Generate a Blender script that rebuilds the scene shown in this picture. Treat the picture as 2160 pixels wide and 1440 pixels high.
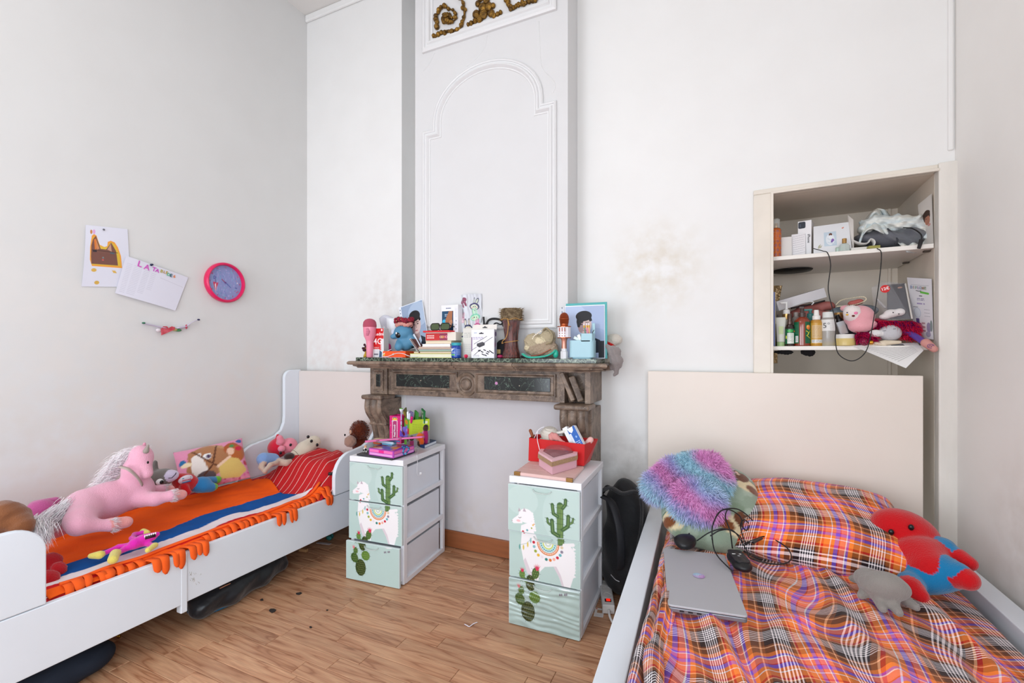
import bpy, bmesh, math, random
import numpy as np
from math import sin, cos, pi, radians as rad
from mathutils import Vector as V, Matrix, noise
for o in list(bpy.data.objects): bpy.data.objects.remove(o)
SC = bpy.context.scene
COL = SC.collection
random.seed(7); RS = np.random.RandomState(5)

# ---------------- camera, world, lights, exposure ----------------
F, CX, CY, CH = 960.0, 1080.0, 742.0, 1.13
TH = math.atan(437/960.0)
cam = bpy.data.objects.new('camera', bpy.data.cameras.new('camera'))
COL.objects.link(cam); SC.camera = cam
cam.location = (0, 0, CH); cam.rotation_euler = (pi/2, 0, TH)
cam.data.sensor_width = 36; cam.data.lens = 16.0; cam.data.shift_y = 22/2160.0
cam.data.clip_start = 0.02
W = bpy.data.worlds.new('world'); SC.world = W; W.use_nodes = True
W.node_tree.nodes['Background'].inputs[0].default_value = (0.75, 0.87, 1.0, 1)
W.node_tree.nodes['Background'].inputs[1].default_value = 1.0
SC.view_settings.view_transform = 'Standard'; SC.view_settings.look = 'None'
SC.view_settings.gamma = 1; SC.view_settings.use_curve_mapping = False
SC.view_settings.exposure = -0.08
def area(name, loc, rot, sx, sy, power, col):
    l = bpy.data.lights.new(name, 'AREA'); l.shape = 'RECTANGLE'; l.size = sx; l.size_y = sy
    l.energy = power; l.color = col
    o = bpy.data.objects.new(name, l); o.location = loc; o.rotation_euler = rot; COL.objects.link(o); return o
# daylight entering by the two tall windows of the wall behind the camera
area('window_light', (-1.75, -1.86, 1.3), (rad(90), 0, 0), 1.1, 1.8, 55, (0.84, 0.91, 1.0))
area('window_light', (0.05, -1.86, 1.3), (rad(90), 0, 0), 1.1, 1.8, 29, (0.92, 0.96, 1.0))
area('window_light', (0.80, -1.05, 1.3), (rad(90), 0, rad(90)), 1.0, 1.8, 47, (0.72, 0.86, 1.0))  # unseen right-wall window, added to brighten faces turned to the right
# unseen warm fill under the ceiling, added to lift the right wall
area('ceiling_fill', (-1.3, 0.2, 3.35), (0, 0, 0), 0.9, 0.9, 8, (1.0, 0.92, 0.83))

# ---------------- helpers ----------------
def T(x, y=0, z=0):
    return Matrix.Translation((x, y, z) if not hasattr(x, '__len__') else x)
def RX(a): return Matrix.Rotation(rad(a), 4, 'X')
def RY(a): return Matrix.Rotation(rad(a), 4, 'Y')
def RZ(a): return Matrix.Rotation(rad(a), 4, 'Z')
def S(x, y=None, z=None):
    return Matrix.Diagonal((x, x if y is None else y, x if z is None else z, 1))
ct, st = cos(TH), sin(TH)
def D(u, v):
    a = (u-CX)/F; return V((a*ct-st, a*st+ct, -(v-CY)/F))
def PY(u, v, y): d = D(u, v); t = y/d.y; return V((d.x*t, y, CH+d.z*t))
def PX(u, v, x): d = D(u, v); t = x/d.x; return V((x, d.y*t, CH+d.z*t))
def PZ(u, v, z): d = D(u, v); t = (z-CH)/d.z; return V((d.x*t, d.y*t, z))
def px(y, u=1080):               # metres per photograph pixel at wall depth y
    d = D(u, CY); return (y/d.y)/F
# cupboard wall: turned a little towards the camera
MC = T(.143, 2.36, 0) @ RZ(-2.7); MCI = MC.inverted()
def PC(u, v, y):                 # local point of the cupboard at depth y
    o = MCI @ V((0, 0, CH)); d = (MCI.to_3x3() @ D(u, v)); t = (y-o.y)/d.y; return o+d*t

def lin(c):
    if isinstance(c, str): c = [int(c[i:i+2], 16)/255 for i in (0, 2, 4)]
    else: c = [x/255 for x in c[:3]]
    return [x/12.92 if x <= .04045 else ((x+.055)/1.055)**2.4 for x in c]
_m = {}
def mat(name, c=None, rough=.5, metal=0, spec=.5, bump=0, bscale=60, var=0, vscale=8, sheen=0, trans=0, alpha=1, ior=1.45, emit=0, attr=False, coat=0, c2=None, stretch=None):
    """procedural principled material; c2/var mixes in a noisy second tone"""
    if name in _m: return _m[name]
    m = bpy.data.materials.new(name); m.use_nodes = True; nt = m.node_tree; N = nt.nodes; L = nt.links
    b = N['Principled BSDF']; b.inputs['Roughness'].default_value = rough; b.inputs['Metallic'].default_value = metal
    b.inputs['Specular IOR Level'].default_value = spec; b.inputs['IOR'].default_value = ior
    if sheen: b.inputs['Sheen Weight'].default_value = sheen; b.inputs['Sheen Roughness'].default_value = .5
    if trans: b.inputs['Transmission Weight'].default_value = trans
    if alpha < 1: b.inputs['Alpha'].default_value = alpha
    if coat: b.inputs['Coat Weight'].default_value = coat
    tc = N.new('ShaderNodeTexCoord'); co = tc.outputs['Object']
    if stretch:
        mp = N.new('ShaderNodeMapping'); mp.inputs['Scale'].default_value = stretch; L.new(co, mp.inputs[0]); co = mp.outputs[0]
    src = None
    if attr:
        a = N.new('ShaderNodeVertexColor'); a.layer_name = 'Col'; src = a.outputs[0]
    elif c is not None:
        l = lin(c); b.inputs['Base Color'].default_value = (*l, 1)
    if var or c2 is not None:
        nz = N.new('ShaderNodeTexNoise'); nz.inputs['Scale'].default_value = vscale; nz.inputs['Detail'].default_value = 4; L.new(co, nz.inputs[0])
        rp = N.new('ShaderNodeValToRGB'); rp.color_ramp.elements[0].position = .35; rp.color_ramp.elements[1].position = .65
        mx = N.new('ShaderNodeMix'); mx.data_type = 'RGBA'
        if src: L.new(src, mx.inputs[6])
        else: mx.inputs[6].default_value = (*lin(c), 1)
        if c2 is not None:
            mx.inputs[7].default_value = (*lin(c2), 1); L.new(nz.outputs[0], rp.inputs[0]); L.new(rp.outputs[0], mx.inputs[0])
        else:
            mx.blend_type = 'MULTIPLY'; mx.inputs[0].default_value = 1
            rp.color_ramp.elements[0].color = (1-var,)*3+(1,); L.new(nz.outputs[0], rp.inputs[0]); L.new(rp.outputs[0], mx.inputs[7])
        src = mx.outputs[2]
    if src: L.new(src, b.inputs['Base Color'])
    if emit:
        b.inputs['Emission Color'].default_value = (*lin(c), 1); b.inputs['Emission Strength'].default_value = emit
    if bump:
        n2 = N.new('ShaderNodeTexNoise'); n2.inputs['Scale'].default_value = bscale; n2.inputs['Detail'].default_value = 3; L.new(co, n2.inputs[0])
        bp = N.new('ShaderNodeBump'); bp.inputs['Strength'].default_value = bump; bp.inputs['Distance'].default_value = .01
        L.new(n2.outputs[0], bp.inputs['Height']); L.new(bp.outputs[0], b.inputs['Normal'])
    _m[name] = m; return m
def C(c, rough=.5, **k):         # quick plain material by colour
    return mat('paint_%s_%s%s' % (c, int(rough*100), ''.join(sorted('%s%s' % (a, k[a]) for a in k))), c, rough, **k)
PRINT = mat('printed_surface', rough=.55, attr=True)
GLOSSY = mat('printed_gloss', rough=.25, attr=True)
PLUSH = mat('plush_fabric', rough=.95, attr=True, sheen=.4, bump=.35, bscale=260, spec=.1)
FUR = mat('long_pile', rough=.8, attr=True, spec=.15)

class MB:
    def __init__(s): s.v = []; s.f = []; s.uv = {}; s.c = {}; s.M = Matrix()
    def add(s, vs, fs, uv=None, col=None):
        n = len(s.v); M = s.M
        s.v += [tuple(M @ V(p)) for p in vs]; s.f += [tuple(n+i for i in f) for f in fs]
        if uv is not None:
            for i, t in enumerate(uv): s.uv[n+i] = t
        if col is not None:
            for i in range(len(vs)): s.c[n+i] = col if not hasattr(col[0], '__len__') else col[i]
        return s
    def box(s, x0, x1, y0, y1, z0, z1, col=None):
        return s.add([(x0, y0, z0), (x1, y0, z0), (x1, y1, z0), (x0, y1, z0), (x0, y0, z1), (x1, y0, z1), (x1, y1, z1), (x0, y1, z1)],
                     [(0, 3, 2, 1), (4, 5, 6, 7), (0, 1, 5, 4), (1, 2, 6, 5), (2, 3, 7, 6), (3, 0, 4, 7)], col=col)
    def lathe(s, prof, n=20, col=None, c=(0, 0, 0)):
        vs = []; fs = []; k = len(prof)
        for r, z in prof:
            for i in range(n): a = 2*pi*i/n; vs.append((c[0]+r*cos(a), c[1]+r*sin(a), c[2]+z))
        for j in range(k-1):
            for i in range(n): i2 = (i+1) % n; fs.append((j*n+i, j*n+i2, (j+1)*n+i2, (j+1)*n+i))
        fs.append(tuple(range(n))[::-1]); fs.append(tuple((k-1)*n+i for i in range(n)))
        return s.add(vs, fs, col=col)
    def tube(s, pts, r, n=8, closed=False, col=None, flat=1.0):
        pts = [V(p) for p in pts]; k = len(pts); rr = r if hasattr(r, '__len__') else [r]*k
        vs = []; fs = []; up = None
        for i, p in enumerate(pts):
            if closed: t = pts[(i+1) % k]-pts[i-1]
            else: t = pts[min(i+1, k-1)]-pts[max(i-1, 0)]
            if t.length < 1e-9: t = V((0, 0, 1))
            t.normalize()
            if up is None: up = V((0, 0, 1)) if abs(t.z) < .9 else V((0, 1, 0))
            a = up.cross(t)
            if a.length < 1e-4: a = V((1, 0, 0)).cross(t)
            a.normalize(); b = t.cross(a); up = b
            for j in range(n):
                q = 2*pi*j/n; vs.append(p+a*cos(q)*rr[i]+b*sin(q)*rr[i]*flat)
        m = k if closed else k-1
        for i in range(m):
            i2 = (i+1) % k
            for j in range(n): j2 = (j+1) % n; fs.append((i*n+j, i*n+j2, i2*n+j2, i2*n+j))
        if not closed: fs.append(tuple(range(n))[::-1]); fs.append(tuple((k-1)*n+i for i in range(n)))
        return s.add(vs, fs, col=col)
    def ell(s, c, r, n=16, m=10, R=None, col=None):
        if not hasattr(r, '__len__'): r = (r, r, r)
        vs = []; fs = []
        for j in range(1, m):
            p = pi*j/m
            for i in range(n):
                q = 2*pi*i/n; w = V((r[0]*sin(p)*cos(q), r[1]*sin(p)*sin(q), r[2]*cos(p)))
                if R: w = R.to_3x3() @ w
                vs.append(V(c)+w)
        for sg in (1, -1):
            w = V((0, 0, sg*r[2])); w = R.to_3x3() @ w if R else w; vs.append(V(c)+w)
        t, b = len(vs)-2, len(vs)-1
        for j in range(m-2):
            for i in range(n): i2 = (i+1) % n; fs.append((j*n+i, (j+1)*n+i, (j+1)*n+i2, j*n+i2))
        for i in range(n): i2 = (i+1) % n; fs.append((t, i, i2)); fs.append((b, (m-2)*n+i2, (m-2)*n+i))
        return s.add(vs, fs, col=col)
    def prism(s, poly, z0, z1, col=None):   # polygon in local xy, counterclockwise
        n = len(poly)
        return s.add([(p[0], p[1], z0) for p in poly]+[(p[0], p[1], z1) for p in poly],
                     [tuple(range(n))[::-1], tuple(range(n, 2*n))]+[(i, (i+1) % n, n+(i+1) % n, n+i) for i in range(n)], col=col)
    def grid(s, fn, nu, nv, uvs=None, thick=0, col=None):
        """fn(a,b) -> point, a,b in 0..1; thick adds an underside along -z of each point"""
        vs = []; uv = []; cl = []
        for j in range(nv+1):
            for i in range(nu+1):
                a, b = i/nu, j/nv; vs.append(V(fn(a, b))); uv.append(uvs(a, b) if uvs else (a, b))
                if col: cl.append(col(a, b))
        k = nu+1; fs = [(j*k+i, j*k+i+1, (j+1)*k+i+1, (j+1)*k+i) for j in range(nv) for i in range(nu)]
        if thick:
            n = len(vs); nr = [V((0, 0, 0)) for _ in vs]
            for f in fs:
                q = (vs[f[2]]-vs[f[0]]).cross(vs[f[3]]-vs[f[1]])
                for i in f: nr[i] += q
            vs += [vs[i]-nr[i].normalized()*thick for i in range(n)]; uv += uv[:]; cl += cl[:]
            fs += [tuple(n+i for i in f)[::-1] for f in fs]
            for i in range(nu): fs.append((i+1, i, n+i, n+i+1)); q = nv*k+i; fs.append((q, q+1, n+q+1, n+q))
            for j in range(nv): q = j*k; fs.append((q, q+k, n+q+k, n+q)); q = j*k+nu; fs.append((q+k, q, n+q, n+q+k))
        return s.add(vs, fs, uv, cl if col else None)

WMX = {}
def _props(o, label=None, cat=None, group=None, kind=None):
    if label: o['label'] = label
    if cat: o['category'] = cat
    if group: o['group'] = group
    if kind: o['kind'] = kind
    return o
def thing(name, label, cat, loc=(0, 0, 0), rz=0, group=None, kind=None):
    o = bpy.data.objects.new(name, None); COL.objects.link(o); o.empty_display_size = .05
    o.location = loc; o.rotation_euler = (0, 0, rad(rz)); WMX[o.name] = T(*loc) @ RZ(rz)
    return _props(o, label, cat, group, kind)
def mesh_of(mb, name, smooth=False):
    me = bpy.data.meshes.new(name); me.from_pydata(mb.v, [], mb.f); me.update()
    if mb.uv:
        ul = me.uv_layers.new(name='UVMap'); li = np.zeros(len(me.loops), dtype=np.int32); me.loops.foreach_get('vertex_index', li)
        arr = np.zeros((len(mb.v), 2), dtype=np.float32)
        for k, t in mb.uv.items(): arr[k] = t
        ul.data.foreach_set('uv', arr[li].ravel())
    if mb.c:
        ca = me.color_attributes.new('Col', 'FLOAT_COLOR', 'POINT'); arr = np.ones((len(mb.v), 4), dtype=np.float32)
        for k, t in mb.c.items(): arr[k, :3] = t[:3]
        ca.data.foreach_set('color', arr.ravel())
    if smooth:
        me.polygons.foreach_set('use_smooth', [True]*len(me.polygons))
        if smooth != 1: me.set_sharp_from_angle(angle=rad(smooth))
    return me
def ob(name, mb, m, parent=None, smooth=False, bevel=0, w=False, label=None, kind=None, seg=2, sub=0):
    """link one mesh object; w=True: the geometry is given in world coordinates and moved into the parent's frame"""
    me = mesh_of(mb, name, smooth) if isinstance(mb, MB) else mb
    o = bpy.data.objects.new(name, me); COL.objects.link(o)
    if m and not me.materials: me.materials.append(m)
    if parent:
        o.parent = parent; WMX[o.name] = WMX[parent.name]
        if w: me.transform(WMX[parent.name].inverted())
    else: WMX[o.name] = Matrix()
    if bevel:
        b = o.modifiers.new('bevel', 'BEVEL'); b.width = bevel; b.segments = seg; b.limit_method = 'ANGLE'; b.angle_limit = rad(40)
    if sub: q = o.modifiers.new('sub', 'SUBSURF'); q.levels = sub; q.render_levels = sub
    return _props(o, label, kind=kind)
def recenter(o, base=True):
    me = o.data; n = len(me.vertices); a = np.zeros(n*3, dtype=np.float32); me.vertices.foreach_get('co', a); a = a.reshape(-1, 3)
    c = (a.min(0)+a.max(0))/2
    if base: c[2] = a[:, 2].min()
    me.transform(T(-float(c[0]), -float(c[1]), -float(c[2]))); o.location = [float(x) for x in c]
    WMX[o.name] = T(*[float(x) for x in c]); return o
def solo(name, label, cat, mb, m, smooth=False, bevel=0, group=None, kind=None, **k):
    o = ob(name, mb, m, None, smooth, bevel, **k); recenter(o); return _props(o, label, cat, group, kind)
def struct(name, mb, m, label=None, parent=None, **k):
    o = ob(name, mb, m, parent, **k); o['kind'] = 'structure'
    return _props(o, label)
def dup(root, loc=None, rz=None, label=None, name=None):
    r = root.copy(); COL.objects.link(r)
    if name: r.name = name
    if loc is not None: r.location = loc
    if rz is not None: r.rotation_euler = (0, 0, rad(rz))
    if label: r['label'] = label
    WMX[r.name] = T(*r.location) @ RZ(math.degrees(r.rotation_euler[2]))
    def rec(a, b):
        for ch in a.children:
            c = ch.copy(); COL.objects.link(c); c.parent = b; rec(ch, c)
    rec(root, r); return r

# ---- flat print: a small painter whose pixels become vertex colours of a fine grid ----
class Canvas:
    def __init__(s, w, h, res, bg):
        s.w, s.h, s.res = w, h, res; s.nx, s.ny = int(w*res)+1, int(h*res)+1
        s.X, s.Y = np.meshgrid(np.linspace(0, w, s.nx), np.linspace(0, h, s.ny)); s.a = np.ones((s.ny, s.nx, 3))*np.array(lin(bg)); s.p = 1/res
    def mask(s, sd, col, al=1.0):
        m = np.clip(.5-sd/s.p, 0, 1)[..., None]*al; s.a = s.a*(1-m)+np.array(lin(col))*m; return s
    def el(s, x, y, rx, ry, col, rot=0, al=1):
        c, q = cos(rad(rot)), sin(rad(rot)); X = (s.X-x)*c+(s.Y-y)*q; Y = -(s.X-x)*q+(s.Y-y)*c
        k = np.sqrt((X/rx)**2+(Y/ry)**2); return s.mask((k-1)*min(rx, ry), col, al)
    def rect(s, x0, y0, x1, y1, col, al=1):
        return s.mask(np.maximum(np.maximum(x0-s.X, s.X-x1), np.maximum(y0-s.Y, s.Y-y1)), col, al)
    def seg(s, a, b, r):
        ax, ay = a; bx, by = b; dx, dy = bx-ax, by-ay; t = np.clip(((s.X-ax)*dx+(s.Y-ay)*dy)/max(dx*dx+dy*dy, 1e-9), 0, 1)
        return np.hypot(s.X-ax-t*dx, s.Y-ay-t*dy)-r
    def line(s, pts, r, col, al=1):
        d = None
        for i in range(len(pts)-1):
            q = s.seg(pts[i], pts[i+1], r); d = q if d is None else np.minimum(d, q)
        return s.mask(d, col, al)
    def poly(s, pts, col, al=1):
        d = np.full(s.X.shape, 1e9); ins = np.zeros(s.X.shape, bool); n = len(pts)
        for i in range(n):
            (x0, y0), (x1, y1) = pts[i], pts[(i+1) % n]; d = np.minimum(d, s.seg(pts[i], pts[(i+1) % n], 0))
            if y0 != y1: ins ^= ((y0 > s.Y) != (y1 > s.Y)) & (s.X < (x1-x0)*(s.Y-y0)/(y1-y0)+x0)
        return s.mask(np.where(ins, -d, d), col, al)
    def ring(s, x, y, r, w, col, al=1): return s.mask(np.abs(np.hypot(s.X-x, s.Y-y)-r)-w/2, col, al)
    def speck(s, n, r, cols, seed=1):
        q = random.Random(seed)
        for _ in range(n): s.el(q.uniform(0, s.w), q.uniform(0, s.h), r*q.uniform(.5, 1.3), r*q.uniform(.5, 1.3), q.choice(cols))
        return s
    def words(s, x0, y0, x1, rows, gap, h, col, seed=2):   # rows of tiny unreadable print
        q = random.Random(seed)
        for i in range(rows):
            x = x0
            while x < x1:
                w = q.uniform(h, h*4); s.rect(x, y0+i*gap, min(x+w, x1), y0+i*gap+h, col, .75); x += w+h*.8
        return s
def panel(name, cv, w, h, M, parent, bend=None, m=None, wd=False, thick=0, label=None):
    """the canvas laid on a w x h metre sheet, local x right, y up, facing +z, then placed by M"""
    mb = MB(); nx, ny = cv.nx, cv.ny
    xs = np.linspace(-w/2, w/2, nx); ys = np.linspace(h, 0, ny); vs = []
    for j in range(ny):
        for i in range(nx):
            z = bend(xs[i]/w, ys[j]/h) if bend else 0
            vs.append((xs[i], ys[j], z))
    fs = [(j*nx+i, (j+1)*nx+i, (j+1)*nx+i+1, j*nx+i+1) for j in range(ny-1) for i in range(nx-1)]
    if thick:
        n = len(vs); vs += [(p[0], p[1], p[2]-thick) for p in vs]
        rim = [i for i in range(nx)]+[j*nx+nx-1 for j in range(1, ny)]+[(ny-1)*nx+i for i in range(nx-2, -1, -1)]+[j*nx for j in range(ny-2, 0, -1)]
        fs += [tuple(n+i for i in f)[::-1] for f in fs]
        fs += [(rim[i], rim[(i+1) % len(rim)], n+rim[(i+1) % len(rim)], n+rim[i]) for i in range(len(rim))]
    mb.M = M; cols = cv.a.reshape(-1, 3).tolist()
    mb.add(vs, fs, col=cols+(cols if thick else []))
    return ob(name, mb, m or PRINT, parent, smooth=30, w=wd, label=label)
def text(s, size, M, m, parent, name='lettering', ext=.0002, w=False, label=None, bold=0, align='CENTER'):
    cu = bpy.data.curves.new('t', 'FONT'); cu.body = s; cu.size = size; cu.extrude = ext; cu.resolution_u = 2; cu.offset = bold
    cu.align_x = align; cu.align_y = 'CENTER'; o = bpy.data.objects.new('t', cu); me = bpy.data.meshes.new_from_object(o); bpy.data.objects.remove(o)
    me.name = name; me.transform(M); me.materials.clear(); return ob(name, me, m, parent, w=w, label=label)

# ---- soft toys: smooth union of ellipsoids and capsules, polygonised with surface nets ----
def E(c, r, col=0, R=None): return ('e', V(c), (r, r, r) if not hasattr(r, '__len__') else tuple(r), col, R)
def K(a, b, ra, rb=None, col=0): return ('c', V(a), V(b), ra, ra if rb is None else rb, col)
def CHN(pts, rs, col=0):
    return [K(pts[i], pts[i+1], rs[i], rs[i+1], col) for i in range(len(pts)-1)]
def sdf_prims(P, prims, k):
    out = None; ds = []
    for q in prims:
        if q[0] == 'e':
            p = P-np.array(q[1])
            if q[4] is not None: p = p @ np.array(q[4].to_3x3())
            r = np.array(q[2]); k0 = np.linalg.norm(p/r, axis=-1); k1 = np.linalg.norm(p/r**2, axis=-1)+1e-9; d = k0*(k0-1)/k1; col = q[3]
        else:
            a, b = np.array(q[1]), np.array(q[2]); ab = b-a; t = np.clip(((P-a) @ ab)/max(ab @ ab, 1e-9), 0, 1)
            d = np.linalg.norm(P-a-t[..., None]*ab, axis=-1)-(q[3]+(q[4]-q[3])*t); col = q[5]
        ds.append((d, col))
        if out is None: out = d
        else: h = np.maximum(k-np.abs(out-d), 0)/k; out = np.minimum(out, d)-h*h*k*.25
    return out, ds
def nets(prims, vox=.006, k=.012, cols=None, disp=None):
    lo = np.array([1e9]*3); hi = -lo
    for q in prims:
        if q[0] == 'e': r = max(q[2]); a = np.array(q[1]); lo = np.minimum(lo, a-r); hi = np.maximum(hi, a+r)
        else:
            r = max(q[3], q[4])
            for p in (q[1], q[2]): a = np.array(p); lo = np.minimum(lo, a-r); hi = np.maximum(hi, a+r)
    lo -= 3*vox; hi += 3*vox; n = np.ceil((hi-lo)/vox).astype(int)+1
    G = np.stack(np.meshgrid(*[lo[i]+vox*np.arange(n[i]) for i in range(3)], indexing='ij'), -1)
    Sd, _ = sdf_prims(G, prims, k)
    if disp is not None: Sd = Sd+disp(G)
    ins = Sd < 0; cs = tuple(x-1 for x in n); acc = np.zeros(cs+(3,)); cnt = np.zeros(cs)
    I = np.stack(np.meshgrid(*[np.arange(x) for x in cs], indexing='ij'), -1).astype(float)
    for ax in range(3):
        o1, o2 = [a for a in range(3) if a != ax]
        for d1 in (0, 1):
            for d2 in (0, 1):
                s0 = [slice(0, cs[0]), slice(0, cs[1]), slice(0, cs[2])]
                s0[o1] = slice(d1, d1+cs[o1]); s0[o2] = slice(d2, d2+cs[o2]); s1 = list(s0); s1[ax] = slice(1, 1+cs[ax])
                A, B = Sd[tuple(s0)], Sd[tuple(s1)]; x = (A < 0) != (B < 0); t = np.where(x, A/np.where(x, A-B, 1), 0)
                p = I.copy(); p[..., o1] += d1; p[..., o2] += d2; p[..., ax] += t; acc += p*x[..., None]; cnt += x
    act = cnt > 0; idx = -np.ones(cs, int); idx[act] = np.arange(act.sum()); vs = lo+vox*(acc[act]/cnt[act][:, None]); fs = []
    for ax in range(3):
        o1, o2 = [(1, 2), (2, 0), (0, 1)][ax]
        sl = [slice(1, x-1) for x in n]; s0 = list(sl); s0[ax] = slice(0, n[ax]-1); s1 = list(sl); s1[ax] = slice(1, n[ax])
        A, B = ins[tuple(s0)], ins[tuple(s1)]; ch = np.argwhere(A != B); off = np.array([1, 1, 1]); off[ax] = 0
        c = ch+off; e1 = np.zeros(3, int); e1[o1] = 1; e2 = np.zeros(3, int); e2[o2] = 1
        q = [idx[tuple((c-a).T)] for a in (e1*0, e1, e1+e2, e2)]; q = np.stack(q, -1); fl = ~A[tuple(ch.T)]
        q[fl] = q[fl][:, ::-1]; fs += q[(q >= 0).all(1)].tolist()
    for _ in range(2):           # light smoothing
        nb = np.zeros_like(vs); c = np.zeros(len(vs)); fa = np.array(fs)
        for i in range(4):
            np.add.at(nb, fa[:, i], vs[fa[:, (i+1) % 4]]); np.add.at(c, fa[:, i], 1)
            np.add.at(nb, fa[:, i], vs[fa[:, (i-1) % 4]]); np.add.at(c, fa[:, i], 1)
        vs = vs*.4+.6*nb/np.maximum(c, 1)[:, None]
    mb = MB(); _, ds = sdf_prims(vs, prims, k)
    if cols is not None:
        dm = np.stack([d for d, _ in ds], -1); ci = np.array([c for _, c in ds])[dm.argmin(-1)]; cl = np.array([lin(c) for c in cols])[ci]
        if callable(getattr(nets, 'paint', None)): cl = nets.paint(vs, cl, ds)
        mb.add([tuple(p) for p in vs.tolist()], fs, col=cl.tolist())
    else: mb.add([tuple(p) for p in vs.tolist()], fs)
    return mb
def strands(mb, p, n, L, w, droop, rnd, col, rng, segs=2):
    """one tapering blade of hair"""
    n = V(n).normalized(); d = (n+V((rng.uniform(-1, 1), rng.uniform(-1, 1), rng.uniform(-1, 1)))*rnd+V((0, 0, -droop))).normalized()
    sd = d.cross(V((rng.uniform(-1, 1), rng.uniform(-1, 1), rng.uniform(-1, 1))))
    if sd.length < 1e-4: return
    sd = sd.normalized()*w; p = V(p); m = p+(n+d).normalized()*L*.5; e = m+(d+V((0, 0, -droop))).normalized()*L*.5
    k = len(mb.v); mb.v += [tuple(p-sd), tuple(p+sd), tuple(m-sd*.8), tuple(m+sd*.8), tuple(e)]
    mb.f += [(k, k+1, k+3, k+2), (k+2, k+3, k+4)]
    for i in range(5): mb.c[k+i] = col
def cushion(w, h, t, fn=None, n=26, pinch=.1, p=2.6, uvs=1.0, noise_amp=.0, seed=0, rnd=0):
    """a stuffed cushion lying in xy, thickness along z"""
    mb = MB(); vs = []; uv = []; fs = []
    for sgn in (1, -1):
        for j in range(n+1):
            for i in range(n+1):
                a, b = 2*i/n-1, 2*j/n-1
                x = a*w/2*(1-pinch*(b*b)*(1-abs(a))*.6-pinch*.3*(1-b*b)*0); y = b*h/2
                x = a*w/2*(1-pinch*(1-b*b)*abs(a)**3); y = b*h/2*(1-pinch*(1-a*a)*abs(b)**3)
                x = x*(1-rnd)+rnd*a*math.sqrt(1-b*b/2)*w/2; y = y*(1-rnd)+rnd*b*math.sqrt(1-a*a/2)*h/2
                z = t/2*max(0, (1-abs(a)**p))**.55*max(0, (1-abs(b)**p))**.55
                if noise_amp and z > 0: z *= 1+noise_amp*noise.noise(V((x*9+seed, y*9, sgn*3)))
                vs.append((x, y, sgn*z)); uv.append((x*uvs, y*uvs))
    k = n+1; N = k*k
    for j in range(n):
        for i in range(n):
            q = j*k+i; fs.append((q, q+1, q+k+1, q+k)); fs.append((N+q, N+q+k, N+q+k+1, N+q+1))
    mb.add(vs, fs, uv); return mb
def bez(pts, n=24):                # Catmull-Rom through points
    pts = [V(p) for p in pts]; out = []; P = [pts[0]*2-pts[1]]+pts+[pts[-1]*2-pts[-2]]
    m = max(1, n//(len(pts)-1))
    for i in range(1, len(P)-2):
        for j in range(m):
            t = j/m; a, b, c, d = P[i-1:i+3]
            out.append(.5*((2*b)+(c-a)*t+(2*a-5*b+4*c-d)*t*t+(3*b-a-3*c+d)*t**3))
    out.append(pts[-1]); return out
def rrect(x0, x1, y0, y1, r, n=5):
    out = []
    for cx, cy, a0 in ((x1-r, y0+r, -90), (x1-r, y1-r, 0), (x0+r, y1-r, 90), (x0+r, y0+r, 180)):
        for i in range(n+1): a = rad(a0+90*i/n); out.append((cx+r*cos(a), cy+r*sin(a)))
    return out
# ================= the room =================
def wallmat(name, c='edecea', stains_and_shade=()):
    m = mat(name, c, .62, bump=.12, bscale=9, spec=.3); nt = m.node_tree; N = nt.nodes; L = nt.links; b = N['Principled BSDF']
    geo = N.new('ShaderNodeNewGeometry'); nz = N.new('ShaderNodeTexNoise'); nz.inputs['Scale'].default_value = 5; nz.inputs['Detail'].default_value = 7
    L.new(geo.outputs['Position'], nz.inputs[0]); rp = N.new('ShaderNodeValToRGB'); L.new(nz.outputs[0], rp.inputs[0])
    rp.color_ramp.elements[0].position = .3; rp.color_ramp.elements[1].position = .7
    l = lin(c); rp.color_ramp.elements[0].color = (l[0]*.975, l[1]*.972, l[2]*.97, 1); rp.color_ramp.elements[1].color = (*l, 1); src = rp.outputs[0]
    for p, r, col, k in stains_and_shade:   # soot, smudges, toned patches and painted backpack shade, each in its own place
        d = N.new('ShaderNodeVectorMath'); d.operation = 'DISTANCE'; d.inputs[1].default_value = p; L.new(geo.outputs['Position'], d.inputs[0])
        n2 = N.new('ShaderNodeTexNoise'); n2.inputs['Scale'].default_value = 14; n2.inputs['Detail'].default_value = 6; L.new(geo.outputs['Position'], n2.inputs[0])
        a = N.new('ShaderNodeMapRange'); a.inputs[1].default_value = 0; a.inputs[2].default_value = r; a.inputs[3].default_value = 1; a.inputs[4].default_value = 0; a.interpolation_type = 'SMOOTHSTEP'; L.new(d.outputs[1], a.inputs[0])
        c2 = N.new('ShaderNodeMapRange'); c2.inputs[1].default_value = .35; c2.inputs[2].default_value = .65; L.new(n2.outputs[0], c2.inputs[0])
        mu = N.new('ShaderNodeMath'); mu.operation = 'MULTIPLY'; L.new(a.outputs[0], mu.inputs[0]); L.new(c2.outputs[0], mu.inputs[1])
        m2 = N.new('ShaderNodeMath'); m2.operation = 'MULTIPLY'; m2.inputs[1].default_value = k; L.new(mu.outputs[0], m2.inputs[0])
        mx = N.new('ShaderNodeMix'); mx.data_type = 'RGBA'; mx.inputs[7].default_value = (*lin(col), 1); L.new(m2.outputs[0], mx.inputs[0]); L.new(src, mx.inputs[6]); src = mx.outputs[2]
    L.new(src, b.inputs['Base Color']); return m
YW = 2.36; XL = -2.688; XR = .835; YB = -1.95; ZC = 3.53; YBR = 2.19
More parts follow.
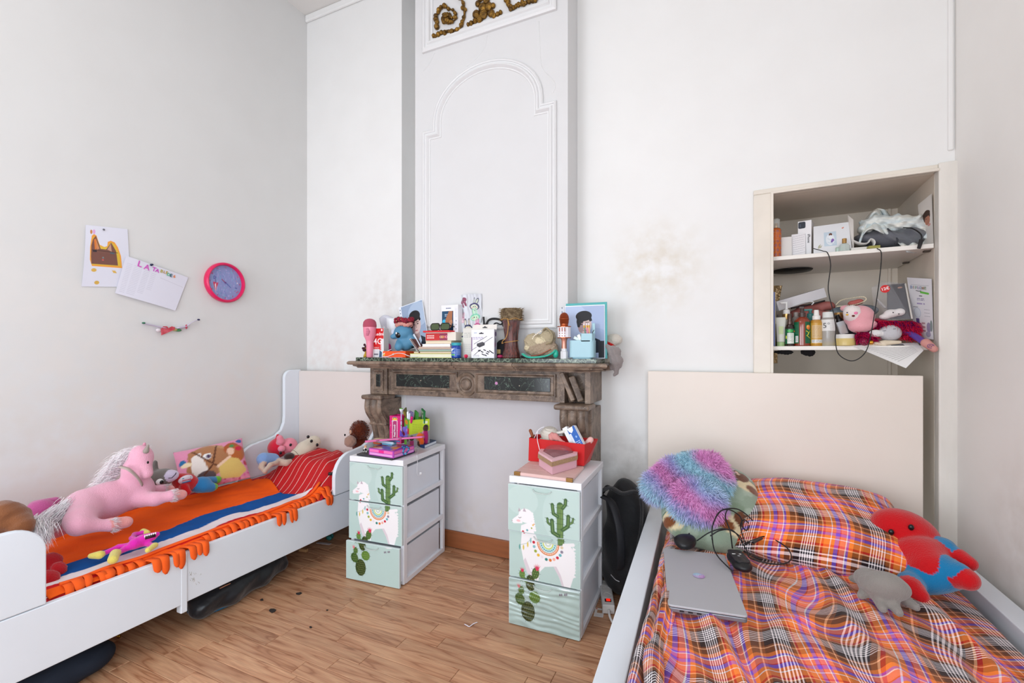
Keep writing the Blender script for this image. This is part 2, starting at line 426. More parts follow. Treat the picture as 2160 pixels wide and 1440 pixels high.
WM = wallmat('white_plaster', 'eeedeb', [((-.28, YW, 1.55), .33, 'cdbda0', .5), ((-2.0, YW, 1.45), .35, 'cfc4bd', .45), ((-2.5, YW, 1.0), .5, 'ddc9c2', .5), ((-.42, YW, .55), .3, 'a8a5a0', .4)])  # last grey patch: shade by the backpack painted into the plaster
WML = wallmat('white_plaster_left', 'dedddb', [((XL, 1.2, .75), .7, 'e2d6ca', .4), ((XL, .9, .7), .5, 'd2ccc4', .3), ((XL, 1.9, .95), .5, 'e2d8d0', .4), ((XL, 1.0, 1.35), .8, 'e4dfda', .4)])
WCH = wallmat('chimney_plaster_dimmed', 'dcdbdb')  # same white as the walls, greyed so the chimney front reads dimmer
WMR = wallmat('white_plaster_right', 'f3f0ec', [((XR, 1.7, .5), .5, 'c4b9ac', .5)])
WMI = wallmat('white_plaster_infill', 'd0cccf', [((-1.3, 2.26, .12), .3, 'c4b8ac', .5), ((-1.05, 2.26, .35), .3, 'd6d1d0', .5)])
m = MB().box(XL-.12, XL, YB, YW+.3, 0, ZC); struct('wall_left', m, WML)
for b_ in ((YB, -1.6, 0, ZC), (-.5, 2.33, 0, ZC), (-1.6, -.5, 0, .35), (-1.6, -.5, 2.35, ZC)): struct('wall_right', MB().box(XR, XR+.12, *b_), WMR)
m = MB().box(XR+.04, XR+.10, -1.6, -1.54, .35, 2.35).box(XR+.04, XR+.10, -.56, -.5, .35, 2.35).box(XR+.04, XR+.10, -1.6, -.5, .35, .41).box(XR+.04, XR+.10, -1.6, -.5, 2.29, 2.35).box(XR+.04, XR+.10, -1.08, -1.02, .35, 2.35)
wd = struct('window_3', m, C('f1f1ee', .4)); struct('pane', MB().box(XR+.07, XR+.075, -1.54, -.56, .41, 2.29), mat('window_glass', 'ffffff', .02, trans=1), parent=wd)  # unseen window, added for the side light
# back wall: left alcove, groove beside the chimney, right alcove
for b_ in ((XL, -1.85, YW, YW+.3), (-1.85, -1.5, YW+.14, YW+.3), (-.75, .143, YW, YW+.3)): struct('wall_back', MB().box(*b_, 0, ZC), WM)
# wall over and beside the cupboard, turned 2.7 degrees
FT = 1.865; FX1 = PC(1980, 600, 0).x+.04; IX0 = PC(1628, 600, 0).x; IX1 = PC(1976, 600, 0).x; IT = 1.843
for b_ in ((0, .85, 0, .3, FT-.002, ZC), (0, IX0-.004, 0.005, .3, 0, FT-.002), (IX1+.02, .85, .005, .3, 0, FT-.002)): m = MB(); m.M = MC; m.box(*b_); struct('wall_back', m, WM)
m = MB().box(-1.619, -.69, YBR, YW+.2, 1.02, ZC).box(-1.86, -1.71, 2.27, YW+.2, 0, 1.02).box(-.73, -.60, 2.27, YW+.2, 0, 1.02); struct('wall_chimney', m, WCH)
m = MB().box(-1.74, -.71, 2.26, 2.30, 0, 1.02); struct('wall_fireplace_infill', m, WMI)
m = MB().box(XL-.12, XR+.12, YB, YW+.3, ZC, ZC+.1); struct('ceiling', m, mat('ceiling_paint', 'e3e0dc', .8, bump=.1, bscale=6))
# cove at ceiling
m = MB(); m.box(XL, XR, YW-.02, YW, ZC-.05, ZC); struct('trim_1', m, WM, label='plain cove strip where the back wall meets the ceiling', bevel=.008)
# wall behind the camera with two windows
wz0, wz1 = .35, 2.35
m = MB().box(XL-.12, XR+.12, YB-.12, YB, 0, wz0).box(XL-.12, XR+.12, YB-.12, YB, wz1, ZC).box(XL-.12, -2.3, YB-.12, YB, wz0, wz1).box(-1.2, -.5, YB-.12, YB, wz0, wz1).box(.6, XR+.12, YB-.12, YB, wz0, wz1)
struct('wall_front', m, WM)
for i, x in enumerate((-1.75, .05)):
    m = MB().box(x-.55, x-.49, YB-.1, YB-.04, wz0, wz1).box(x+.49, x+.55, YB-.1, YB-.04, wz0, wz1).box(x-.55, x+.55, YB-.1, YB-.04, wz0, wz0+.06).box(x-.55, x+.55, YB-.1, YB-.04, wz1-.06, wz1).box(x-.03, x+.03, YB-.1, YB-.04, wz0, wz1)
    wd = struct('window_%d' % (i+1), m, C('f1f1ee', .4))
    struct('pane', MB().box(x-.49, x+.49, YB-.075, YB-.07, wz0+.06, wz1-.06), mat('window_glass', 'ffffff', .02, trans=1), parent=wd)
# floor: laminate strips laid one by one where the photograph shows them
def woodmat():
    m = mat('laminate_oak', 'b98d66', .36, spec=.45); nt = m.node_tree; N = nt.nodes; L = nt.links; b = N['Principled BSDF']
    tc = N.new('ShaderNodeTexCoord'); oi = N.new('ShaderNodeObjectInfo')
    ad = N.new('ShaderNodeVectorMath'); ad.operation = 'MULTIPLY_ADD'; ad.inputs[1].default_value = (1, 1, 1)
    cm = N.new('ShaderNodeCombineXYZ'); mu = N.new('ShaderNodeMath'); mu.operation = 'MULTIPLY'; mu.inputs[1].default_value = 37
    L.new(oi.outputs['Random'], mu.inputs[0]); L.new(mu.outputs[0], cm.inputs[0]); L.new(mu.outputs[0], cm.inputs[1]); L.new(tc.outputs['Object'], ad.inputs[0]); L.new(cm.outputs[0], ad.inputs[2])
    mp = N.new('ShaderNodeMapping'); mp.inputs['Scale'].default_value = (2.2, 22, 1); L.new(ad.outputs[0], mp.inputs[0])
    n1 = N.new('ShaderNodeTexNoise'); n1.inputs['Scale'].default_value = 1.0; n1.inputs['Detail'].default_value = 2; n1.inputs['Distortion'].default_value = .4; L.new(mp.outputs[0], n1.inputs[0])
    ml = N.new('ShaderNodeMath'); ml.operation = 'MULTIPLY'; ml.inputs[1].default_value = 9; L.new(n1.outputs[0], ml.inputs[0])
    fr = N.new('ShaderNodeMath'); fr.operation = 'PINGPONG'; fr.inputs[1].default_value = 1; L.new(ml.outputs[0], fr.inputs[0])
    rp = N.new('ShaderNodeValToRGB'); e = rp.color_ramp.elements; e[0].position = 0; e[0].color = (*lin('a06c4c'), 1); e[1].position = 1; e[1].color = (*lin('cb9c78'), 1)
    q = rp.color_ramp.elements.new(.22); q.color = (*lin('bb8866'), 1); L.new(fr.outputs[0], rp.inputs[0])
    mp2 = N.new('ShaderNodeMapping'); mp2.inputs['Scale'].default_value = (12, 300, 1); L.new(ad.outputs[0], mp2.inputs[0])
    n2 = N.new('ShaderNodeTexNoise'); n2.inputs['Scale'].default_value = 1; n2.inputs['Detail'].default_value = 3; L.new(mp2.outputs[0], n2.inputs[0])
    hs = N.new('ShaderNodeHueSaturation'); L.new(rp.outputs[0], hs.inputs['Color'])
    a1 = N.new('ShaderNodeMapRange'); a1.inputs[3].default_value = .84; a1.inputs[4].default_value = 1.12; L.new(oi.outputs['Random'], a1.inputs[0])
    a2 = N.new('ShaderNodeMapRange'); a2.inputs[1].default_value = .3; a2.inputs[2].default_value = .7; a2.inputs[3].default_value = .82; a2.inputs[4].default_value = 1.1; L.new(n2.outputs[0], a2.inputs[0])
    mm = N.new('ShaderNodeMath'); mm.operation = 'MULTIPLY'; L.new(a1.outputs[0], mm.inputs[0]); L.new(a2.outputs[0], mm.inputs[1]); L.new(mm.outputs[0], hs.inputs['Value'])
    L.new(hs.outputs[0], b.inputs['Base Color']); return m
WOOD = woodmat()
floor = struct('floor', MB().box(XL-.1, XR+.1, YB-.1, YW+.1, -.05, -.004), mat('laminate_joint', '7a5233', .6))
pw = .066; meshes = {}; rg = random.Random(3)
def plank_mesh(L_, nm='plank'):
    k = round(L_, 2)
    if k not in meshes:
        mb = MB(); e = .0006; h = .0012; x, y = L_/2, pw/2
        mb.add([(-x+e, -y+e, -.006), (x-e, -y+e, -.006), (x-e, y-e, -.006), (-x+e, y-e, -.006), (-x+e, -y+e, -h), (x-e, -y+e, -h), (x-e, y-e, -h), (-x+e, y-e, -h),
                (-x+e+h, -y+e+h, 0), (x-e-h, -y+e+h, 0), (x-e-h, y-e-h, 0), (-x+e+h, y-e-h, 0)],
               [(0, 1, 5, 4), (1, 2, 6, 5), (2, 3, 7, 6), (3, 0, 4, 7), (4, 5, 9, 8), (5, 6, 10, 9), (6, 7, 11, 10), (7, 4, 8, 11), (8, 9, 10, 11)])
        me = mesh_of(mb, nm); me.materials.append(WOOD); meshes[k] = me
    return meshes[k]
rows = int((2.26-.5)/pw)+1
for r in range(rows):
    y = 2.258-pw/2-r*pw; x = XL+.01-rg.uniform(0, .35)
    while x < XR:
        l = rg.choice([.32, .4, .46, .52]); 
        if y > YW-.2 or True:
            o = bpy.data.objects.new('plank', plank_mesh(l)); COL.objects.link(o); o.parent = floor; o.location = (x+l/2, y, 0)
        x += l
yb = 2.258-rows*pw
struct('plank_field', MB().box(XL, XR, YB, yb, -.006, 0), WOOD, parent=floor); bpy.data.objects['plank_field']['kind'] = 'stuff'
struct('baseboard_back', MB().box(-1.72, -.715, 2.245, 2.26, 0.004, .098), mat('brown_skirting', '9c5d38', .45, var=.15, vscale=5, stretch=(1, 1, 12)), bevel=.003)
struct('baseboard_left', MB().box(XL, XL+.014, YB, YW, 0.0, .095), _m['brown_skirting'], bevel=.003)
struct('baseboard_right', MB().box(-.55, .10, YW-.014, YW, 0.0, .095), _m['brown_skirting'], bevel=.003)

# ---- trumeau mouldings on the chimney ----
PAINT = C('e2e1e1', .4)  # moulding white greyed too, dimming it with the chimney front
def moulding(path, prof, y, closed=True):
    """path: 2-D (x,z) polygon; prof: list of (inward offset, height off the wall)"""
    mb = MB(); n = len(path); vs = []; fs = []
    P = [V(p) for p in path]; nrm = []
    for i in range(n):
        a = P[i]-P[i-1] if (closed or i) else P[1]-P[0]; b = P[(i+1) % n]-P[i] if (closed or i < n-1) else P[-1]-P[-2]
        a.normalize(); b.normalize(); na = V((-a.y, a.x)); nb = V((-b.y, b.x)); m = na+nb; m.normalize(); m /= max(.35, m.dot(na)); nrm.append(m)
    for i in range(n):
        for o, h in prof: q = P[i]+nrm[i]*o; vs.append((q.x, y-h, q.y))
    k = len(prof)
    for i in range(n if closed else n-1):
        for j in range(k-1): a = i*k+j; b = ((i+1) % n)*k+j; fs.append((a, a+1, b+1, b))
    return mb.add(vs, fs)
pr = [(0, -.001), (0, .010), (.006, .015), (.012, .012), (.014, .007), (.020, .007), (.026, .016), (.034, .018), (.040, .010), (.043, .004), (.050, .004), (.052, -.001)]
xa, xb, sa, sb, zs, zb = -1.5626, -.7477, -1.49, -.82, 2.40, 1.25
arch = [(xa, zb), (xb, zb), (xb, zs), (sb, zs)]
for i in range(0, 25):
    q = pi*i/24; arch.append(((sa+sb)/2+(sb-sa)/2*cos(q), zs+.035+.27*sin(q)))
arch += [(sa, zs), (xa, zs)]
struct('trim_2', moulding(arch, pr, YBR), PAINT, label='white arched plaster moulding above the fireplace', smooth=25)
pr2 = [(0, -.001), (0, .014), (.01, .02), (.02, .02), (.024, .012), (.034, .012), (.040, .02), (.05, .018), (.056, .008), (.068, .006), (.07, -.001)]
up = [(xa, 2.857), (xb, 2.857), (xb, 3.5), (xa, 3.5)]
struct('trim_3', moulding(up, pr2, YBR), PAINT, label='white rectangular plaster frame around gilded scrollwork, above the arch', smooth=25)
# paint-filled cracks in the plaster: slightly raised lines
m = MB()
for pts in ([(1028, 75), (1022, 100), (1005, 122), (985, 140)], [(1137, 45), (1138, 80), (1143, 140), (1165, 165), (1172, 180), (1167, 195)], [(917, 112), (905, 135), (893, 150)]):
    m.tube(bez([PY(u, v, YBR) for u, v in pts], 18), .0018, 5)
struct('trim_4', m, PAINT, label='paint-filled cracks in the plaster above the arch', smooth=True)
# gilded scrolls
gold = mat('old_gilding', '9a7330', .38, metal=.75, bump=.9, bscale=90, c2='5c4322', vscale=40)
orn = thing('gilded_ornament', 'gilded plaster scrolls and shell set in the panel above the arch', 'ornament', (-1.155, 2.18, 2.95))
def scroll(pts, r0, r1, nm):
    pp = bez([PY(u, v, 2.183) for u, v in pts], 40); m = MB(); n = len(pp)
    m.tube(pp, [(r0+(r1-r0)*i/n)*(1+.25*sin(i*2.1)) for i in range(n)], 8)
    for i in range(0, n, 2):
        p = pp[i]; q = i/n; m.ell(p+V((RS.uniform(-.008, .008), -.004, RS.uniform(-.008, .008))), (.011+.006*RS.rand())*(1-q*.4), 8, 6)
    return ob(nm, m, gold, orn, smooth=True, w=True)
scroll([(917, 78), (935, 68), (966, 62), (978, 40), (979, 15), (968, -8), (940, -18), (918, -8)], .008, .007, 'scroll')
scroll([(924, 55), (919, 38), (927, 20), (943, 16), (958, 26), (960, 40), (950, 50)], .004, .004, 'scroll')
scroll([(948, 47), (938, 45), (938, 36), (946, 31), (951, 38)], .010, .008, 'scroll')
scroll([(1068, -14), (1070, 6), (1079, 17), (1092, 12), (1112, 5), (1132, 0)], .008, .010, 'scroll')
scroll([(1072, -40), (1090, -50), (1110, -45), (1128, -30), (1118, -14), (1100, -20)], .006, .006, 'scroll')
m = MB()
for u, v, r in ((1004, 30, .022), (1018, 16, .026), (1031, 14, .022), (1020, 30, .026), (1036, 28, .02), (1012, 40, .02), (1042, 33, .014), (1026, 2, .02), (1014, -4, .018), (1008, 8, .016), (1040, 12, .014), (1050, 30, .012), (1056, 26, .01), (1002, 44, .014), (994, 49, .013), (988, 52, .010)):
    m.ell(PY(u, v, 2.182), (r, .014, r*1.05), 10, 7)
ob('shell', m, gold, orn, smooth=True, w=True)

# ================= built-in cupboard =================
CREAM = mat('cream_gloss', 'e9e0d3', .35, bump=.15, bscale=14, var=.1, vscale=5, coat=.2)
INNER = mat('inner_paint', 'eaddcd', .4, bump=.1, bscale=20, var=.1, vscale=4)
FW = mat('white_wood_paint', 'ebe6de', .45, bump=.3, bscale=26, var=.12, vscale=9, stretch=(1, 1, .3))
cup = thing('built_in_cupboard', 'open recessed wall cupboard with cream frame and two crowded shelves', 'cupboard', tuple(MC.translation), -2.7)
m = MB().box(0, IX0, -.018, .03, 0, IT); ob('frame_post', m, CREAM, cup, bevel=.004)
m = MB().box(IX1, FX1+.02, -.021, .03, 0, FT+.005); ob('frame_post', m, FW, cup, bevel=.005)
m = MB().box(FX1+.02, FX1+.045, -.04, .03, 0, FT+.05); ob('frame_moulding', m, FW, cup, bevel=.008)
m = MB().box(0, IX1, -.018, .03, IT, FT); ob('frame_head', m, CREAM, cup, bevel=.004)
m = MB().box(IX0-.006, IX0+.006, -.024, -.012, 0, IT).box(IX0-.006, IX1+.004, -.024, -.012, IT-.006, IT+.006); ob('frame_bead', m, CREAM, cup, bevel=.003)
DP = .52
m = MB().box(IX0-.02, IX1+.02, DP, DP+.02, 0, IT+.02); ob('back_panel', m, INNER, cup)
m = MB().box(IX1, IX1+.018, .03, DP, 0, IT+.02).box(IX0-.02, IX0-.001, .03, DP, 0, IT+.02); ob('side_panel', m, INNER, cup)
m = MB().box(IX0-.02, IX1+.02, .03, DP, IT, IT+.02); ob('top_panel', m, INNER, cup)
m = MB().box(IX1-.04, IX1-.028, DP-.012, DP, 0, IT); ob('corner_batten', m, INNER, cup, bevel=.002)
SH1, SH2 = 1.563, 1.156
WS = mat('white_shelf', 'efeae2', .35)
for z in (SH1, SH2):
    m = MB().box(IX0, IX1-.003, .02, DP-.003, z-.018, z); ob('shelf', m, WS, cup, bevel=.0015)
for y in (.06, .33):
    m = MB().box(IX1-.022, IX1-.002, y, y+.02, SH1-.024, SH1-.0175); ob('shelf_bracket', m, C('4a3f36', .5), cup)
for z in (1.18, 1.06, .84, .66, 1.5): ob('paint_chip', MB().box(FX1+.024, FX1+.034, -.043, -.038, z, z+.022), C('6f655a', .6), cup, bevel=.002)
qk = random.Random(77); k = MB()
for i in range(60):
    z = qk.uniform(.3, 1.85); w_ = qk.uniform(.001, .003); x = FX1+.022+qk.uniform(0, .018); k.box(x, x+w_, -.0405, -.0398, z, z+qk.uniform(.003, .02))
ob('worn_paint', k, C('a89e90', .8), cup, kind='stuff')
struct('trim_5', MB().box(XR-.022, XR-.004, 2.318, 2.336, FT+.05, ZC), WM, label='rough painted strip in the corner above the cupboard', bevel=.006)
def put(name, label, cat, u, v, y, rz=0, z=None, group=None):   # an empty on the cupboard shelf seen at pixel u
    p = PC(u, v, y); p.z = z if z is not None else p.z
    q = MC @ p; return thing(name, label, cat, tuple(q), rz-2.7, group)

# ================= fireplace =================
def marble(name, a, b, vein, sc=9, rough=.35, w=.03):
    m = mat(name, a, rough, spec=.5); nt = m.node_tree; N = nt.nodes; L = nt.links; bs = N['Principled BSDF']
    g = N.new('ShaderNodeNewGeometry'); n1 = N.new('ShaderNodeTexNoise'); n1.inputs['Scale'].default_value = sc; n1.inputs['Detail'].default_value = 8; n1.inputs['Distortion'].default_value = 1.2; L.new(g.outputs[0], n1.inputs[0])
    rp = N.new('ShaderNodeValToRGB'); e = rp.color_ramp.elements; e[0].position = .36; e[0].color = (*lin(b), 1); e[1].position = .62; e[1].color = (*lin(a), 1); L.new(n1.outputs[0], rp.inputs[0])
    n2 = N.new('ShaderNodeTexNoise'); n2.inputs['Scale'].default_value = sc*.8; n2.inputs['Detail'].default_value = 6; n2.inputs['Distortion'].default_value = 2.5; L.new(g.outputs[0], n2.inputs[0])
    s1 = N.new('ShaderNodeMath'); s1.operation = 'SUBTRACT'; s1.inputs[1].default_value = .5; L.new(n2.outputs[0], s1.inputs[0]); s2 = N.new('ShaderNodeMath'); s2.operation = 'ABSOLUTE'; L.new(s1.outputs[0], s2.inputs[0])
    mr = N.new('ShaderNodeMapRange'); mr.inputs[1].default_value = 0; mr.inputs[2].default_value = w; mr.inputs[3].default_value = .8; mr.inputs[4].default_value = 0; L.new(s2.outputs[0], mr.inputs[0])
    mx = N.new('ShaderNodeMix'); mx.data_type = 'RGBA'; L.new(mr.outputs[0], mx.inputs[0]); L.new(rp.outputs[0], mx.inputs[6]); mx.inputs[7].default_value = (*lin(vein), 1); L.new(mx.outputs[2], bs.inputs['Base Color']); return m
BM = marble('brown_marble', '8f7a69', '5d4d42', 'b9a695', 14, .42, .006)
GM = marble('green_vein_marble', '151b19', '0c100f', '7d9684', 12, .15, .008)
def breccia():
    m = mat('green_breccia', '2a332c', .18); nt = m.node_tree; N = nt.nodes; L = nt.links; bs = N['Principled BSDF']
    g = N.new('ShaderNodeNewGeometry'); nz = N.new('ShaderNodeTexNoise'); nz.inputs['Scale'].default_value = 30; L.new(g.outputs[0], nz.inputs[0])
    mx = N.new('ShaderNodeMix'); mx.data_type = 'RGBA'; mx.inputs[0].default_value = .03; L.new(g.outputs[0], mx.inputs[6]); L.new(nz.outputs['Color'], mx.inputs[7])
    vo = N.new('ShaderNodeTexVoronoi'); vo.feature = 'DISTANCE_TO_EDGE'; vo.inputs['Scale'].default_value = 46; L.new(mx.outputs[2], vo.inputs[0])
    rp = N.new('ShaderNodeValToRGB'); rp.color_ramp.elements[0].color = (*lin('a3ad9c'), 1); rp.color_ramp.elements[1].position = .5; rp.color_ramp.elements[1].color = (*lin('10130f'), 1)
    q = rp.color_ramp.elements.new(.045); q.color = (*lin('56664f'), 1); q = rp.color_ramp.elements.new(.14); q.color = (*lin('333f33'), 1); L.new(vo.outputs[0], rp.inputs[0]); L.new(rp.outputs[0], bs.inputs['Base Color']); return m
BR = breccia()
MZ = 1.098       # top of the mantel shelf
fp = thing('fireplace_mantel', 'carved brown marble fireplace mantel with a speckled dark green shelf', 'mantelpiece', (-1.24, 2.13, 0))
mo = lambda nm, mb, mm=BM, **k: ob(nm, mb, mm, fp, w=True, **k)
mo('shelf_slab', MB().box(-1.95, -.512, 2.06, YBR+.002, MZ-.021, MZ).box(-1.86, -1.62, YBR, YW+.1, MZ-.021, MZ).box(-1.95, -1.86, YBR, YW, MZ-.021, MZ).box(-.689, -.512, YBR, YW, MZ-.021, MZ), BR, bevel=.002)
def cornice(x0, x1):
    prof = [(2.02, 1.077), (2.013, 1.072), (2.011, 1.064), (2.016, 1.057), (2.035, 1.055), (2.037, 1.048), (2.05, 1.044), (2.055, 1.037), (2.12, 1.036)]
    m = MB(); n = len(prof); mx = lambda x, y, s: x-(s*(2.12-y)) 
    vs = []
    for (x, s) in ((x0, 1), (x1, -1)):
        sp = s if (x in (-1.87, -.555)) else 0
        for y, z in prof: vs.append((x-sp*(2.12-y)*.95, y, z))
        vs.append((x, 2.2, 1.036)); vs.append((x-sp*.1, 2.2, 1.077))
    k = n+2; fs = [(i, (i+1) % k, k+(i+1) % k, k+i) for i in range(k)]+[tuple(range(k))[::-1], tuple(range(k, 2*k))]
    m.add(vs, fs); return m
for a, b in ((-1.87, -1.262), (-1.259, -.918), (-.915, -.555)): mo('cornice', cornice(a, b))
mo('cornice_return', MB().box(-.60, -.475, 2.2, YW-.002, 1.045, 1.077), bevel=.006); mo('cornice_return', MB().box(-.60, -.50, 2.2, YW-.002, 1.036, 1.0449), bevel=.003); mo('cornice_return', MB().box(-1.96, -1.85, 2.2, YW-.002, 1.045, 1.077), bevel=.006)
mo('frieze', MB().box(-1.776, -.7125, 2.142, 2.2, .88, 1.04), bevel=.003)
# raised frames around the inlays of the frieze, pieces end in an arc round the rosette
def rectring(x0, x1, z0, z1, y, w=.014, h=.012):
    return moulding([(x0, z0), (x1, z0), (x1, z1), (x0, z1)], [(0, 0), (0, h), (w*.4, h), (w, .001)], y)
mo('panel_moulding', rectring(-1.745, -1.30, .905, 1.02, 2.142), smooth=20)
mo('panel_moulding', rectring(-1.19, -.735, .905, 1.02, 2.142), smooth=20)
mo('inlay', MB().box(-1.715, -1.355, 2.136, 2.15, .93, 1.0), GM, bevel=.002, label='dark green veined marble inlay left of the rosette')
mo('inlay', MB().box(-1.135, -.765, 2.136, 2.15, .93, 1.0), GM, bevel=.002, label='dark green veined marble inlay right of the rosette')
m = MB(); m.M = T(-1.245, 2.143, .955) @ RX(90)
m.lathe([(.064, 0), (.064, .01), (.056, .014), (.046, .008), (.044, .004)], 36); mo('rosette_ring', m, smooth=30)
m = MB(); m.M = T(-1.245, 2.143, .955) @ RX(90); m.lathe([(.032, 0), (.032, .012), (.024, .018), (.001, .02)], 30); mo('rosette_boss', m, smooth=30)
for x, z in ((-1.54, .968), (-.93, .957)): mo('fixing_pin', MB().ell((x, 2.1345, z), .003, 8, 6), C('d8cdb8', .4), smooth=True)
st_ = MB(); st_.M = T(-1.062, 2.1355, .966) @ RX(90)
st_.prism([(.009*cos(2*pi*i/6), .009*sin(2*pi*i/6)) for i in range(6)], 0, .001)
mo('sticker', st_, C('c98ab8', .4), label='small pink and purple sticker on the inlay')
for x0, x1, L_ in ((-1.904, -1.778, 1), (-.7125, -.5585, 0)):
    if L_:
        mo('end_block', MB().box(x0, x1, 2.13, YW-.002, .88, 1.04), bevel=.003)
        mo('panel_moulding', rectring(x0+.022, x1-.022, .9, 1.022, 2.13, .012, .008), smooth=20)
        mo('inlay', MB().box(x0+.048, x1-.048, 2.126, 2.14, .925, .998), GM, bevel=.001)
    else:
        mo('end_block', MB().box(x0, x0+.025, 2.13, 2.29, .88, 1.04).box(x1-.028, x1, 2.13, YW-.002, .88, 1.04).box(x0, x1-.004, 2.20, 2.23, .88, 1.04).box(x0, x1-.004, 2.131, 2.22, 1.028, 1.0395), bevel=.002)
        m = MB(); m.M = T(-.675, 2.15, .965) @ RY(-24); m.box(-.011, .011, -.03, .03, -.078, .07); mo('broken_slab', m, bevel=.004, label='broken marble slab leaning in the open end block')
        m = MB(); m.M = T(-.637, 2.16, .955) @ RY(-22) @ RZ(25); m.box(-.02, .012, -.015, .012, -.07, .06); mo('broken_slab', m, bevel=.006)
        m = MB(); m.M = T(-.662, 2.165, .91) @ RY(-15) @ RZ(-25); m.box(-.02, .01, -.01, .01, -.028, .03); mo('broken_slab', m, bevel=.004)
    cx = (x0+x1)/2
    mo('capital', MB().box(x0-.010, x1+.010, 2.06, 2.2, .853, .879), bevel=.011, seg=4)
    # console: S profile, three reeded lobes
    def con(x): return x
    prof = []
    for i in range(33):
        q = i/32; z = .853-q*.30; y = 2.085+.075*(q**.7)+(-.026*sin(pi*min(1, q/.42)) if q < .42 else .012*sin(pi*(q-.42)/.58))
        prof.append((y, z))
    lob = [(-.062, -.024), (-.022, .022), (.024, .062)]
    m = MB()
    for a, b in lob:
        vs = []; fs = []; K_ = 9
        for y, z in prof:
            for i in range(K_):
                t = i/(K_-1); vs.append((cx+a+(b-a)*t, y-.013*sin(pi*t)**.7, z))
        fs = [(j*K_+i, (j+1)*K_+i, (j+1)*K_+i+1, j*K_+i+1) for j in range(len(prof)-1) for i in range(K_-1)]; m.add(vs, fs)
    vs = []; n = len(prof)
    for x in (cx-.062, cx+.062):
        for y, z in prof: vs.append((x, y+.004, z))
        vs.append((x, 2.24, prof[-1][1])); vs.append((x, 2.24, prof[0][1]))
    k = n+2; m.add(vs, [(i, (i+1) % k, k+(i+1) % k, k+i) for i in range(k)]+[tuple(range(k))[::-1], tuple(range(k, 2*k))])
    mo('console', m, smooth=35)
    m = MB(); m.M = T(cx, 2.103+.02, .69) @ RY(90); 
    m = MB().box(cx-.064, cx+.064, 2.122, 2.2, .696, .712); mo('console_band', m, bevel=.006, seg=3)
    mo('pilaster', MB().box(x0+.004, x1-.004, 2.165, YW-.002, 0, .853), bevel=.003)
    mo('pilaster_face', MB().box(cx-.05, cx+.05, 2.145, 2.17, .11, .553), bevel=.004)
    mo('plinth', MB().box(x0-.006, x1+.004, 2.13, 2.2, 0, .11), bevel=.004)
# ================= things on the mantel shelf =================
def stand(name, label, cat, u, y, rz=0, z=MZ, group=None, v=None):
    p = PY(u, 740, y); return thing(name, label, cat, (p.x, y, z), rz, group)
def zz(v, u, y): return PY(u, v, y).z          # height of pixel row v at depth y
def ww(u0, u1, y): return PY(u1, 740, y).x-PY(u0, 740, y).x
# pink toy microphone
t = stand('toy_microphone', 'pink plastic toy microphone standing upright at the left end of the mantel', 'toy', 780, 2.10)
k = MB().lathe([(.017, 0), (.019, .004), (.0205, .06), (.021, .092), (.023, .102), (.034, .125), (.037, .15), (.038, .178)], 28); ob('body', k, C('ee8fa6', .35), t, smooth=40)
k = MB().lathe([(.038, .178), (.039, .183), (.039, .192), (.036, .209), (.027, .221), (.014, .227), (.001, .229)], 28); ob('grille', k, mat('pink_grille', 'e2647f', .6, bump=.8, bscale=900), t, smooth=40)
k = MB()
for i in range(9): k.box(.004, .031-abs(i-4)*.0028, -.0375+.0006*i*0, -.0325, .128+i*.0052, .130+i*.0052)
ob('speaker_slots', k, C('b25572', .6), t); bpy.data.objects['speaker_slots']['kind'] = 'stuff'
# dried purple flower head
t = stand('dried_flower', 'small dark purple dried flower on yellow foot, left of pink microphone', 'flower', 771, 2.13)
k = MB()
for i in range(16): k.ell((RS.uniform(-.012, .012), RS.uniform(-.01, .01), .03+.045*RS.rand()), (.008, .007, .008), 7, 5)
ob('petals', k, C('4a2230', .9), t, smooth=True); bpy.data.objects['petals']['kind'] = 'stuff'
ob('foot', MB().lathe([(.013, 0), (.012, .01), (.005, .026), (.004, .06)], 10), C('c29a2c', .6), t, smooth=True)
# red and white phone box with lettering
t = stand('phone_box', 'red and white printed phone box saying Redmi, beside pink microphone', 'box', 804, 2.145, 4)
w, d, h = .073, .05, .172
ob('carton', MB().box(-w/2, w/2, -d/2, d/2, 0, h), C('e8e7e6', .4), t, bevel=.0015)
cv = Canvas(73, 172, 1.6, 'e9e8ea').rect(0, 0, 73, 107, 'd21f22').poly([(0, 100), (24, 66), (24, 60), (40, 60), (40, 108), (0, 108)], 'd21f22').rect(0, 107, 44, 124, 'd21f22').rect(44, 68, 58, 130, 'd21f22').rect(58, 62, 73, 150, 'e9e8ea')
cv.rect(52, 62, 56, 128, 'f4d9d8').el(60, 10, 6, 6, 'f3e9e9').words(8, 130, 40, 6, 5, 1.6, '8a8590').rect(4, 150, 34, 160, '77727c').words(4, 112, 40, 2, 5, 2.4, 'f0e0e0').poly([(40, 172), (44, 130), (62, 142), (60, 172)], '3d5a78')
panel('front_print', cv, w-.002, h-.002, T(0, -d/2-.0004, .001) @ RX(90), t, m=GLOSSY)
text('Redmi', .026, T(.004, -d/2-.0007, .137) @ RX(90), C('fbf5f5', .4), t, bold=.0003); text('4G', .05, T(-.004, -d/2-.0007, .093) @ RX(90), C('fbf5f5', .4), t, bold=.0004)
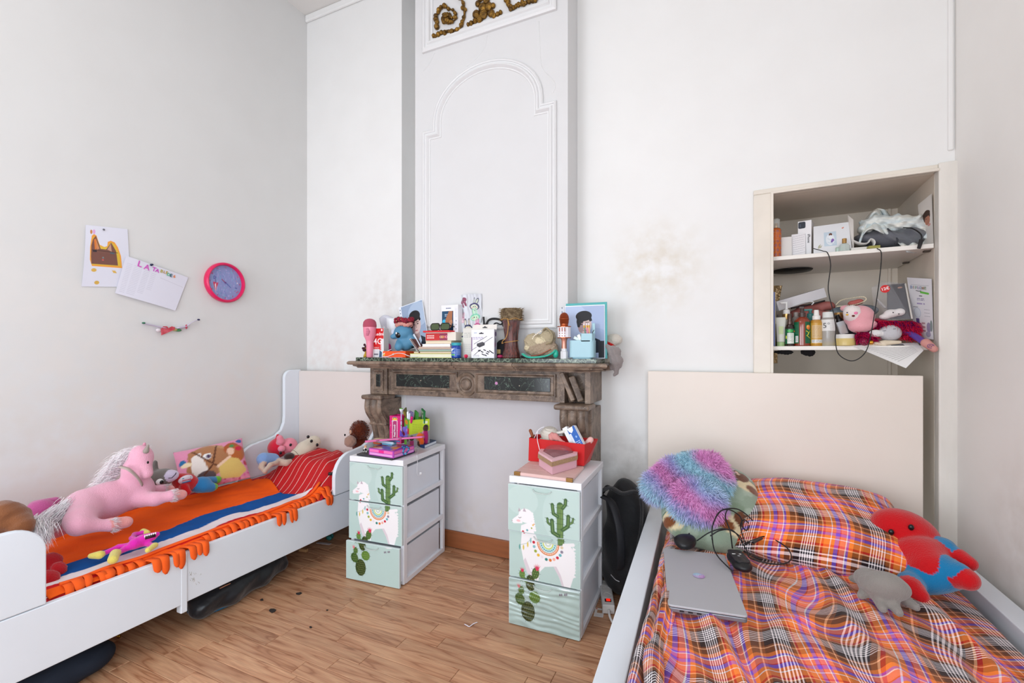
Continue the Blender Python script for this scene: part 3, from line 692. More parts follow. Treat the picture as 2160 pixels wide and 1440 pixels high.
# clear plastic wallet with papers behind
t = stand('plastic_wallet', 'clear crumpled plastic wallet with papers behind the phone box', 'wallet', 826, 2.245, 6)
CLR = mat('clear_plastic', 'e6eaf2', .12, alpha=.35, spec=.8)
k = MB().grid(lambda a, b: (-.085+.16*a, .01*sin(a*7+b*3)+.008*sin(b*11), b*(.24+.02*sin(a*5))), 14, 14, thick=.001); ob('sleeve', k, mat('milky_plastic', 'dcdce6', .25, alpha=.72), t, smooth=True)
k = MB().grid(lambda a, b: (-.06+.10*a, -.008+.012*sin(a*5+b*2), .12+b*.12), 8, 8, thick=.001); ob('paper', k, C('eef0f4', .7), t, smooth=True)
k = MB().box(-.05, .0, -.012, -.006, .02, .10); ob('card', k, C('d31b76', .4), t, bevel=.002)
# portraits
def portrait(cv, x, y, s, rot=0, hair='17151a', suit='1c2430', hairsh=0):
    def q(px_, py_):
        c_, s_ = cos(rad(rot)), sin(rad(rot)); return (x+(px_*c_-py_*s_)*s, y+(px_*s_+py_*c_)*s)
    cv.poly([q(-42, 100), q(-40, 62), q(-14, 44), q(16, 44), q(44, 60), q(50, 100)], suit)
    cv.poly([q(-12, 44), q(14, 44), q(16, 60), q(3, 86), q(-10, 60)], 'b9cbe0').poly([q(0, 60), q(6, 60), q(8, 90), q(2, 90)], suit)
    cv.poly([q(-10, 24), q(12, 24), q(12, 48), q(0, 56), q(-11, 48)], 'a68c8a')
    cv.el(*q(0, 5), 22*s, 30*s, 'd3b9b3', rot).el(*q(-12, 8), 9*s, 24*s, 'a5898b', rot).poly([q(-24, -5), q(-20, -28), q(0, -36), q(20, -28), q(25, -5), q(17, -2), q(12, -16), q(2, -20), q(-2, -4), q(-10, 2), q(-16, 14), q(-22, 12)], hair)
    cv.el(*q(0, -22), 25*s, 17*s, hair, rot)
    for sx in (-9, 9): cv.el(*q(sx, 5), 4*s, 1.6*s, '2a2020', rot).line([q(sx-5, -1), q(sx+5, -1)], 1*s, '3a2a28')
    cv.line([q(0, 6), q(2, 16), q(-1, 17)], .8*s, '8f7068').el(*q(0, 25), 6*s, 2*s, 'b56a6c', rot)
# tilted portrait in a punched sleeve
p0 = PY(890, 760, 2.17); t = thing('portrait_print', 'portrait photo of a dark-haired person in suit, tilted in punched sleeve', 'photo', (p0.x, 2.145, MZ+.062), 0)
ML = RX(83) @ RZ(-14+28)
cv = Canvas(150, 215, 1.0, '93a5bf').el(110, 60, 70, 60, 'a9bbd2').el(30, 180, 50, 60, '8193ad'); portrait(cv, 84, 98, 1.55)
Mx = T(-.008, -.004, .0) @ RX(84) @ RZ(14.5)
panel('photo', cv, .150, .26, Mx, t, m=GLOSSY)
k = MB(); k.M = T(-.008, -.0025, 0) @ RX(84) @ RZ(14.5); k.box(-.092, .078, -.003, .264, -.001, .0); ob('sleeve', k, C('e8ebf2', .3), t)
k = MB(); k.M = T(-.008, -.0035, 0) @ RX(84) @ RZ(14.5)
for i in range(12): k.box(-.087, -.0815, .02+i*.02, .028+i*.02, 0, .0008)
ob('punch_holes', k, C('8d93a5', .6), t); bpy.data.objects['punch_holes']['kind'] = 'stuff'
# blue rubbery animal money box (plain generic animal)
t = stand('animal_figurine', 'rounded blue rubber animal figurine sitting on the orange box', 'figurine', 851, 2.115, 0, z=MZ+.0375)
prs = [E((0, 0, .104), (.058, .048, .046), 0), E((.012, .004, .042), (.046, .04, .04), 0), E((.062, .0, .060), (.02, .018, .05), 0, RY(-38)),
       E((-.045, -.034, .082), (.018, .016, .015), 0), E((-.028, -.012, .022), (.02, .022, .022), 0), E((.002, -.04, .026), (.024, .022, .024), 0), K((-.012, -.03, .05), (-.004, -.045, .02), .014, .016, 0), E((-.012, 0, .146), (.012, .01, .012), 0)]
ob('body', nets(prs, .0045, .012, ['4f87a8']), mat('blue_vinyl', rough=.55, attr=True), t, smooth=True)
k = MB().ell((-.006, -.040, .092), (.020, .010, .019), 16, 10, R=RZ(-6)); ob('eye', k, C('0c0c10', .15), t, smooth=True)
ob('eye_glint', MB().ell((-.012, -.0485, .100), (.005, .002, .006), 10, 6), C('ffffff', .3), t, smooth=True)
ob('ear', nets([E((-.066, .01, .108), (.032, .008, .024), 0, RY(15))], .004, .01), C('c5cede', .5), t, smooth=True, label='pale grey ear')
# scrunchies on its head
t = stand('scrunchie', 'dark red flowered hair scrunchie lying on the blue figurine', 'hair tie', 851, 2.115, 0, z=MZ+.19)
k = MB().tube([(.052*cos(a)+.004, .022*sin(a), .022+.006*cos(3*a)) for a in [2*pi*i/40 for i in range(40)]], [.014+.003*sin(i*1.9) for i in range(40)], 10, closed=True); ob('fabric', k, mat('red_floral', 'a81d38', .85, c2='4b1220', vscale=60, bump=.5, bscale=70), t, smooth=True)
for i in range(9): a = i*.7; ob('flower_print', MB().ell((.05*cos(a), .022*sin(a)-.013, .022+.004*sin(i*2)), (.003, .003, .003), 6, 4), C('c7b46a', .8), t)
t = stand('scrunchie', 'peach satin hair scrunchie under the dark red one', 'hair tie', 851, 2.115, 0, z=MZ+.178)
k = MB().tube([(.044*cos(a)+.004, .024*sin(a), .01+.004*cos(4*a)) for a in [2*pi*i/40 for i in range(40)]], [.012+.003*sin(i*2.3) for i in range(40)], 10, closed=True); ob('fabric', k, C('cf8f84', .6, bump=.4), t, smooth=True)
# orange flat box with cable
t = stand('orange_box', 'flat orange cardboard box under the blue figurine', 'box', 841, 2.115, 0)
ob('carton', MB().box(-.082, .078, -.04, .045, 0, .0365), C('f0561c', .5), t, bevel=.002)
ob('window_label', MB().box(-.078, -.066, -.0408, -.0398, .010, .026), C('e8b43a', .4), t); ob('clasp', MB().lathe([(.006, 0), (.006, .003), (.001, .004)], 12), C('d9c9b8', .3, metal=.6), t)
bpy.data.objects['clasp'].location = (-.006, -.0395, .018); bpy.data.objects['clasp'].rotation_euler = (pi/2, 0, 0)
t = stand('paper_sheet', 'thin printed paper lying flat under the orange box edge', 'paper', 832, 2.085, 0)
ob('sheet', MB().box(-.09, .07, -.018, -.0, 0.0, .0015), C('c8c3da', .6), t)
k = MB().tube(bez([PY(u, v, y) for u, v, y in [(826, 736, 2.10), (815, 742, 2.08), (806, 750, 2.067), (818, 751.5, 2.066), (836, 745, 2.068), (850, 745.5, 2.068), (864, 751, 2.068), (880, 752, 2.066)]], 42), .0017, 8)
solo('charging_cable', 'thin white charging cable curling in front of the orange box', 'cable', k, C('eeeef2', .4), smooth=True)
# small folded card
t = thing('folded_card', 'small white folded card with blue scribble leaning right of the blue figurine', 'card', tuple(PY(876, 700, 2.12)), 0)
k = MB(); k.M = RX(80) @ RZ(38); k.box(-.018, .018, -.045, .045, 0, .001); ob('card', k, C('e4e8f0', .6), t)
k = MB(); k.M = RX(80) @ RZ(38); k.tube([(-.008, -.02, .002), (0, -.01, .002), (-.006, 0, .002), (.006, .008, .002)], .0015, 6); ob('scribble', k, C('3153a0', .6), t)
t.location.z = MZ+.09
# books and pads, one on another
stackspec = [('lime green ring binder lying at the bottom of the mantel book stack', 'ring_binder', 864, 953, 745.5, 754, 'c3cf2e', 'ebe6cf'),
 ('tan covered thin book on the lime binder', 'thin_book', 872, 952, 741.2, 745.4, 'b98c4e', 'e0d2b6'),
 ('green and blue thin book, third from bottom of mantel stack', 'thin_book', 876, 952, 737.4, 741, '3e8080', 'b9c9b0'),
 ('purple edged thin book in the middle of the mantel stack', 'thin_book', 880, 952, 733.6, 737.2, '7c6ab4', 'd9c79a'),
 ('cream thin book with orange edge, under the white pad', 'thin_book', 882, 951, 731.0, 733.4, 'c98f5a', 'e6dcc8'),
 ('white writing pad, upper middle of mantel stack', 'writing_pad', 890, 950, 725.2, 730.8, 'eef1fb', 'fafaff'),
 ('beige paperback lying over the white pad', 'paperback', 897, 952, 718.6, 725, 'cdb38f', 'e6d8be')]
YS = 2.125
for lb, nm, u0, u1, v0, v1, cc, pc in stackspec:
    x0, x1 = PY(u0, 740, 2.08).x, PY(u1, 740, 2.08).x; z0, z1 = zz(v1, 910, 2.08), zz(v0, 910, 2.08)
    if z0 < MZ+.004: z0 = MZ
    t = thing(nm, lb, 'book', ((x0+x1)/2, YS, z0), 0, 'books stacked on the mantel'); w = x1-x0; h = z1-z0; e = min(.0016, h*.2)
    ob('cover', MB().box(-w/2, w/2, -.045, .06, 0, e).box(-w/2, w/2, -.045, .06, h-e, h).box(-w/2, w/2, .058, .06, 0, h), C(cc, .4), t)
    ob('pages', MB().box(-w/2+.003, w/2-.003, -.043, .058, e, h-e), C(pc, .8), t)
# spiral notebook leaning on the stack
t = thing('spiral_notebook', 'brown spiral notebook leaning against the left side of the stack', 'notebook', (PY(880, 740, 2.11).x, 2.12, MZ+.03), 0)
k = MB(); k.M = T(.012, 0, .03) @ RY(52); k.box(-.055, .042, -.04, .05, -.004, .004); ob('cover', k, C('5c2a22', .5), t, bevel=.001)
for i in range(11):
    k = MB(); k.M = T(.012, 0, .03) @ RY(52) @ T(-.055+i*.0088, -.043, 0) @ RY(90); k.tube([(.006*cos(a), .006*sin(a), 0) for a in [2*pi*j/10 for j in range(10)]], .0011, 5, closed=True); ob('ring', k, C('e4e0da', .3), t)
# board game boxes
zb0 = zz(718.4, 930, 2.10)
t = thing('game_box', 'red and cream small game box on top of the book stack', 'box', (PY(937, 740, 2.13).x, 2.135, zb0), 2)
w, h = ww(906, 969, 2.09), zz(700.5, 930, 2.09)-zb0
ob('carton', MB().box(-w/2, w/2, -.045, .05, 0, h), C('e6ddd0', .5), t, bevel=.001)
cv = Canvas(100, 38, 2, 'c62a2c').rect(0, 0, 100, 4, 'b51f22').rect(65, 3, 100, 38, '8e2f53')
for i, cc in enumerate(('e5c9a5', 'f2cf64', 'e46a4e', 'f0a0b4')): cv.ring(71+i*8, 20, 5, 2.4, cc)
for r in range(2):
    for i in range(5): cv.rect(6+i*7, 10+r*11, 11+i*7, 17+r*11, 'f4d9d4', .85)
panel('front_print', cv, w*.72, h*.86, T(-w*.13, -.0455, h*.04) @ RX(90), t)
zt = zb0+h
t = thing('red_folder', 'flat thin red folder under the sunglasses', 'folder', (PY(929, 740, 2.12).x, 2.13, zt), 0)
ob('cover', MB().box(-.085, .085, -.055, .05, 0, .0095), C('d8222a', .4), t, bevel=.002)
t = thing('sunglasses', 'dark framed green lens sunglasses on the red folder', 'glasses', (PY(931, 740, 2.1).x, 2.10, zt+.0095), 0)
for sx in (-.032, .032):
    k = MB(); k.M = T(sx, -.012, .021) @ RX(82); k.prism(rrect(-.026, .026, -.016, .016, .012), -.001, .001); ob('lens', k, mat('green_lens', '3d4d26', .08, spec=.9), t)
    k = MB(); k.M = T(sx, -.012, .021) @ RX(82); k.tube([(p[0], p[1], 0) for p in rrect(-.028, .028, -.018, .018, .013)], .0028, 6, closed=True); ob('rim', k, C('1a1614', .25), t, smooth=True)
    k = MB().tube([(sx*1.95, -.012, .026), (sx*1.98, .04, .02), (sx*1.7, .07, .006)], .0025, 6); ob('temple', k, C('1a1614', .25), t, smooth=True)
ob('bridge', MB().tube([(-.008, -.014, .028), (.008, -.014, .028)], .003, 6), C('1a1614', .25), t, smooth=True)
# white electronics box with a blue picture, on the folder
t = thing('product_box', 'upright white box with dark blue picture of hands behind the sunglasses', 'box', (PY(948, 740, 2.15).x, 2.155, zt-.015), -3)
w, h = ww(929, 957, 2.14), zz(643.5, 945, 2.14)-zt+.015
ob('carton', MB().box(-w/2, w/2+.026, -.022, .022, 0, h), C('eeeef2', .35), t, bevel=.001)
cv = Canvas(64, 120, 1.8, '16324c').el(20, 40, 50, 60, '1d4a6b').el(14, 55, 11, 12, '31b6dd').words(16, 16, 50, 2, 8, 3, 'e8f3fa')
cv.poly([(60, 0), (40, 0), (22, 40), (18, 58), (34, 62), (58, 46)], 'a86c4b').poly([(58, 46), (44, 50), (30, 74), (20, 90), (34, 98), (52, 84), (60, 60)], 'c08562').poly([(38, 62), (50, 66), (34, 90), (22, 94)], 'd8dde6').rect(0, 0, 64, 1, '16324c')
panel('front_print', cv, w*.88, h*.76, T(0, -.0224, h*.04) @ RX(90), t, m=GLOSSY); text('• ————', .012, T(.004, -.0226, h*.9) @ RX(90), C('23386e', .5), t, bold=.0004)
bpy.data.objects.remove(bpy.data.objects['lettering.002']) if 'lettering.002' in bpy.data.objects else None
ob('brand_bar', MB().box(-.004, .022, -.0228, -.022, h*.885, h*.905).box(-.010, -.006, -.0228, -.022, h*.88, h*.91), C('23386e', .5), t)
cv = Canvas(24, 120, 1.2, 'e9e9f0').words(9, 12, 14, 9, 4, 2, 'b4b6c6').el(12, 62, 2, 3, '30334a').el(12, 78, 2, 3, '30334a').el(12, 96, 2, 3, '30334a')
panel('side_print', cv, .022, h*.95, T(w/2+.0135, -.0224, .002) @ RX(90), t)
# clear bag printed with pastel rabbits
t = stand('printed_bag', 'clear crinkled bag printed with pastel rabbits behind the adapter box', 'bag', 991, 2.172, 0)
h = zz(620, 990, 2.165)-MZ
cv = Canvas(130, 300, 1.0, 'd4d6dc')
for x, y, s, hd, bd, R_ in ((24, 30, 1, '8c4a63', '8c4a63', 150), (96, 60, 1.2, '4a4570', 'd8dfc9', 8), (100, 110, 1.2, '86cdb2', 'c9e6c8', -8), (22, 120, 1, 'dd9cb2', 'eed2d8', 10), (60, 165, 1.4, '37395c', 'e2dac6', -6), (112, 150, .9, 'c95a8f', 'e6a8c6', 0), (30, 215, 1.2, '4a4570', 'd8dfc9', 12), (95, 225, 1.2, 'dd9cb2', 'eed2d8', -12)):
    for sx in (-7, 7):
        cx_, cy_ = x+(sx*cos(rad(R_))+22*sin(rad(R_)))*s, y+(sx*sin(rad(R_))-22*cos(rad(R_)))*s
        cv.el(cx_, cy_, 5*s, 14*s, hd, R_).el(cx_, cy_, 3*s, 10*s, bd, R_)
    cv.el(x, y, 20*s, 15*s, hd, R_).el(x, y+2*s, 16*s, 11*s, bd, R_).el(x-6*s, y, 2*s, 2.6*s, '1d1a22').el(x+6*s, y, 2*s, 2.6*s, '1d1a22').el(x-11*s, y+4*s, 2.4*s, 1.5*s, 'e58aa0').el(x+11*s, y+4*s, 2.4*s, 1.5*s, 'e58aa0')
panel('bag', cv, .135, h, T(0, .0, 0) @ RX(88), t, bend=lambda a, b: .018*cos(a*3)+.005*sin(a*22+b*9)+.004*sin(b*25), m=GLOSSY, thick=.002)
# blue ointment jar
t = stand('ointment_jar', 'small blue jar with teal lid in front of the book stack', 'jar', 962.5, 2.085, 10)
ob('jar', MB().lathe([(.024, 0), (.026, .003), (.0265, .008), (.0265, .055), (.0245, .062), (.0235, .066)], 28), mat('cobalt_glass', '123f9c', .12, spec=.8), t, smooth=40)
ob('lid', MB().lathe([(.026, .066), (.0265, .068), (.0265, .079), (.0255, .081), (.001, .0815)], 28), C('2f9fae', .4), t, smooth=40)
cv = Canvas(60, 40, 1.5, '1b55ad').poly([(0, 0), (30, 0), (14, 14), (0, 16)], 'e9eef6').words(2, 16, 34, 2, 6, 2.4, 'e9f0fa').rect(0, 30, 32, 36, '6fc447').words(40, 4, 58, 7, 4.5, 1.6, 'c6d6ee')
k = MB(); nx, ny = cv.nx, cv.ny
k.add([(.0268*sin(-1.3+2.6*i/(nx-1)), -.0268*cos(-1.3+2.6*i/(nx-1)), .05-.04*j/(ny-1)) for j in range(ny) for i in range(nx)], [(j*nx+i, (j+1)*nx+i, (j+1)*nx+i+1, j*nx+i+1) for j in range(ny-1) for i in range(nx-1)], col=cv.a.reshape(-1, 3).tolist())
ob('label_print', k, GLOSSY, t, smooth=True)
# beige paper pieces, white booklet, pink gem
t = stand('paper_scrap', 'bent beige card between the blue jar and the adapter box', 'card', 984, 2.125, 20)
ob('sheet', MB().grid(lambda a, b: (-.03+.05*a-.02*b*a, .01+.02*a*a, b*(.085-.02*a)), 6, 6, thick=.001), C('d8cfbf', .7), t, smooth=True)
t = stand('toy_gem', 'faceted bright pink toy gem in front of the beige card', 'toy', 983, 2.075, 0)
ob('gem', MB().lathe([(.006, 0), (.012, .008), (.0125, .013), (.006, .019), (.001, .0195)], 6), C('d92f55', .2), t)
t = stand('carton_box', 'off-white carton with grey print, behind left edge of the adapter box', 'box', 992, 2.138, 0)
ob('carton', MB().box(-.033, .045, -.02, .025, 0, .16), C('dcd8cf', .5), t, bevel=.001)
cv = Canvas(60, 150, 1, 'dedad2').words(6, 20, 50, 3, 10, 4, 'a8aaa6').words(6, 80, 50, 12, 5, 1.6, '9c9c98'); panel('front_print', cv, .07, .15, T(.002, -.0205, .004) @ RX(90), t)
# adapter box
t = stand('adapter_box', 'white box printed with charger and plug tips, front centre of the mantel', 'box', 1021, 2.095, 3)
w, h = ww(994, 1041, 2.075), zz(694.5, 1020, 2.075)-MZ; d = .034
ob('carton', MB().box(-w/2, w/2, -d/2, d/2, 0, h), C('edecf2', .4), t, bevel=.001)
k = MB(); k.M = T(-.002, .012, h) @ RX(-8); k.box(-w/2-.004, w/2+.004, -.001, .001, 0, .027); ob('hang_tab', k, C('e3dcd4', .5), t)
k = MB(); k.M = T(0, .0105, h+.012) @ RX(82); k.prism([(-.013, -.003), (.013, -.003), (.013, .001), (.004, .002), (.003, .006), (-.003, .006), (-.004, .002), (-.013, .001)], 0, .0012); ob('hang_slot', k, C('2a2a30', .5), t)
cv = Canvas(105, 130, 2, 'eeedf3').rect(0, 34, 4, 100, '6c3a78').poly([(36, 15), (42, 15), (44, 12), (49, 12), (51, 15), (57, 15), (57, 20), (36, 20)], '2a2a30').words(12, 12, 26, 1, 6, 5, 'a8b6d2')
cv.words(8, 34, 56, 2, 7, 3, '7a5fa8', 5).line([(12, 66), (72, 31)], 1.1, '4a4a50').line([(60, 60), (98, 35)], 1.1, '4a4a50').poly([(26, 64), (52, 56), (63, 62), (62, 72), (38, 82), (25, 75)], '3c3b40').poly([(26, 64), (52, 56), (63, 62), (37, 72)], '4a494f').line([(24, 80), (2, 94)], 1, '4a4a50')
cv.line([(14, 116), (34, 98)], 1.2, '4a4a50').poly([(30, 94), (42, 92), (46, 96), (34, 102)], '2d2d33')
for x, y in ((46, 100), (58, 92), (74, 100), (70, 108), (62, 116), (50, 112), (84, 97), (94, 104)): cv.line([(x, y), (x+8, y+4)], 2.4, '34343a')
for i in range(3): cv.ring(12+i*10, 120, 3.2, 1, '55555c')
panel('front_print', cv, w-.002, h-.002, T(0, -d/2-.0005, .001) @ RX(90), t)
cv = Canvas(34, 130, 1, 'dcdce6').el(18, 20, 12, 12, '6c5a80').el(16, 62, 9, 26, '9b9bb0').rect(6, 60, 12, 80, 'c04a90').el(18, 95, 10, 20, 'a8b0cc'); panel('side_print', cv, d-.002, h-.002, T(w/2+.0005, 0, .001) @ RZ(90) @ RX(90), t)
# black bow strap, black cap behind the drum
k = MB()
for pts in ([(1024, 690), (1030, 676), (1042, 672), (1058, 676), (1062, 688)], [(1036, 690), (1046, 681), (1056, 684), (1062, 678)], [(1020, 668), (1021, 690), (1020, 752)]):
    k.tube(bez([PY(u, v, 2.165) for u, v in pts], 20), .006, 6, flat=.5)
solo('black_strap', 'black ribbon strap showing behind the adapter box and drum', 'strap', k, C('18171b', .6), smooth=True)
t = stand('cloth_hat', 'black cloth cap with tan band squeezed behind the drum', 'cap', 1062, 2.158, 0)
ob('crown', nets([E((0, 0, .045), (.05, .02, .055), 0), E((-.02, -.005, .03), (.035, .02, .03), 0)], .005, .01), C('17161a', .9), t, smooth=True)
ob('band', MB().box(-.05, -.005, -.028, -.02, .022, .045), C('b59a63', .6), t, bevel=.002)
t = stand('candy_packet', 'small magenta wrapped packet at the foot of the drum', 'packet', 1055, 2.10, 10); ob('wrapper', MB().ell((0, 0, .009), (.016, .012, .009), 12, 8), C('a51d55', .35), t, smooth=True)
# hide-topped wooden drum
t = stand('wooden_drum', 'dark red wooden goblet drum with hairy hide top on the mantel', 'drum', 1079, 2.107, 0)
h = .262; prof = [(.046, 0), (.048, .005), (.045, .02), (.037, .05), (.0335, .085), (.036, .12), (.043, .165), (.049, .21), (.0505, .232)]
ob('shell', MB().lathe([(r, z*h/.262) for r, z in prof], 12), mat('red_wood', '6b2f26', .22, c2='2a1210', vscale=14, stretch=(14, 14, 1), coat=.5, bump=.3, bscale=30), t, smooth=25)
k = MB(); n = 36; vs = []
for j, (r, z) in enumerate([(.052, .192), (.0535, .21), (.055, .23), (.054, .246), (.049, .252), (.02, .254)]):
    for i in range(n): a = 2*pi*i/n; q = 1+.05*noise.noise(V((cos(a)*3, sin(a)*3, j*.9))); vs.append((r*q*cos(a), r*q*sin(a), z-(.012*noise.noise(V((cos(a)*4, sin(a)*4, 2))) if j < 2 else 0)))
k.add(vs, [(j*n+i, j*n+(i+1) % n, (j+1)*n+(i+1) % n, (j+1)*n+i) for j in range(5) for i in range(n)]+[tuple(5*n+i for i in range(n))]); ob('hide', k, mat('goat_hide', '8d7a5e', .9, c2='5c4a35', vscale=50, bump=.8, bscale=120), t, smooth=True)
k = MB(); q = random.Random(4)
for i in range(420):
    a = q.uniform(0, 2*pi); z = q.uniform(.19, .254); c = lin(q.choice(['9c8663', '6f5a40', 'b7a27c', '4c3d2c'])); strands(k, (.053*cos(a), .053*sin(a), z), (cos(a), sin(a), .3), q.uniform(.01, .022), .0008, .4, .6, c, q)
ob('hide_hair', k, FUR, t, kind='stuff')
CRD = C('b98a4e', .7)
k = MB().tube([(.0545*cos(a), .0545*sin(a), .197+.004*sin(6*a)) for a in [2*pi*i/36 for i in range(36)]], .0022, 6, closed=True); ob('cord', k, CRD, t, smooth=True)
k = MB().tube([(.0355*cos(a), .0355*sin(a), .085+.005*sin(a+1)) for a in [2*pi*i/30 for i in range(30)]], .0022, 6, closed=True).tube(bez([(.004, -.058, .2), (.006, -.053, .17), (0, -.047, .13), (-.012, -.045, .10), (-.03, -.04, .088), (-.04, -.03, .075), (-.03, -.034, .078)], 24), .0022, 6).tube([(.004, -.058, .2), (.01, -.054, .175), (.012, -.05, .162)], .0025, 6); ob('cord', k, CRD, t, smooth=True)
# crumpled straw and fur purse with beads
t = stand('fabric_purse', 'crumpled beige fabric and fur purse with a pearl string beside the drum', 'purse', 1139, 2.12, 0)
prs = [E((0, 0, .05), (.085, .04, .045), 0), E((-.03, -.012, .085), (.05, .03, .04), 1), E((.04, .005, .105), (.042, .028, .040), 1), E((.05, .0, .045), (.045, .034, .04), 0), E((0, -.02, .085), (.035, .02, .02), 2), E((-.045, -.015, .055), (.03, .02, .02), 2)]
ds = lambda G: .0035*np.sin(G[..., 0]*190+6*np.sin(G[..., 2]*70))*np.cos(G[..., 2]*120+G[..., 0]*60)
ob('body', nets(prs, .0045, .012, ['a8957f', 'b6a88c', 'ddcfae'], ds), mat('purse_cloth', rough=.9, attr=True, bump=.7, bscale=150), t, smooth=True)
k = MB().tube(bez([(.024, -.012, .140), (.045, -.02, .148), (.074, -.02, .115), (.07, -.028, .08), (.045, -.036, .07)], 24), .011, 8, flat=.35); ob('strap', k, C('a89a7c', .9, bump=.4, bscale=200), t, smooth=True)
for i in range(11): p = bez([(-.03, -.034, .078), (-.02, -.038, .105), (0, -.034, .122), (.022, -.024, .138)], 10)[min(i, 9)]; ob('pearl', MB().ell(p, .0042, 8, 6), C('efe6d4', .25), t, smooth=True)
k = MB().tube(bez([(-.03, -.04, .012), (.02, -.045, .02), (.07, -.034, .045)], 12), .006, 6, flat=.5); ob('piping', k, C('9a5a45', .7), t, smooth=True)
# teal satin headband
k = MB().tube(bez([PY(u, v, y) for u, v, y in [(1103, 746, 2.085), (1112, 752, 2.075), (1126, 753.5, 2.07), (1150, 751, 2.075), (1164, 745, 2.085), (1170, 739, 2.10)]], 24), [.0125]*25, 8, flat=.4)
k.ell(PY(1172, 746, 2.10), (.015, .012, .021), 12, 8)
solo('satin_headband', 'turquoise satin headband curled in front of the beige purse', 'headband', k, mat('teal_satin', '1fb095', .3, sheen=.3), smooth=True)
k = MB().tube(bez([PY(u, v, y) for u, v, y in [(1100, 752, 2.09), (1108, 754, 2.075), (1120, 755, 2.068)]], 8), .006, 6); solo('black_ribbon', 'black ribbon tail between the drum and turquoise headband', 'ribbon', k, C('17171a', .7), smooth=True)
# karaoke microphone
t = stand('karaoke_microphone', 'rose-gold and white karaoke microphone standing upright before the right portrait', 'microphone', 1190, 2.082, 0)
RG = mat('rose_gold', 'b8643f', .22, metal=.85); sc = 1.0
ob('base', MB().lathe([(.0185, 0), (.0185, .034), (.0135, .036), (.013, .048)], 8), mat('frosted_base', 'dcdcde', .3), t)
ob('handle', MB().lathe([(.0125, .048), (.0125, .082), (.015, .092), (.0175, .098)], 24), mat('rose_gold_pale', 'cf9280', .3, metal=.6), t, smooth=40)
for z in (.097, .150): ob('trim_ring', MB().lathe([(.030, z), (.0335, z+.001), (.0335, z+.004), (.030, z+.005)], 32), RG, t, smooth=30)
ob('speaker_body', MB().lathe([(.0305, .100), (.0315, .102), (.0315, .149), (.0305, .152)], 10), C('e9e5ea', .3), t, smooth=20)
k = MB()
for x in (-.013, 0, .013): k.box(x-.0018, x+.0018, -.0325, -.029, .128, .147)
for x in (-.013, 0, .013): k.ell((x, -.031, .12), (.0028, .0018, .002), 8, 6).ell((x, -.031, .108), (.0024, .0018, .0022), 8, 6)
ob('buttons', k, C('a0492c', .4), t, kind='stuff')
ob('collar', MB().lathe([(.017, .155), (.0195, .160), (.0195, .168)], 24), RG, t, smooth=30)
ob('grille', MB().lathe([(.0195, .165), (.0215, .172), (.0225, .186), (.0225, .192), (.021, .203), (.016, .213), (.008, .219), (.001, .2205)], 28), mat('copper_mesh', 'b5522a', .4, metal=.5, bump=1, bscale=900), t, smooth=True)
ob('grille_ring', MB().tube([(.0232*cos(a), .0232*sin(a), .189) for a in [2*pi*i/30 for i in range(30)]], .0016, 6, closed=True), RG, t, smooth=True)
# right portrait in a teal folder
t = stand('portrait_print', 'portrait photo of a dark-haired person in a teal folder, right end of mantel', 'photo', 1235, 2.172, 0)
w, h = ww(1193, 1277, 2.165), zz(642, 1234, 2.165)-MZ
cv = Canvas(150, 210, 1.1, 'a7b7d6').el(30, 60, 60, 70, 'b6c5e2').el(120, 140, 50, 50, '9badcd'); portrait(cv, 74, 68, 1.25, -4)
cv.rect(128, 142, 150, 210, '23252c')
panel('photo', cv, w-.006, h-.012, T(-.002, -.006, .004) @ RX(91.5), t)
k = MB(); k.M = T(-.002, -.004, 0) @ RX(91.5); k.box(-w/2, w/2, 0, h-.004, -.001, .0); ob('sleeve', k, C('ecedf4', .3), t)
k = MB(); k.M = T(.004, -.001, 0) @ RX(91.5); k.box(-w/2-.002, w/2+.004, 0, h+.008, -.003, -.0); ob('folder', k, C('1c9d9c', .3), t, bevel=.001)
k = MB(); k.M = T(-w/2-.016, -.006, 0) @ RX(91); k.box(-.012, .012, 0, h*.96, 0, .0006); ob('punched_strip', k, mat('strip_plastic', 'dfe2ea', .3, alpha=.5), t)
k = MB(); k.M = T(-w/2-.016, -.0072, 0) @ RX(91)
for i in range(12): k.box(-.003, .002, .016+i*.021, .023+i*.021, 0, .0006)
ob('punch_holes', k, C('70788a', .6), t, kind='stuff')
# pen holder
t = stand('pen_holder', 'pale blue stepped desk organiser cup holding pencils and tape', 'pen holder', 1229, 2.095, 0)
w = ww(1205, 1257, 2.07)
LB = C('a5cbd6', .4)
k = MB()
outer = rrect(-w/2, w/2, -.03, .03, .016)
k.prism(outer, .006, .0865); ob('cup', k, LB, t, bevel=.001)
k = MB(); o2 = rrect(-w/2+.002, w/2-.002, -.028, .028, .015); 
def shellwall(x0, x1, z0, z1):
    return MB().box(x0, x1, -.03, -.027, z0, z1).box(x0, x1, .027, .03, z0, z1)
ob('tall_compartment', MB().box(.0, w/2-.006, -.03, -.0275, .08, .118).box(w/2-.008, w/2-.0055, -.03, .026, .08, .118).box(0, .0025, -.03, .026, .08, .118).box(.0, w/2-.006, .0245, .027, .08, .118), LB, t, bevel=.0008)
ob('back_fin', MB().box(w/2-.02, w/2-.006, .0245, .027, .118, .168), LB, t, bevel=.001); ob('foot', MB().prism(rrect(-w/2+.012, w/2-.012, -.024, .024, .014), 0, .006), C('8dbccb', .4), t)
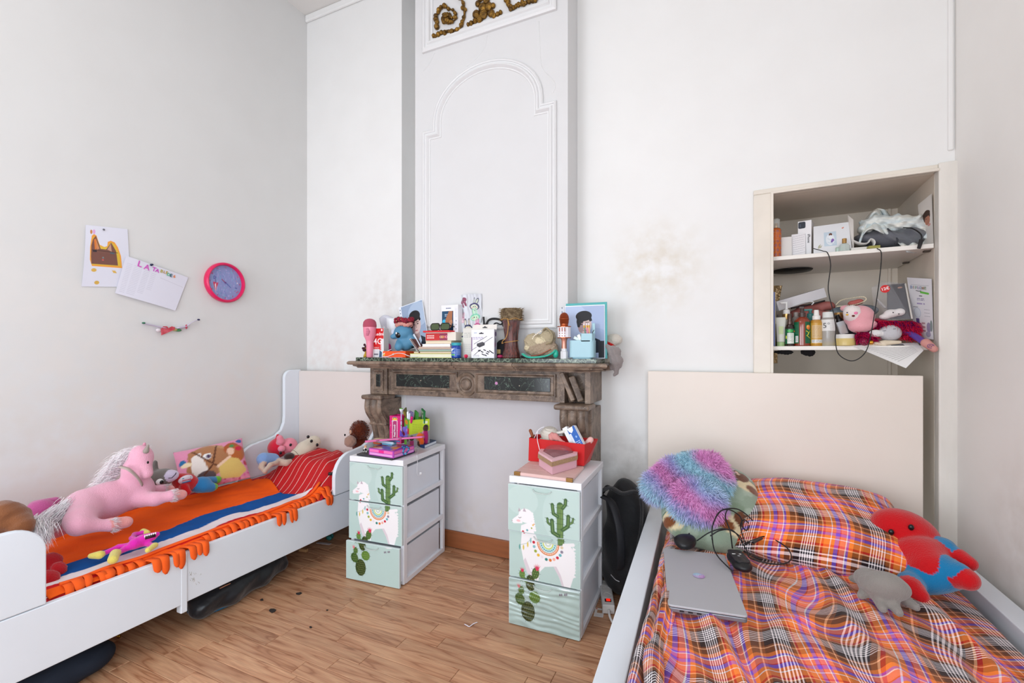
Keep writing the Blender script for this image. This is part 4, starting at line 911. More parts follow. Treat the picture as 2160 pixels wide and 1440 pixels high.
for i, (x, cc, lean, hh) in enumerate(((.018, '6f8f86', -9, .165), (.028, 'e88aa6', -6, .168), (.036, 'e2b07e', -5, .166))):
    pn = thing('pencil', {0: 'green pencil with white eraser in the pen holder', 1: 'pink pencil with eraser in the pen holder', 2: 'peach coloured pencil with eraser in the pen holder'}[i], 'pencil', tuple(WMX[t.name] @ V((x, 0, .0868))), 0, 'pencils in the pale blue holder')
    def mm(k): k.M = RY(lean); return k
    ob('shaft', mm(MB()).lathe([(.0036, 0), (.0036, .06)], 6), C(cc, .5), pn); ob('ferrule', mm(MB()).lathe([(.004, .06), (.004, .071)], 10), mat('brass_ferrule', 'c08a2e', .3, metal=.8), pn); ob('eraser', mm(MB()).lathe([(.0036, .071), (.0036, .079), (.002, .081)], 10), C('e8dfe4', .7), pn)
tp = thing('glue_tape', 'white and pale blue tape roller in low part of the pen holder', 'tape', tuple(WMX[t.name] @ V((-.026, 0, .0868))), 0)
k = MB(); k.M = RY(25); k.prism(rrect(-.02, .014, -.012, .012, .006), 0, .014); ob('case', k, C('d8e6e4', .35), tp, bevel=.002)
k = MB(); k.M = T(.022, -.004, 0) @ RY(-28); k.box(-.008, .008, -.012, .012, 0, .03); ob('cap', k, C('eef2ee', .35), tp, bevel=.003)
cp = MB().tube(bez([(.04, 0, .088), (.043, -.002, .11), (.05, -.004, .125), (.06, -.004, .135)], 10), .0016, 6); cp.M = WMX[t.name]
cp2 = MB(); cp2.M = WMX[t.name]; cp2.tube(bez([(.04, 0, .0868), (.043, -.002, .11), (.05, -.004, .125), (.056, -.004, .135)], 10), .0016, 6)
solo('hair_grip', 'thin black curved hair grip standing in the pen holder', 'hair grip', cp2, C('121216', .4), smooth=True)
# plush hat with red and a grey cloth hanging off the shelf end
t = thing('plush_hat', 'cream fleece hat with red patch tucked behind the teal folder', 'hat', tuple(PY(1290, 718, 2.25)), 0)
t.location.z = MZ; WMX[t.name] = T(*t.location)
prs = [E((.01, 0, .092), (.045, .03, .03), 0), E((-.03, 0, .05), (.03, .03, .05), 0), E((-.02, -.012, .058), (.035, .022, .03), 1), K((-.03, 0, .03), (-.03, 0, .0), .03, .03, 0)]
ob('fleece', nets(prs, .005, .012, ['cfc6ba', 'cf2424'], lambda G: .0015*np.sin(G[..., 0]*400)*np.sin(G[..., 2]*380)), PLUSH, t, smooth=True)
k = MB()
pr = [K(PY(1281, 731, 2.15), PY(1296, 742, 2.14), .012, .026, 0), K(PY(1296, 742, 2.14), PY(1304, 762, 2.13), .026, .022, 0), K(PY(1304, 762, 2.13), PY(1298, 790, 2.13), .022, .010, 0), K(PY(1288, 742, 2.14), PY(1292, 775, 2.13), .012, .012, 0), K(PY(1280, 735, 2.2), PY(1290, 742, 2.2), .02, .02, 0)]
solo('grey_fleece', 'grey fluffy cloth hanging off the right end of the mantel', 'cloth', nets(pr, .005, .012, ['8f8684'], lambda G: .003*np.sin(G[..., 0]*220+G[..., 2]*90)+.0015*np.sin(G[..., 2]*420)*np.sin(G[..., 0]*390)), PLUSH, smooth=True)
# ================= the two printed drawer towers =================
def AC(X_, Y_):
    x = (X_-112)/16.6; y = (Y_-188-(X_-112)*(.155+.13*(Y_-188)/1030))/18.0; return (x, y)
def art():
    cv = Canvas(30, 57, 6.2, 'b7cdc7')
    q = lambda *p: [AC(*a) for a in p]
    cv.el(24, 10, 9, 12, 'c3d6d1', 0, .6).el(6, 6, 7, 6, 'c5d7d2', 0, .6)
    g1, g2, g3 = '3e6238', '2f4a2c', '86a35c'
    cv.line(q((482, 648), (482, 362)), 1.35, g1)
    for dx in (-14, -4, 6, 14): cv.line(q((482+dx, 648), (482+dx, 356)), .12, g3)
    for pts, r in (([(465, 442), (436, 420), (428, 352)], .72), ([(472, 590), (432, 560), (426, 472)], .85), ([(412, 500), (398, 486), (394, 455)], .5), ([(500, 545), (536, 520), (538, 446)], .8), ([(548, 502), (566, 492), (571, 464)], .45), ([(500, 382), (518, 358), (520, 322)], .7)):
        cv.line(q(*pts), r, g1); cv.line(q(*pts), .1, g3)
        for a, b in pts[1:]:
            c_ = AC(a, b); cv.line([(c_[0]-r-.5, c_[1]-.3), (c_[0]+r+.5, c_[1]+.3)], .07, g2)
    for y in range(380, 640, 40): c_ = AC(482, y); cv.line([(c_[0]-1.8, c_[1]), (c_[0]+1.8, c_[1])], .07, g2)
    w, sh = 'efebec', 'd9cdd3'
    cv.poly(q((205, 500), (290, 470), (300, 560), (330, 640), (460, 660), (540, 650), (578, 720), (580, 860), (560, 930), (545, 985), (492, 975), (470, 900), (440, 815), (370, 815), (335, 850), (322, 920), (285, 905), (245, 860), (215, 760), (195, 650)), w)
    cv.poly(q((430, 815), (470, 900), (492, 975), (505, 975), (480, 880), (450, 815)), sh).poly(q((215, 760), (245, 860), (285, 905), (270, 850), (230, 740)), sh)
    for i in range(9): a = AC(578, 690+i*26); cv.poly([(a[0]-1, a[1]-.9), (a[0]+.45, a[1]), (a[0]-1, a[1]+.9)], w)
    for i in range(7): a = AC(505+i*10, 655); cv.el(a[0], a[1], .7, .7, w)
    cv.el(*AC(240, 430), 3.2, 2.9, w).poly(q((135, 462), (150, 445), (215, 400), (215, 485), (150, 482)), w).poly(q((183, 395), (190, 366), (203, 392)), 'b9a8b2').poly(q((218, 395), (228, 368), (243, 400)), 'b9a8b2')
    for i in range(8): a = AC(285+i*3, 415+i*18); cv.el(a[0], a[1], .6, .5, w)
    cv.line(q((187, 438), (196, 444), (206, 438)), .1, '4c4550').el(*AC(186, 464), .9, .45, 'eebcc0').el(*AC(139, 462), .25, .15, '8b7680')
    for i, (a, b) in enumerate(((220, 547), (250, 538), (282, 524), (292, 502), (300, 495))): cv.el(*AC(a, b), (.5, .45, .35, .35, .25)[i], (.5, .45, .35, .35, .25)[i], ('c2263e', '5fa3ab', '9fae3e', 'e6b23a', 'd98a30')[i])
    cv.line(q((190, 640), (240, 630), (278, 590)), .06, '6f9090')
    for a, b, cc in ((187, 655, '5a9a94'), (215, 660, 'd9bf55'), (246, 640, 'd9bf55'), (268, 610, '88b8b8')): cv.el(*AC(a, b), .35, 1.1, cc)
    c0 = AC(392, 632)
    def half(r, col): 
        pts = [(c0[0]+r*cos(rad(a)), c0[1]+.3+r*1.05*sin(rad(a))) for a in range(0, 181, 10)]; cv.poly(pts, col)
    half(4.75, 'd6803f'); half(4.35, 'efb9a3'); half(3.95, 'd6803f'); half(3.7, 'bfe0e2'); half(2.3, 'c9cf4e'); half(1.85, 'eff2ea')
    for i in range(11): a = rad(8+i*16.4); cv.el(c0[0]+3.0*cos(a), c0[1]+.3+3.1*sin(a), .28, .28, '2a7f86')
    for i in range(13): a = rad(6+i*14); cv.el(c0[0]+4.15*cos(a), c0[1]+.3+4.35*sin(a), .12, .12, 'ffffff')
    for i in range(7): a = rad(15+i*25); cv.line([(c0[0]+.8*cos(a), c0[1]+.3+.8*sin(a)), (c0[0]+1.4*cos(a), c0[1]+.3+1.4*sin(a))], .07, '2a7f86')
    for (a, b), cc in zip(((290, 624), (293, 657), (303, 692), (323, 723), (350, 738), (380, 758), (408, 765), (434, 760), (458, 749), (477, 730), (488, 706), (488, 672)), ('c2263e', '7fb8bd', '9aa93c', 'e3b436', 'e6dde2', '2b8078', 'd9742e', 'f0ae9c', 'c9223c', '6ab0b8', '8f8496', 'd9c4a5')): cv.el(*AC(a, b), .62, .62, cc)
    for x, y, rx_, ry_, cc, rt in ((252, 1130, 3.0, 4.2, '33441f', 0), (193, 1033, 2.1, 2.5, '3d5c2a', -20), (300, 1025, 2.4, 2.4, '5d8136', 10), (268, 925, 1.95, 2.8, '33441f', -10), (203, 968, 1.3, 1.7, '4a6a33', 0), (205, 865, 1.3, 1.8, '5c7f3c', 0), (303, 862, 1.6, 2.5, '48652e', 12)):
        cv.el(*AC(x, y), rx_, ry_, cc, rt); c_ = AC(x, y)
        for i in range(-2, 3):
            for j in range(-3, 4):
                if (i*.9/rx_)**2+(j*1.05/ry_)**2 < .75: cv.el(c_[0]+i*.9+(j % 2)*.45, c_[1]+j*1.05, .11, .11, 'c9cf86')
        for i in range(10): a = 2*pi*i/10; cv.line([(c_[0]+rx_*cos(a), c_[1]+ry_*sin(a)), (c_[0]+(rx_+.6)*cos(a), c_[1]+(ry_+.6)*sin(a))], .05, '2c3a22')
    cv.poly(q((215, 880), (245, 905), (240, 915), (212, 892)), '5c7f3c')
    for x, y, s, cc in ((207, 832, 1, 'cf3355'), (315, 820, 1.3, 'd43a5c'), (184, 932, .9, 'dd7f84')):
        for a in (-50, -25, 0, 25, 50): c_ = AC(x, y); cv.poly([(c_[0]-.35*s, c_[1]+.9*s), (c_[0]+.35*s, c_[1]+.9*s), (c_[0]+2.0*s*sin(rad(a))*.7, c_[1]-1.3*s*cos(rad(a)))], cc)
    for x in (478, 490, 512, 524): c_ = AC(x, 1012); cv.rect(c_[0]-.3, c_[1]-.5, c_[0]+.3, c_[1]+.4, '7d7480')
    return cv
ART = art()
def subcv(cv, y0, y1):
    c = object.__new__(Canvas); r0, r1 = int(y0*cv.res), int(y1*cv.res); c.a = cv.a[r0:r1+1]; c.ny, c.nx = c.a.shape[:2]; c.w = cv.w; c.h = y1-y0; c.res = cv.res; return c
PW = C('ececf0', .4); PWT = mat('translucent_white', 'e6eaf2', .35)
def tower(name, label, x, y, rz, w, d, h, outs, shine_ripple):
    t = thing(name, label, 'drawer unit', (x, y, 0), rz)       # origin: front right corner on the floor
    e = .024
    ob('top', MB().box(-w-.002, .002, .0, d+.002, h-.028, h), PW, t, bevel=.003)
    ob('post', MB().box(-e*.8, 0, .01, .01+e*1.2, .004, h-.028), PW, t, bevel=.002); ob('post', MB().box(-e*.8, 0, d-e, d, 0, h-.028), PW, t, bevel=.002)
    ob('post', MB().box(-w, -w+e*.8, .01, .01+e*1.2, .004, h-.028), PW, t, bevel=.002); ob('post', MB().box(-w, -w+e*.8, d-e, d, 0, h-.028), PW, t, bevel=.002)
    H3 = (h-.028)/3
    for i in range(3):
        z = i*H3
        ob('side_rail', MB().box(-.016, .0005, .03, d-.01, z+.002, z+.026), PW, t, bevel=.002); ob('side_rail', MB().box(-w, -w+.016, .03, d-.01, z+.002, z+.026), PW, t, bevel=.002)
        o = outs[i]; fy = -o
        dr = ob('drawer', MB().box(-w+.02, -.012, fy+.012, d-.045, z+.02, z+H3-.018).box(-w+.02, -.012, fy+.012, d-.045, z+.02, z+.022), PWT, t, bevel=.004)
        y0, y1 = 57*(2-i)/3, 57*(3-i)/3
        pl = ob('drawer_front', MB().box(-w-.002+.001, -.001, fy-.002, fy+.012, z+.003, z+H3-.002), mat('drawer_plastic', 'cdd9d8', .3), t, bevel=.002)
        wv = (lambda a, b: .0010*sin(b*52+a*6+5*noise.noise(V((a*3, b*3, 1))))+.0008*noise.noise(V((a*7, b*9, 2)))) if shine_ripple and i == 0 else None  # floor shine worked into the lowest print as ripples and blotched tone
        panel('drawer_print', subcv(ART, y0, y1), w-.006, H3-.008, T(-w/2-.001, fy-(.0045 if wv else .0026), z+.004) @ RX(90), pl, m=mat('print_film_shine', rough=.12, attr=True, coat=.6, var=.25, vscale=7) if wv else mat('print_film', rough=.28, attr=True), bend=wv)
        hz = z+H3-.012; k = MB().tube(bez([(-w*.64, fy-.004, hz), (-w*.6, fy-.013, hz-.008), (-w*.5, fy-.016, hz-.010), (-w*.42, fy-.013, hz-.008), (-w*.38, fy-.004, hz)], 20), .0035, 8, flat=.6)
        ob('handle', k, mat('clear_handle', 'cfdad6', .12, alpha=.4), pl, smooth=True)
    return t
tw1 = tower('drawer_tower', 'white three-drawer tower with llama print beside the left bed, bottom drawer ajar', -1.385, 1.775, 4.5, .312, .42, .607, (.025, .004, .0), False)
tw2 = tower('drawer_tower', 'white three-drawer tower with llama print between fireplace and backpack, rippled shine on bottom drawer', -.492, 1.732, 1.2, .305, .40, .614, (.004, .0, .012), True)
TZ1, TZ2 = .607, .614
def on1(name, label, cat, u, v, z=0, rz=0, group=None): p = PZ(u, v, TZ1+z); return thing(name, label, cat, tuple(p), rz, group)
def on2(name, label, cat, u, v, z=0, rz=0, group=None): p = PZ(u, v, TZ2+z); return thing(name, label, cat, tuple(p), rz, group)
def quadbox(us, z0, z1, inset=0):     # a slab whose top corners are seen at 4 pixels, lying at height z1
    P = [PZ(u, v, z1) for u, v in us]; c = sum(P, V())/4
    k = MB(); vs = [(p.x, p.y, z0) for p in P]+[(p.x, p.y, z1) for p in P]; k.add(vs, [(3, 2, 1, 0), (4, 5, 6, 7), (0, 1, 5, 4), (1, 2, 6, 5), (2, 3, 7, 6), (3, 0, 4, 7)]); return k
# ---- left tower top
def slab(name, label, cat, us, z0, z1, m_, part='case', bev=.003, extra=None):
    P = [PZ(u, v, z1) for u, v in us]; c = sum(P, V())/4; t = thing(name, label, cat, (c.x, c.y, z0), 0)
    ob(part, quadbox(us, z0, z1), m_, t, w=True, bevel=bev); return t
a = TZ1
slab('tablet_case', 'flat black tablet case under the magenta box on the left tower', 'tablet', [(752, 956.5), (827, 967), (876, 950), (800, 941)], a, a+.010, C('35363c', .45))
t = slab('storage_book_box', 'magenta notebook box with pink page edges on the black tablet case', 'box', [(778, 944.5), (830, 952), (874, 939), (815, 932.5)], a+.010, a+.044, C('b447b4', .35), 'cover', .002)
P4 = [PZ(u, v, a+.044) for u, v in [(778, 944.5), (830, 952), (874, 939), (815, 932.5)]]
def edge(p, q, z0, z1, o, s0=.04, s1=.96):
    d = (q-p); n = V((d.y, -d.x, 0)).normalized()*o; A, B = p+d*s0+n, p+d*s1+n; i = -n.normalized()*.006
    return MB().add([(A.x, A.y, z0), (B.x, B.y, z0), (B.x, B.y, z1), (A.x, A.y, z1), (A.x+i.x, A.y+i.y, z0), (B.x+i.x, B.y+i.y, z0), (B.x+i.x, B.y+i.y, z1), (A.x+i.x, A.y+i.y, z1)], [(0, 1, 2, 3), (4, 7, 6, 5), (0, 4, 5, 1), (3, 2, 6, 7), (1, 5, 6, 2), (0, 3, 7, 4)])
for z0, z1, cc in ((a+.014, a+.025, 'e59bd8'), (a+.028, a+.041, 'ef72b4')):
    ob('page_block', edge(P4[0], P4[1], z0, z1, .001), C(cc, .6), t, w=True); ob('page_block', edge(P4[1], P4[2], z0, z1, .001), C(cc, .6), t, w=True)
ob('ribbon_tab', edge(P4[0], P4[1], a+.028, a+.041, .002, .42, .62), C('e8298c', .5), t, w=True)
cv = Canvas(60, 40, 1.3, 'b04bb0'); cv.speck(60, 5, ['e65a8a', 'f0a33a', '7a49b8', '4aa8d8', 'e84a3a', 'd855c0'], 3)
c = sum(P4, V())/4; panel('cover_print', cv, .118, .10, T(c.x-.006, c.y-.05, a+.0446) @ RZ(7), t, wd=True) if 0 else None
k = MB(); A, B, C_, D_ = P4[0], P4[1], P4[2], P4[3]; n1, n2 = 26, 20; vs = []; cols = []; qr = random.Random(9); cells = [(qr.random(), qr.random(), lin(qr.choice(['e65a8a', 'f0a33a', '7a49b8', '7a49b8', '4aa8d8', 'e84a3a', '9c46b8', '5a3fa8', 'f4d2e6']))) for _ in range(26)]
for j in range(n2+1):
    for i in range(n1+1):
        s, r = .04+.92*i/n1, .04+.92*j/n2; p = (A*(1-s)+B*s)*(1-r)+(D_*(1-s)+C_*s)*r; vs.append((p.x, p.y, a+.0446)); cols.append(min(cells, key=lambda q_: (q_[0]-s)**2+(q_[1]-r)**2)[2])
k.add(vs, [(j*(n1+1)+i, j*(n1+1)+i+1, (j+1)*(n1+1)+i+1, (j+1)*(n1+1)+i) for j in range(n2) for i in range(n1)], col=cols); ob('cover_print', k, GLOSSY, t, w=True)
z3 = a+.046
# things on the magenta box
t = on1('pen_packet', 'pale blue pen packet lying on the magenta box', 'packet', 822, 936, .05); t.location.z = z3; WMX[t.name] = T(*t.location)
ob('packet', MB().box(-.035, .03, -.02, .02, 0, .014), C('6fb2cf', .35), t, bevel=.004); k = MB(); k.M = T(-.06, -.02, .018) @ RY(90) @ RX(8); k.lathe([(.001, -.02), (.006, 0), (.007, .01), (.007, .11), (.005, .115)], 12); ob('pen', k, C('bcd9e6', .3), t, smooth=30)
k = MB(); k.M = T(-.03, .0, .02) @ RY(90) @ RX(-4); k.lathe([(.001, -.01), (.005, 0), (.005, .09)], 12); ob('pen', k, C('7e92c8', .3), t, smooth=30)
t = on1('bead_bracelet', 'bracelet of light and dark blue beads on the magenta box', 'bracelet', 856, 945, .05); t.location.z = z3; WMX[t.name] = T(*t.location)
bp = bez([(-.035, .02, .006), (-.02, .0, .006), (.002, -.012, .006), (.012, -.035, .0), (.02, -.045, -.012), (.03, -.046, -.014), (.036, -.035, -.004), (.028, -.012, .006), (.008, .008, .006), (-.014, .022, .006), (-.03, .026, .006)], 60)
acc = 0; last = bp[0]; n = 0
for p in bp:
    if (p-last).length > .0085 or n == 0: ob('bead', MB().ell(p, .0046, 10, 7), C(('2a5fa0', '3f9fc0', '1d3f70')[n % 3], .3), t, smooth=True); last = p; n += 1
t = on1('orange_case', 'orange and clear pencil pouch behind the magenta box', 'pouch', 800, 936, .046); t.location.z = z3; WMX[t.name] = T(*t.location)
ob('pouch', nets([E((0, .01, .016), (.05, .03, .014)), E((.04, .02, .014), (.04, .03, .012))], .004, .008), mat('clear_pouch', 'd8b898', .25, alpha=.7), t, smooth=True)
ob('lining', MB().box(-.035, .01, -.008, .02, 0, .010), C('e2592a', .5), t, bevel=.003)
# pink tablet bridging over
pA, pB = PZ(769, 929, a+.085), PZ(893, 919, a+.10)
t = thing('pink_tablet', 'pink cased tablet lying across the pile on the left tower', 'tablet', tuple((pA+pB)/2), 0)
d = (pB-pA); L_ = d.length; an = math.degrees(math.atan2(d.y, d.x)); tl = math.degrees(math.atan2(d.z, math.hypot(d.x, d.y)))
k = MB(); k.M = RZ(an) @ RY(-tl) @ RX(-10); k.prism(rrect(-L_/2, L_/2, 0, .14, .01), -.010, .0); ob('case', k, C('d0619a', .4), t, bevel=.003)
k = MB(); k.M = RZ(an) @ RY(-tl) @ RX(-10)
for x in (-.28, .1): k.box(x*L_-.008, x*L_+.008, -.001, .001, -.007, -.004)
ob('port', k, C('4a1a34', .5), t, kind='stuff')
k = MB(); k.M = RZ(an) @ RY(-tl) @ RX(-10); k.prism(rrect(-L_/2+.01, L_/2-.01, .01, .13, .006), 0, .001); ob('screen', k, C('3a2430', .15), t)
# cow figurine
t = on1('cow_figurine', 'tiny black and white cow figurine on the left tower front corner', 'figurine', 771, 953, .010)
ob('body', nets([E((0, 0, .014), (.012, .009, .009), 0), E((-.006, -.006, .011), (.006, .005, .006), 1), E((.006, -.006, .014), (.006, .005, .006), 1), E((0, 0, .026), (.007, .006, .007), 2), K((-.004, 0, .030), (-.005, 0, .036), .002, .001, 2), K((.004, 0, .030), (.005, 0, .036), .002, .001, 2), K((-.006, 0, .006), (-.007, -.003, .001), .004, .003, 0), K((.006, 0, .006), (.007, -.003, .001), .004, .003, 0)], .0016, .003, ['efe9df', '1c1a1a', 'd9a37c']), PLUSH, t, smooth=True)
# pink pencil box and lime magazine holder
def flatbox(name, label, cat, u0, u1, vt, vb, d, y, rz, m_, open_top=True, cv=None, cv2=None, z=None):
    z = TZ1 if z is None else z
    p0, p1 = PY(u0, 740, y), PY(u1, 740, y); w = p1.x-p0.x; h = PY((u0+u1)/2, vt, y).z-z
    t = thing(name, label, cat, (p0.x, y, z), rz)
    k = MB().box(0, w, 0, .002, 0, h).box(0, w, d-.002, d, 0, h).box(0, .002, 0, d, 0, h).box(w-.002, w, 0, d, 0, h).box(0, w, 0, d, 0, .002); ob('card_walls', k, m_, t)
    if cv: panel('front_print', cv, w, h, T(w/2, -.0006, 0) @ RX(90), t)
    if cv2: panel('side_print', cv2, d, h, T(w+.0006, d/2, 0) @ RZ(90) @ RX(90), t)
    return t, w, h
cv = Canvas(45, 110, 2, 'd81f78').el(20, 12, 10, 8, 'f2c23e').rect(10, 18, 30, 100, 'f3e2ee').rect(12, 20, 28, 98, 'b0356f'); cv.speck(18, 1.1, ['ffffff', '7ac0e8', 'f5d04a'], 5); cv.el(20, 10, 7, 6, '38589c').el(20, 12, 5, 5, 'f2c23e')
t, w, h = flatbox('pencil_box', 'open magenta pencil box with vertical lettering, back of left tower', 'box', 822, 846, 877, 925, .07, 2.10, 2, C('cf1f76', .45), cv=cv)
text('Petal Power', .0145, T(w*.44, -.0012, h*.46) @ RX(90) @ RZ(90), C('ffffff', .5), t, bold=.0004)
k = MB(); k.M = T(.03, .0, .06); 
cv = Canvas(38, 85, 2.4, '61b52e').el(18, 10, 12, 7, 'e08a1e').poly([(0, 30), (38, 26), (38, 60), (0, 66)], 'd6232f').el(16, 34, 5, 5, 'f0c23e').rect(20, 44, 38, 85, '8e8a8e').el(28, 60, 7, 9, '3c2a24')
cv2 = Canvas(62, 85, 2.0, 'bcd12c').rect(42, 6, 56, 14, 'e9edc8').words(10, 14, 40, 6, 5, 1.6, '8fa32a').poly([(0, 46), (62, 36), (62, 85), (0, 85)], '9a959c').el(8, 56, 7, 8, '3a221c').rect(2, 64, 14, 85, 'a8306a').rect(36, 44, 40, 70, 'e8e8f0').el(30, 42, 3, 4, 'e3b53a').el(42, 40, 3, 4, 'd890b0').el(54, 38, 3, 4, 'b8b0d0').words(22, 48, 60, 5, 6, 1.3, 'b8b2ba')
t, w, h = flatbox('magazine_holder', 'lime green printed cardboard holder full of books, back of left tower', 'box', 853, 884, 882, 930, .115, 2.085, -38, C('7fbf2c', .5), cv=cv, cv2=cv2)
mhM = WMX[t.name]
for i, (x, y, cc, cc2, ln, hh, lb, nm) in enumerate(((.012, .02, '5a5a34', 'c9a832', -24, .20, 'dark patterned booklet leaning left inside the lime holder', 'booklet'), (.045, .05, '3f8f3a', '5aa63a', 8, .185, 'green covered book inside the lime holder', 'book'), (.05, .085, '2a7a44', 'd9e2c8', 10, .195, 'dark green folder at the back of the lime holder', 'folder'), (.03, .03, '7a6a9c', 'a090c0', 2, .18, 'purple booklet in the middle of the lime holder', 'booklet'))):
    p = mhM @ V((x, y, .01)); b = thing(nm, lb, 'book', tuple(p), -38, 'books in the lime holder'); k = MB(); k.M = RY(ln); k.box(-.028, .03, -.004, .004, 0, hh); ob('cover', k, C(cc, .4), b, bevel=.001)
    k = MB(); k.M = RY(ln); k.box(-.022, .018, -.0046, -.004, .05, hh-.01); ob('cover_print', k, mat('booklet_print_%d' % i, cc2, .5, c2=cc, vscale=60), b)
for i, (x, y, cc, ln, hh, lb) in enumerate(((.030, .012, '17151a', 28, .185, 'black marker with pink cap leaning in the lime holder'), (.026, .016, 'f4f4f6', -4, .18, 'white marker standing in the lime holder'), (.046, .014, 'e9eef4', 4, .175, 'short white marker with pointed tip in the lime holder'))):
    p = mhM @ V((x, y, .01)); b = thing('marker_pen', lb, 'pen', tuple(p), -38, 'markers in the lime holder'); k = MB(); k.M = RY(ln); k.lathe([(.0055, 0), (.0055, hh-.022), (.002, hh)], 12); ob('barrel', k, C(cc, .35), b, smooth=30)
    k = MB(); k.M = RY(ln); k.lathe([(.0062, hh-.04), (.0062, hh-.004), (.001, hh)], 12); ob('cap', k, C(('e8207a', 'f8f8fa', 'dfe4ee')[i], .35), b, smooth=30)
# wand, purple figure comb
t = on1('toy_wand', 'white and purple toy wand with green tip before the magenta pencil box', 'toy', 846.5, 919, .0); z0 = TZ1
pb = PY(846.5, 916, 2.06); t.location = (pb.x, 2.06, TZ1+.05); WMX[t.name] = T(*t.location)
hh = PY(846, 862, 2.06).z-TZ1-.05
ob('stem', MB().lathe([(.007, 0), (.0065, .03), (.004, .05), (.0035, hh-.02)], 12), C('c7b0e2', .4), t, smooth=30); ob('cup', MB().lathe([(.0035, hh-.02), (.006, hh-.014), (.0115, hh-.004), (.0115, hh)], 16), C('f1eef6', .4), t, smooth=30); ob('tip', MB().lathe([(.010, hh), (.009, hh+.003), (.001, hh+.004)], 16), C('5ac63a', .4), t)
for i in range(3): ob('ring', MB().lathe([(.0047, .06+i*.014), (.0047, .065+i*.014)], 12), C(('4fae52', 'd8d0e8', 'c2385a')[i], .4), t)
t = thing('purple_toy', 'translucent purple winged toy in front of the magenta pencil box', 'toy', (PY(858, 740, 2.05).x, 2.05, TZ1+.052), 0)
PU = mat('purple_gel', '7a63c8', .2, alpha=.85)
ob('body', nets([E((0, 0, .03), (.012, .01, .028)), E((-.014, 0, .04), (.014, .006, .02), 0, RY(-30)), E((.016, 0, .036), (.014, .006, .02), 0, RY(35)), E((.03, .002, .022), (.01, .008, .013)), E((.004, 0, .058), (.010, .008, .010)), E((0, 0, .004), (.02, .012, .008))], .003, .005), PU, t, smooth=True)
k = MB(); k.add([(-.05, 0, 0), (-.02, 0, 0), (-.046, 0, .035), (-.05, .006, 0), (-.02, .006, 0), (-.046, .006, .035)], [(0, 1, 2), (5, 4, 3), (0, 3, 4, 1), (1, 4, 5, 2), (2, 5, 3, 0)]); ob('fin', k, C('6a4fc2', .4), t)
# orange-haired doll lying
p = PZ(886, 923, TZ1+.05); t = thing('small_doll', 'small doll with orange hair lying behind the pink tablet', 'doll', (p.x, p.y, TZ1), 0)
ob('head', nets([E((0, 0, .055), (.026, .022, .022), 0), E((-.008, -.006, .048), (.018, .016, .016), 1), E((.018, -.008, .03), (.013, .012, .018), 0), E((-.002, 0, .02), (.02, .016, .02), 2)], .003, .006, ['e8641c', 'b98a62', '4a2418']), PLUSH, t, smooth=True)
p = PZ(893, 912, TZ1+.08); t = thing('small_doll', 'small dark-haired doll in magenta dress beside the lime holder', 'doll', (p.x, p.y+.02, TZ1), 0)
ob('body', nets([E((0, 0, .10), (.016, .015, .016), 0), E((0, 0, .05), (.017, .013, .05), 1), E((0, .003, .112), (.014, .012, .010), 2)], .003, .006, ['4a2c24', 'a51f62', '1a1214']), PLUSH, t, smooth=True)
# blue book, white pebble thing, earphones with the hanging plug
slab('blue_book', 'navy blue paperback at back right of the left tower', 'book', [(886, 936.5), (895, 938.5), (920.5, 928), (905, 925.5)], TZ1, TZ1+.018, C('23406e', .4), 'cover', .001)
t = bpy.data.objects['blue_book']; ob('pages', edge(PZ(895, 938.5, TZ1+.018), PZ(920.5, 928, TZ1+.018), TZ1+.003, TZ1+.015, .0015), C('dfe4ea', .7), t, w=True)
t = on1('eraser', 'white rounded eraser lying at the blue book corner', 'eraser', 889, 942, 0, 25); ob('eraser', nets([E((0, 0, .010), (.017, .012, .009))], .003, .005), C('cfc8c0', .7), t, smooth=True)
k = MB(); pts = [(866, 928), (872, 932), (878, 938), (880, 946), (884, 944), (881, 938)]
k.tube(bez([PZ(u, v, TZ1+.004+.03*max(0, (938-v))/10) for u, v in pts], 24), .0014, 6)
fr_ = WMX[tw1.name]; s = lambda y, z, o=.004: fr_ @ V((o, y, z))
k.tube(bez([PZ(881, 943, TZ1+.003), s(.12, TZ1+.002), s(.125, TZ1-.03), s(.12, TZ1-.07), s(.125, TZ1-.10), s(.14, TZ1-.105), s(.145, TZ1-.09)], 30), .0014, 6); k.ell(s(.15, TZ1-.098, .008), (.006, .006, .008), 10, 7)
solo('earphones', 'thin white earphone cable hanging down side of the left tower', 'cable', k, C('f2f2f6', .35), smooth=True)

# ---- right tower top
b = TZ2
t = slab('tablet_case', 'pale pink folio tablet case with brass corners on the right tower', 'tablet', [(1085, 994.5), (1207, 1010), (1232, 983), (1118, 971)], b, b+.014, C('dfb9b3', .55), 'folio', .004)
Q4 = [PZ(u, v, b+.0145) for u, v in [(1085, 994.5), (1207, 1010), (1232, 983), (1118, 971)]]
for s_ in (.33, .66):
    A = Q4[0]*(1-s_)+Q4[3]*s_; B = Q4[1]*(1-s_)+Q4[2]*s_; ob('fold_line', MB().tube([A, B], .0008, 4), C('c9a09c', .6), t, w=True)
BRS = mat('brass', '9a7a4a', .3, metal=.9)
for p, s_ in ((Q4[0], 0), (Q4[1], 1)):
    e = (Q4[1]-Q4[0]).normalized(); k = MB(); o = p+e*(.012 if s_ == 0 else -.012); k.M = T(o.x, o.y, b+.007) @ RZ(math.degrees(math.atan2(e.y, e.x))); k.box(-.014, .014, -.002, .010, -.0075, .009); ob('corner_guard', k, BRS, t, w=True, bevel=.002)
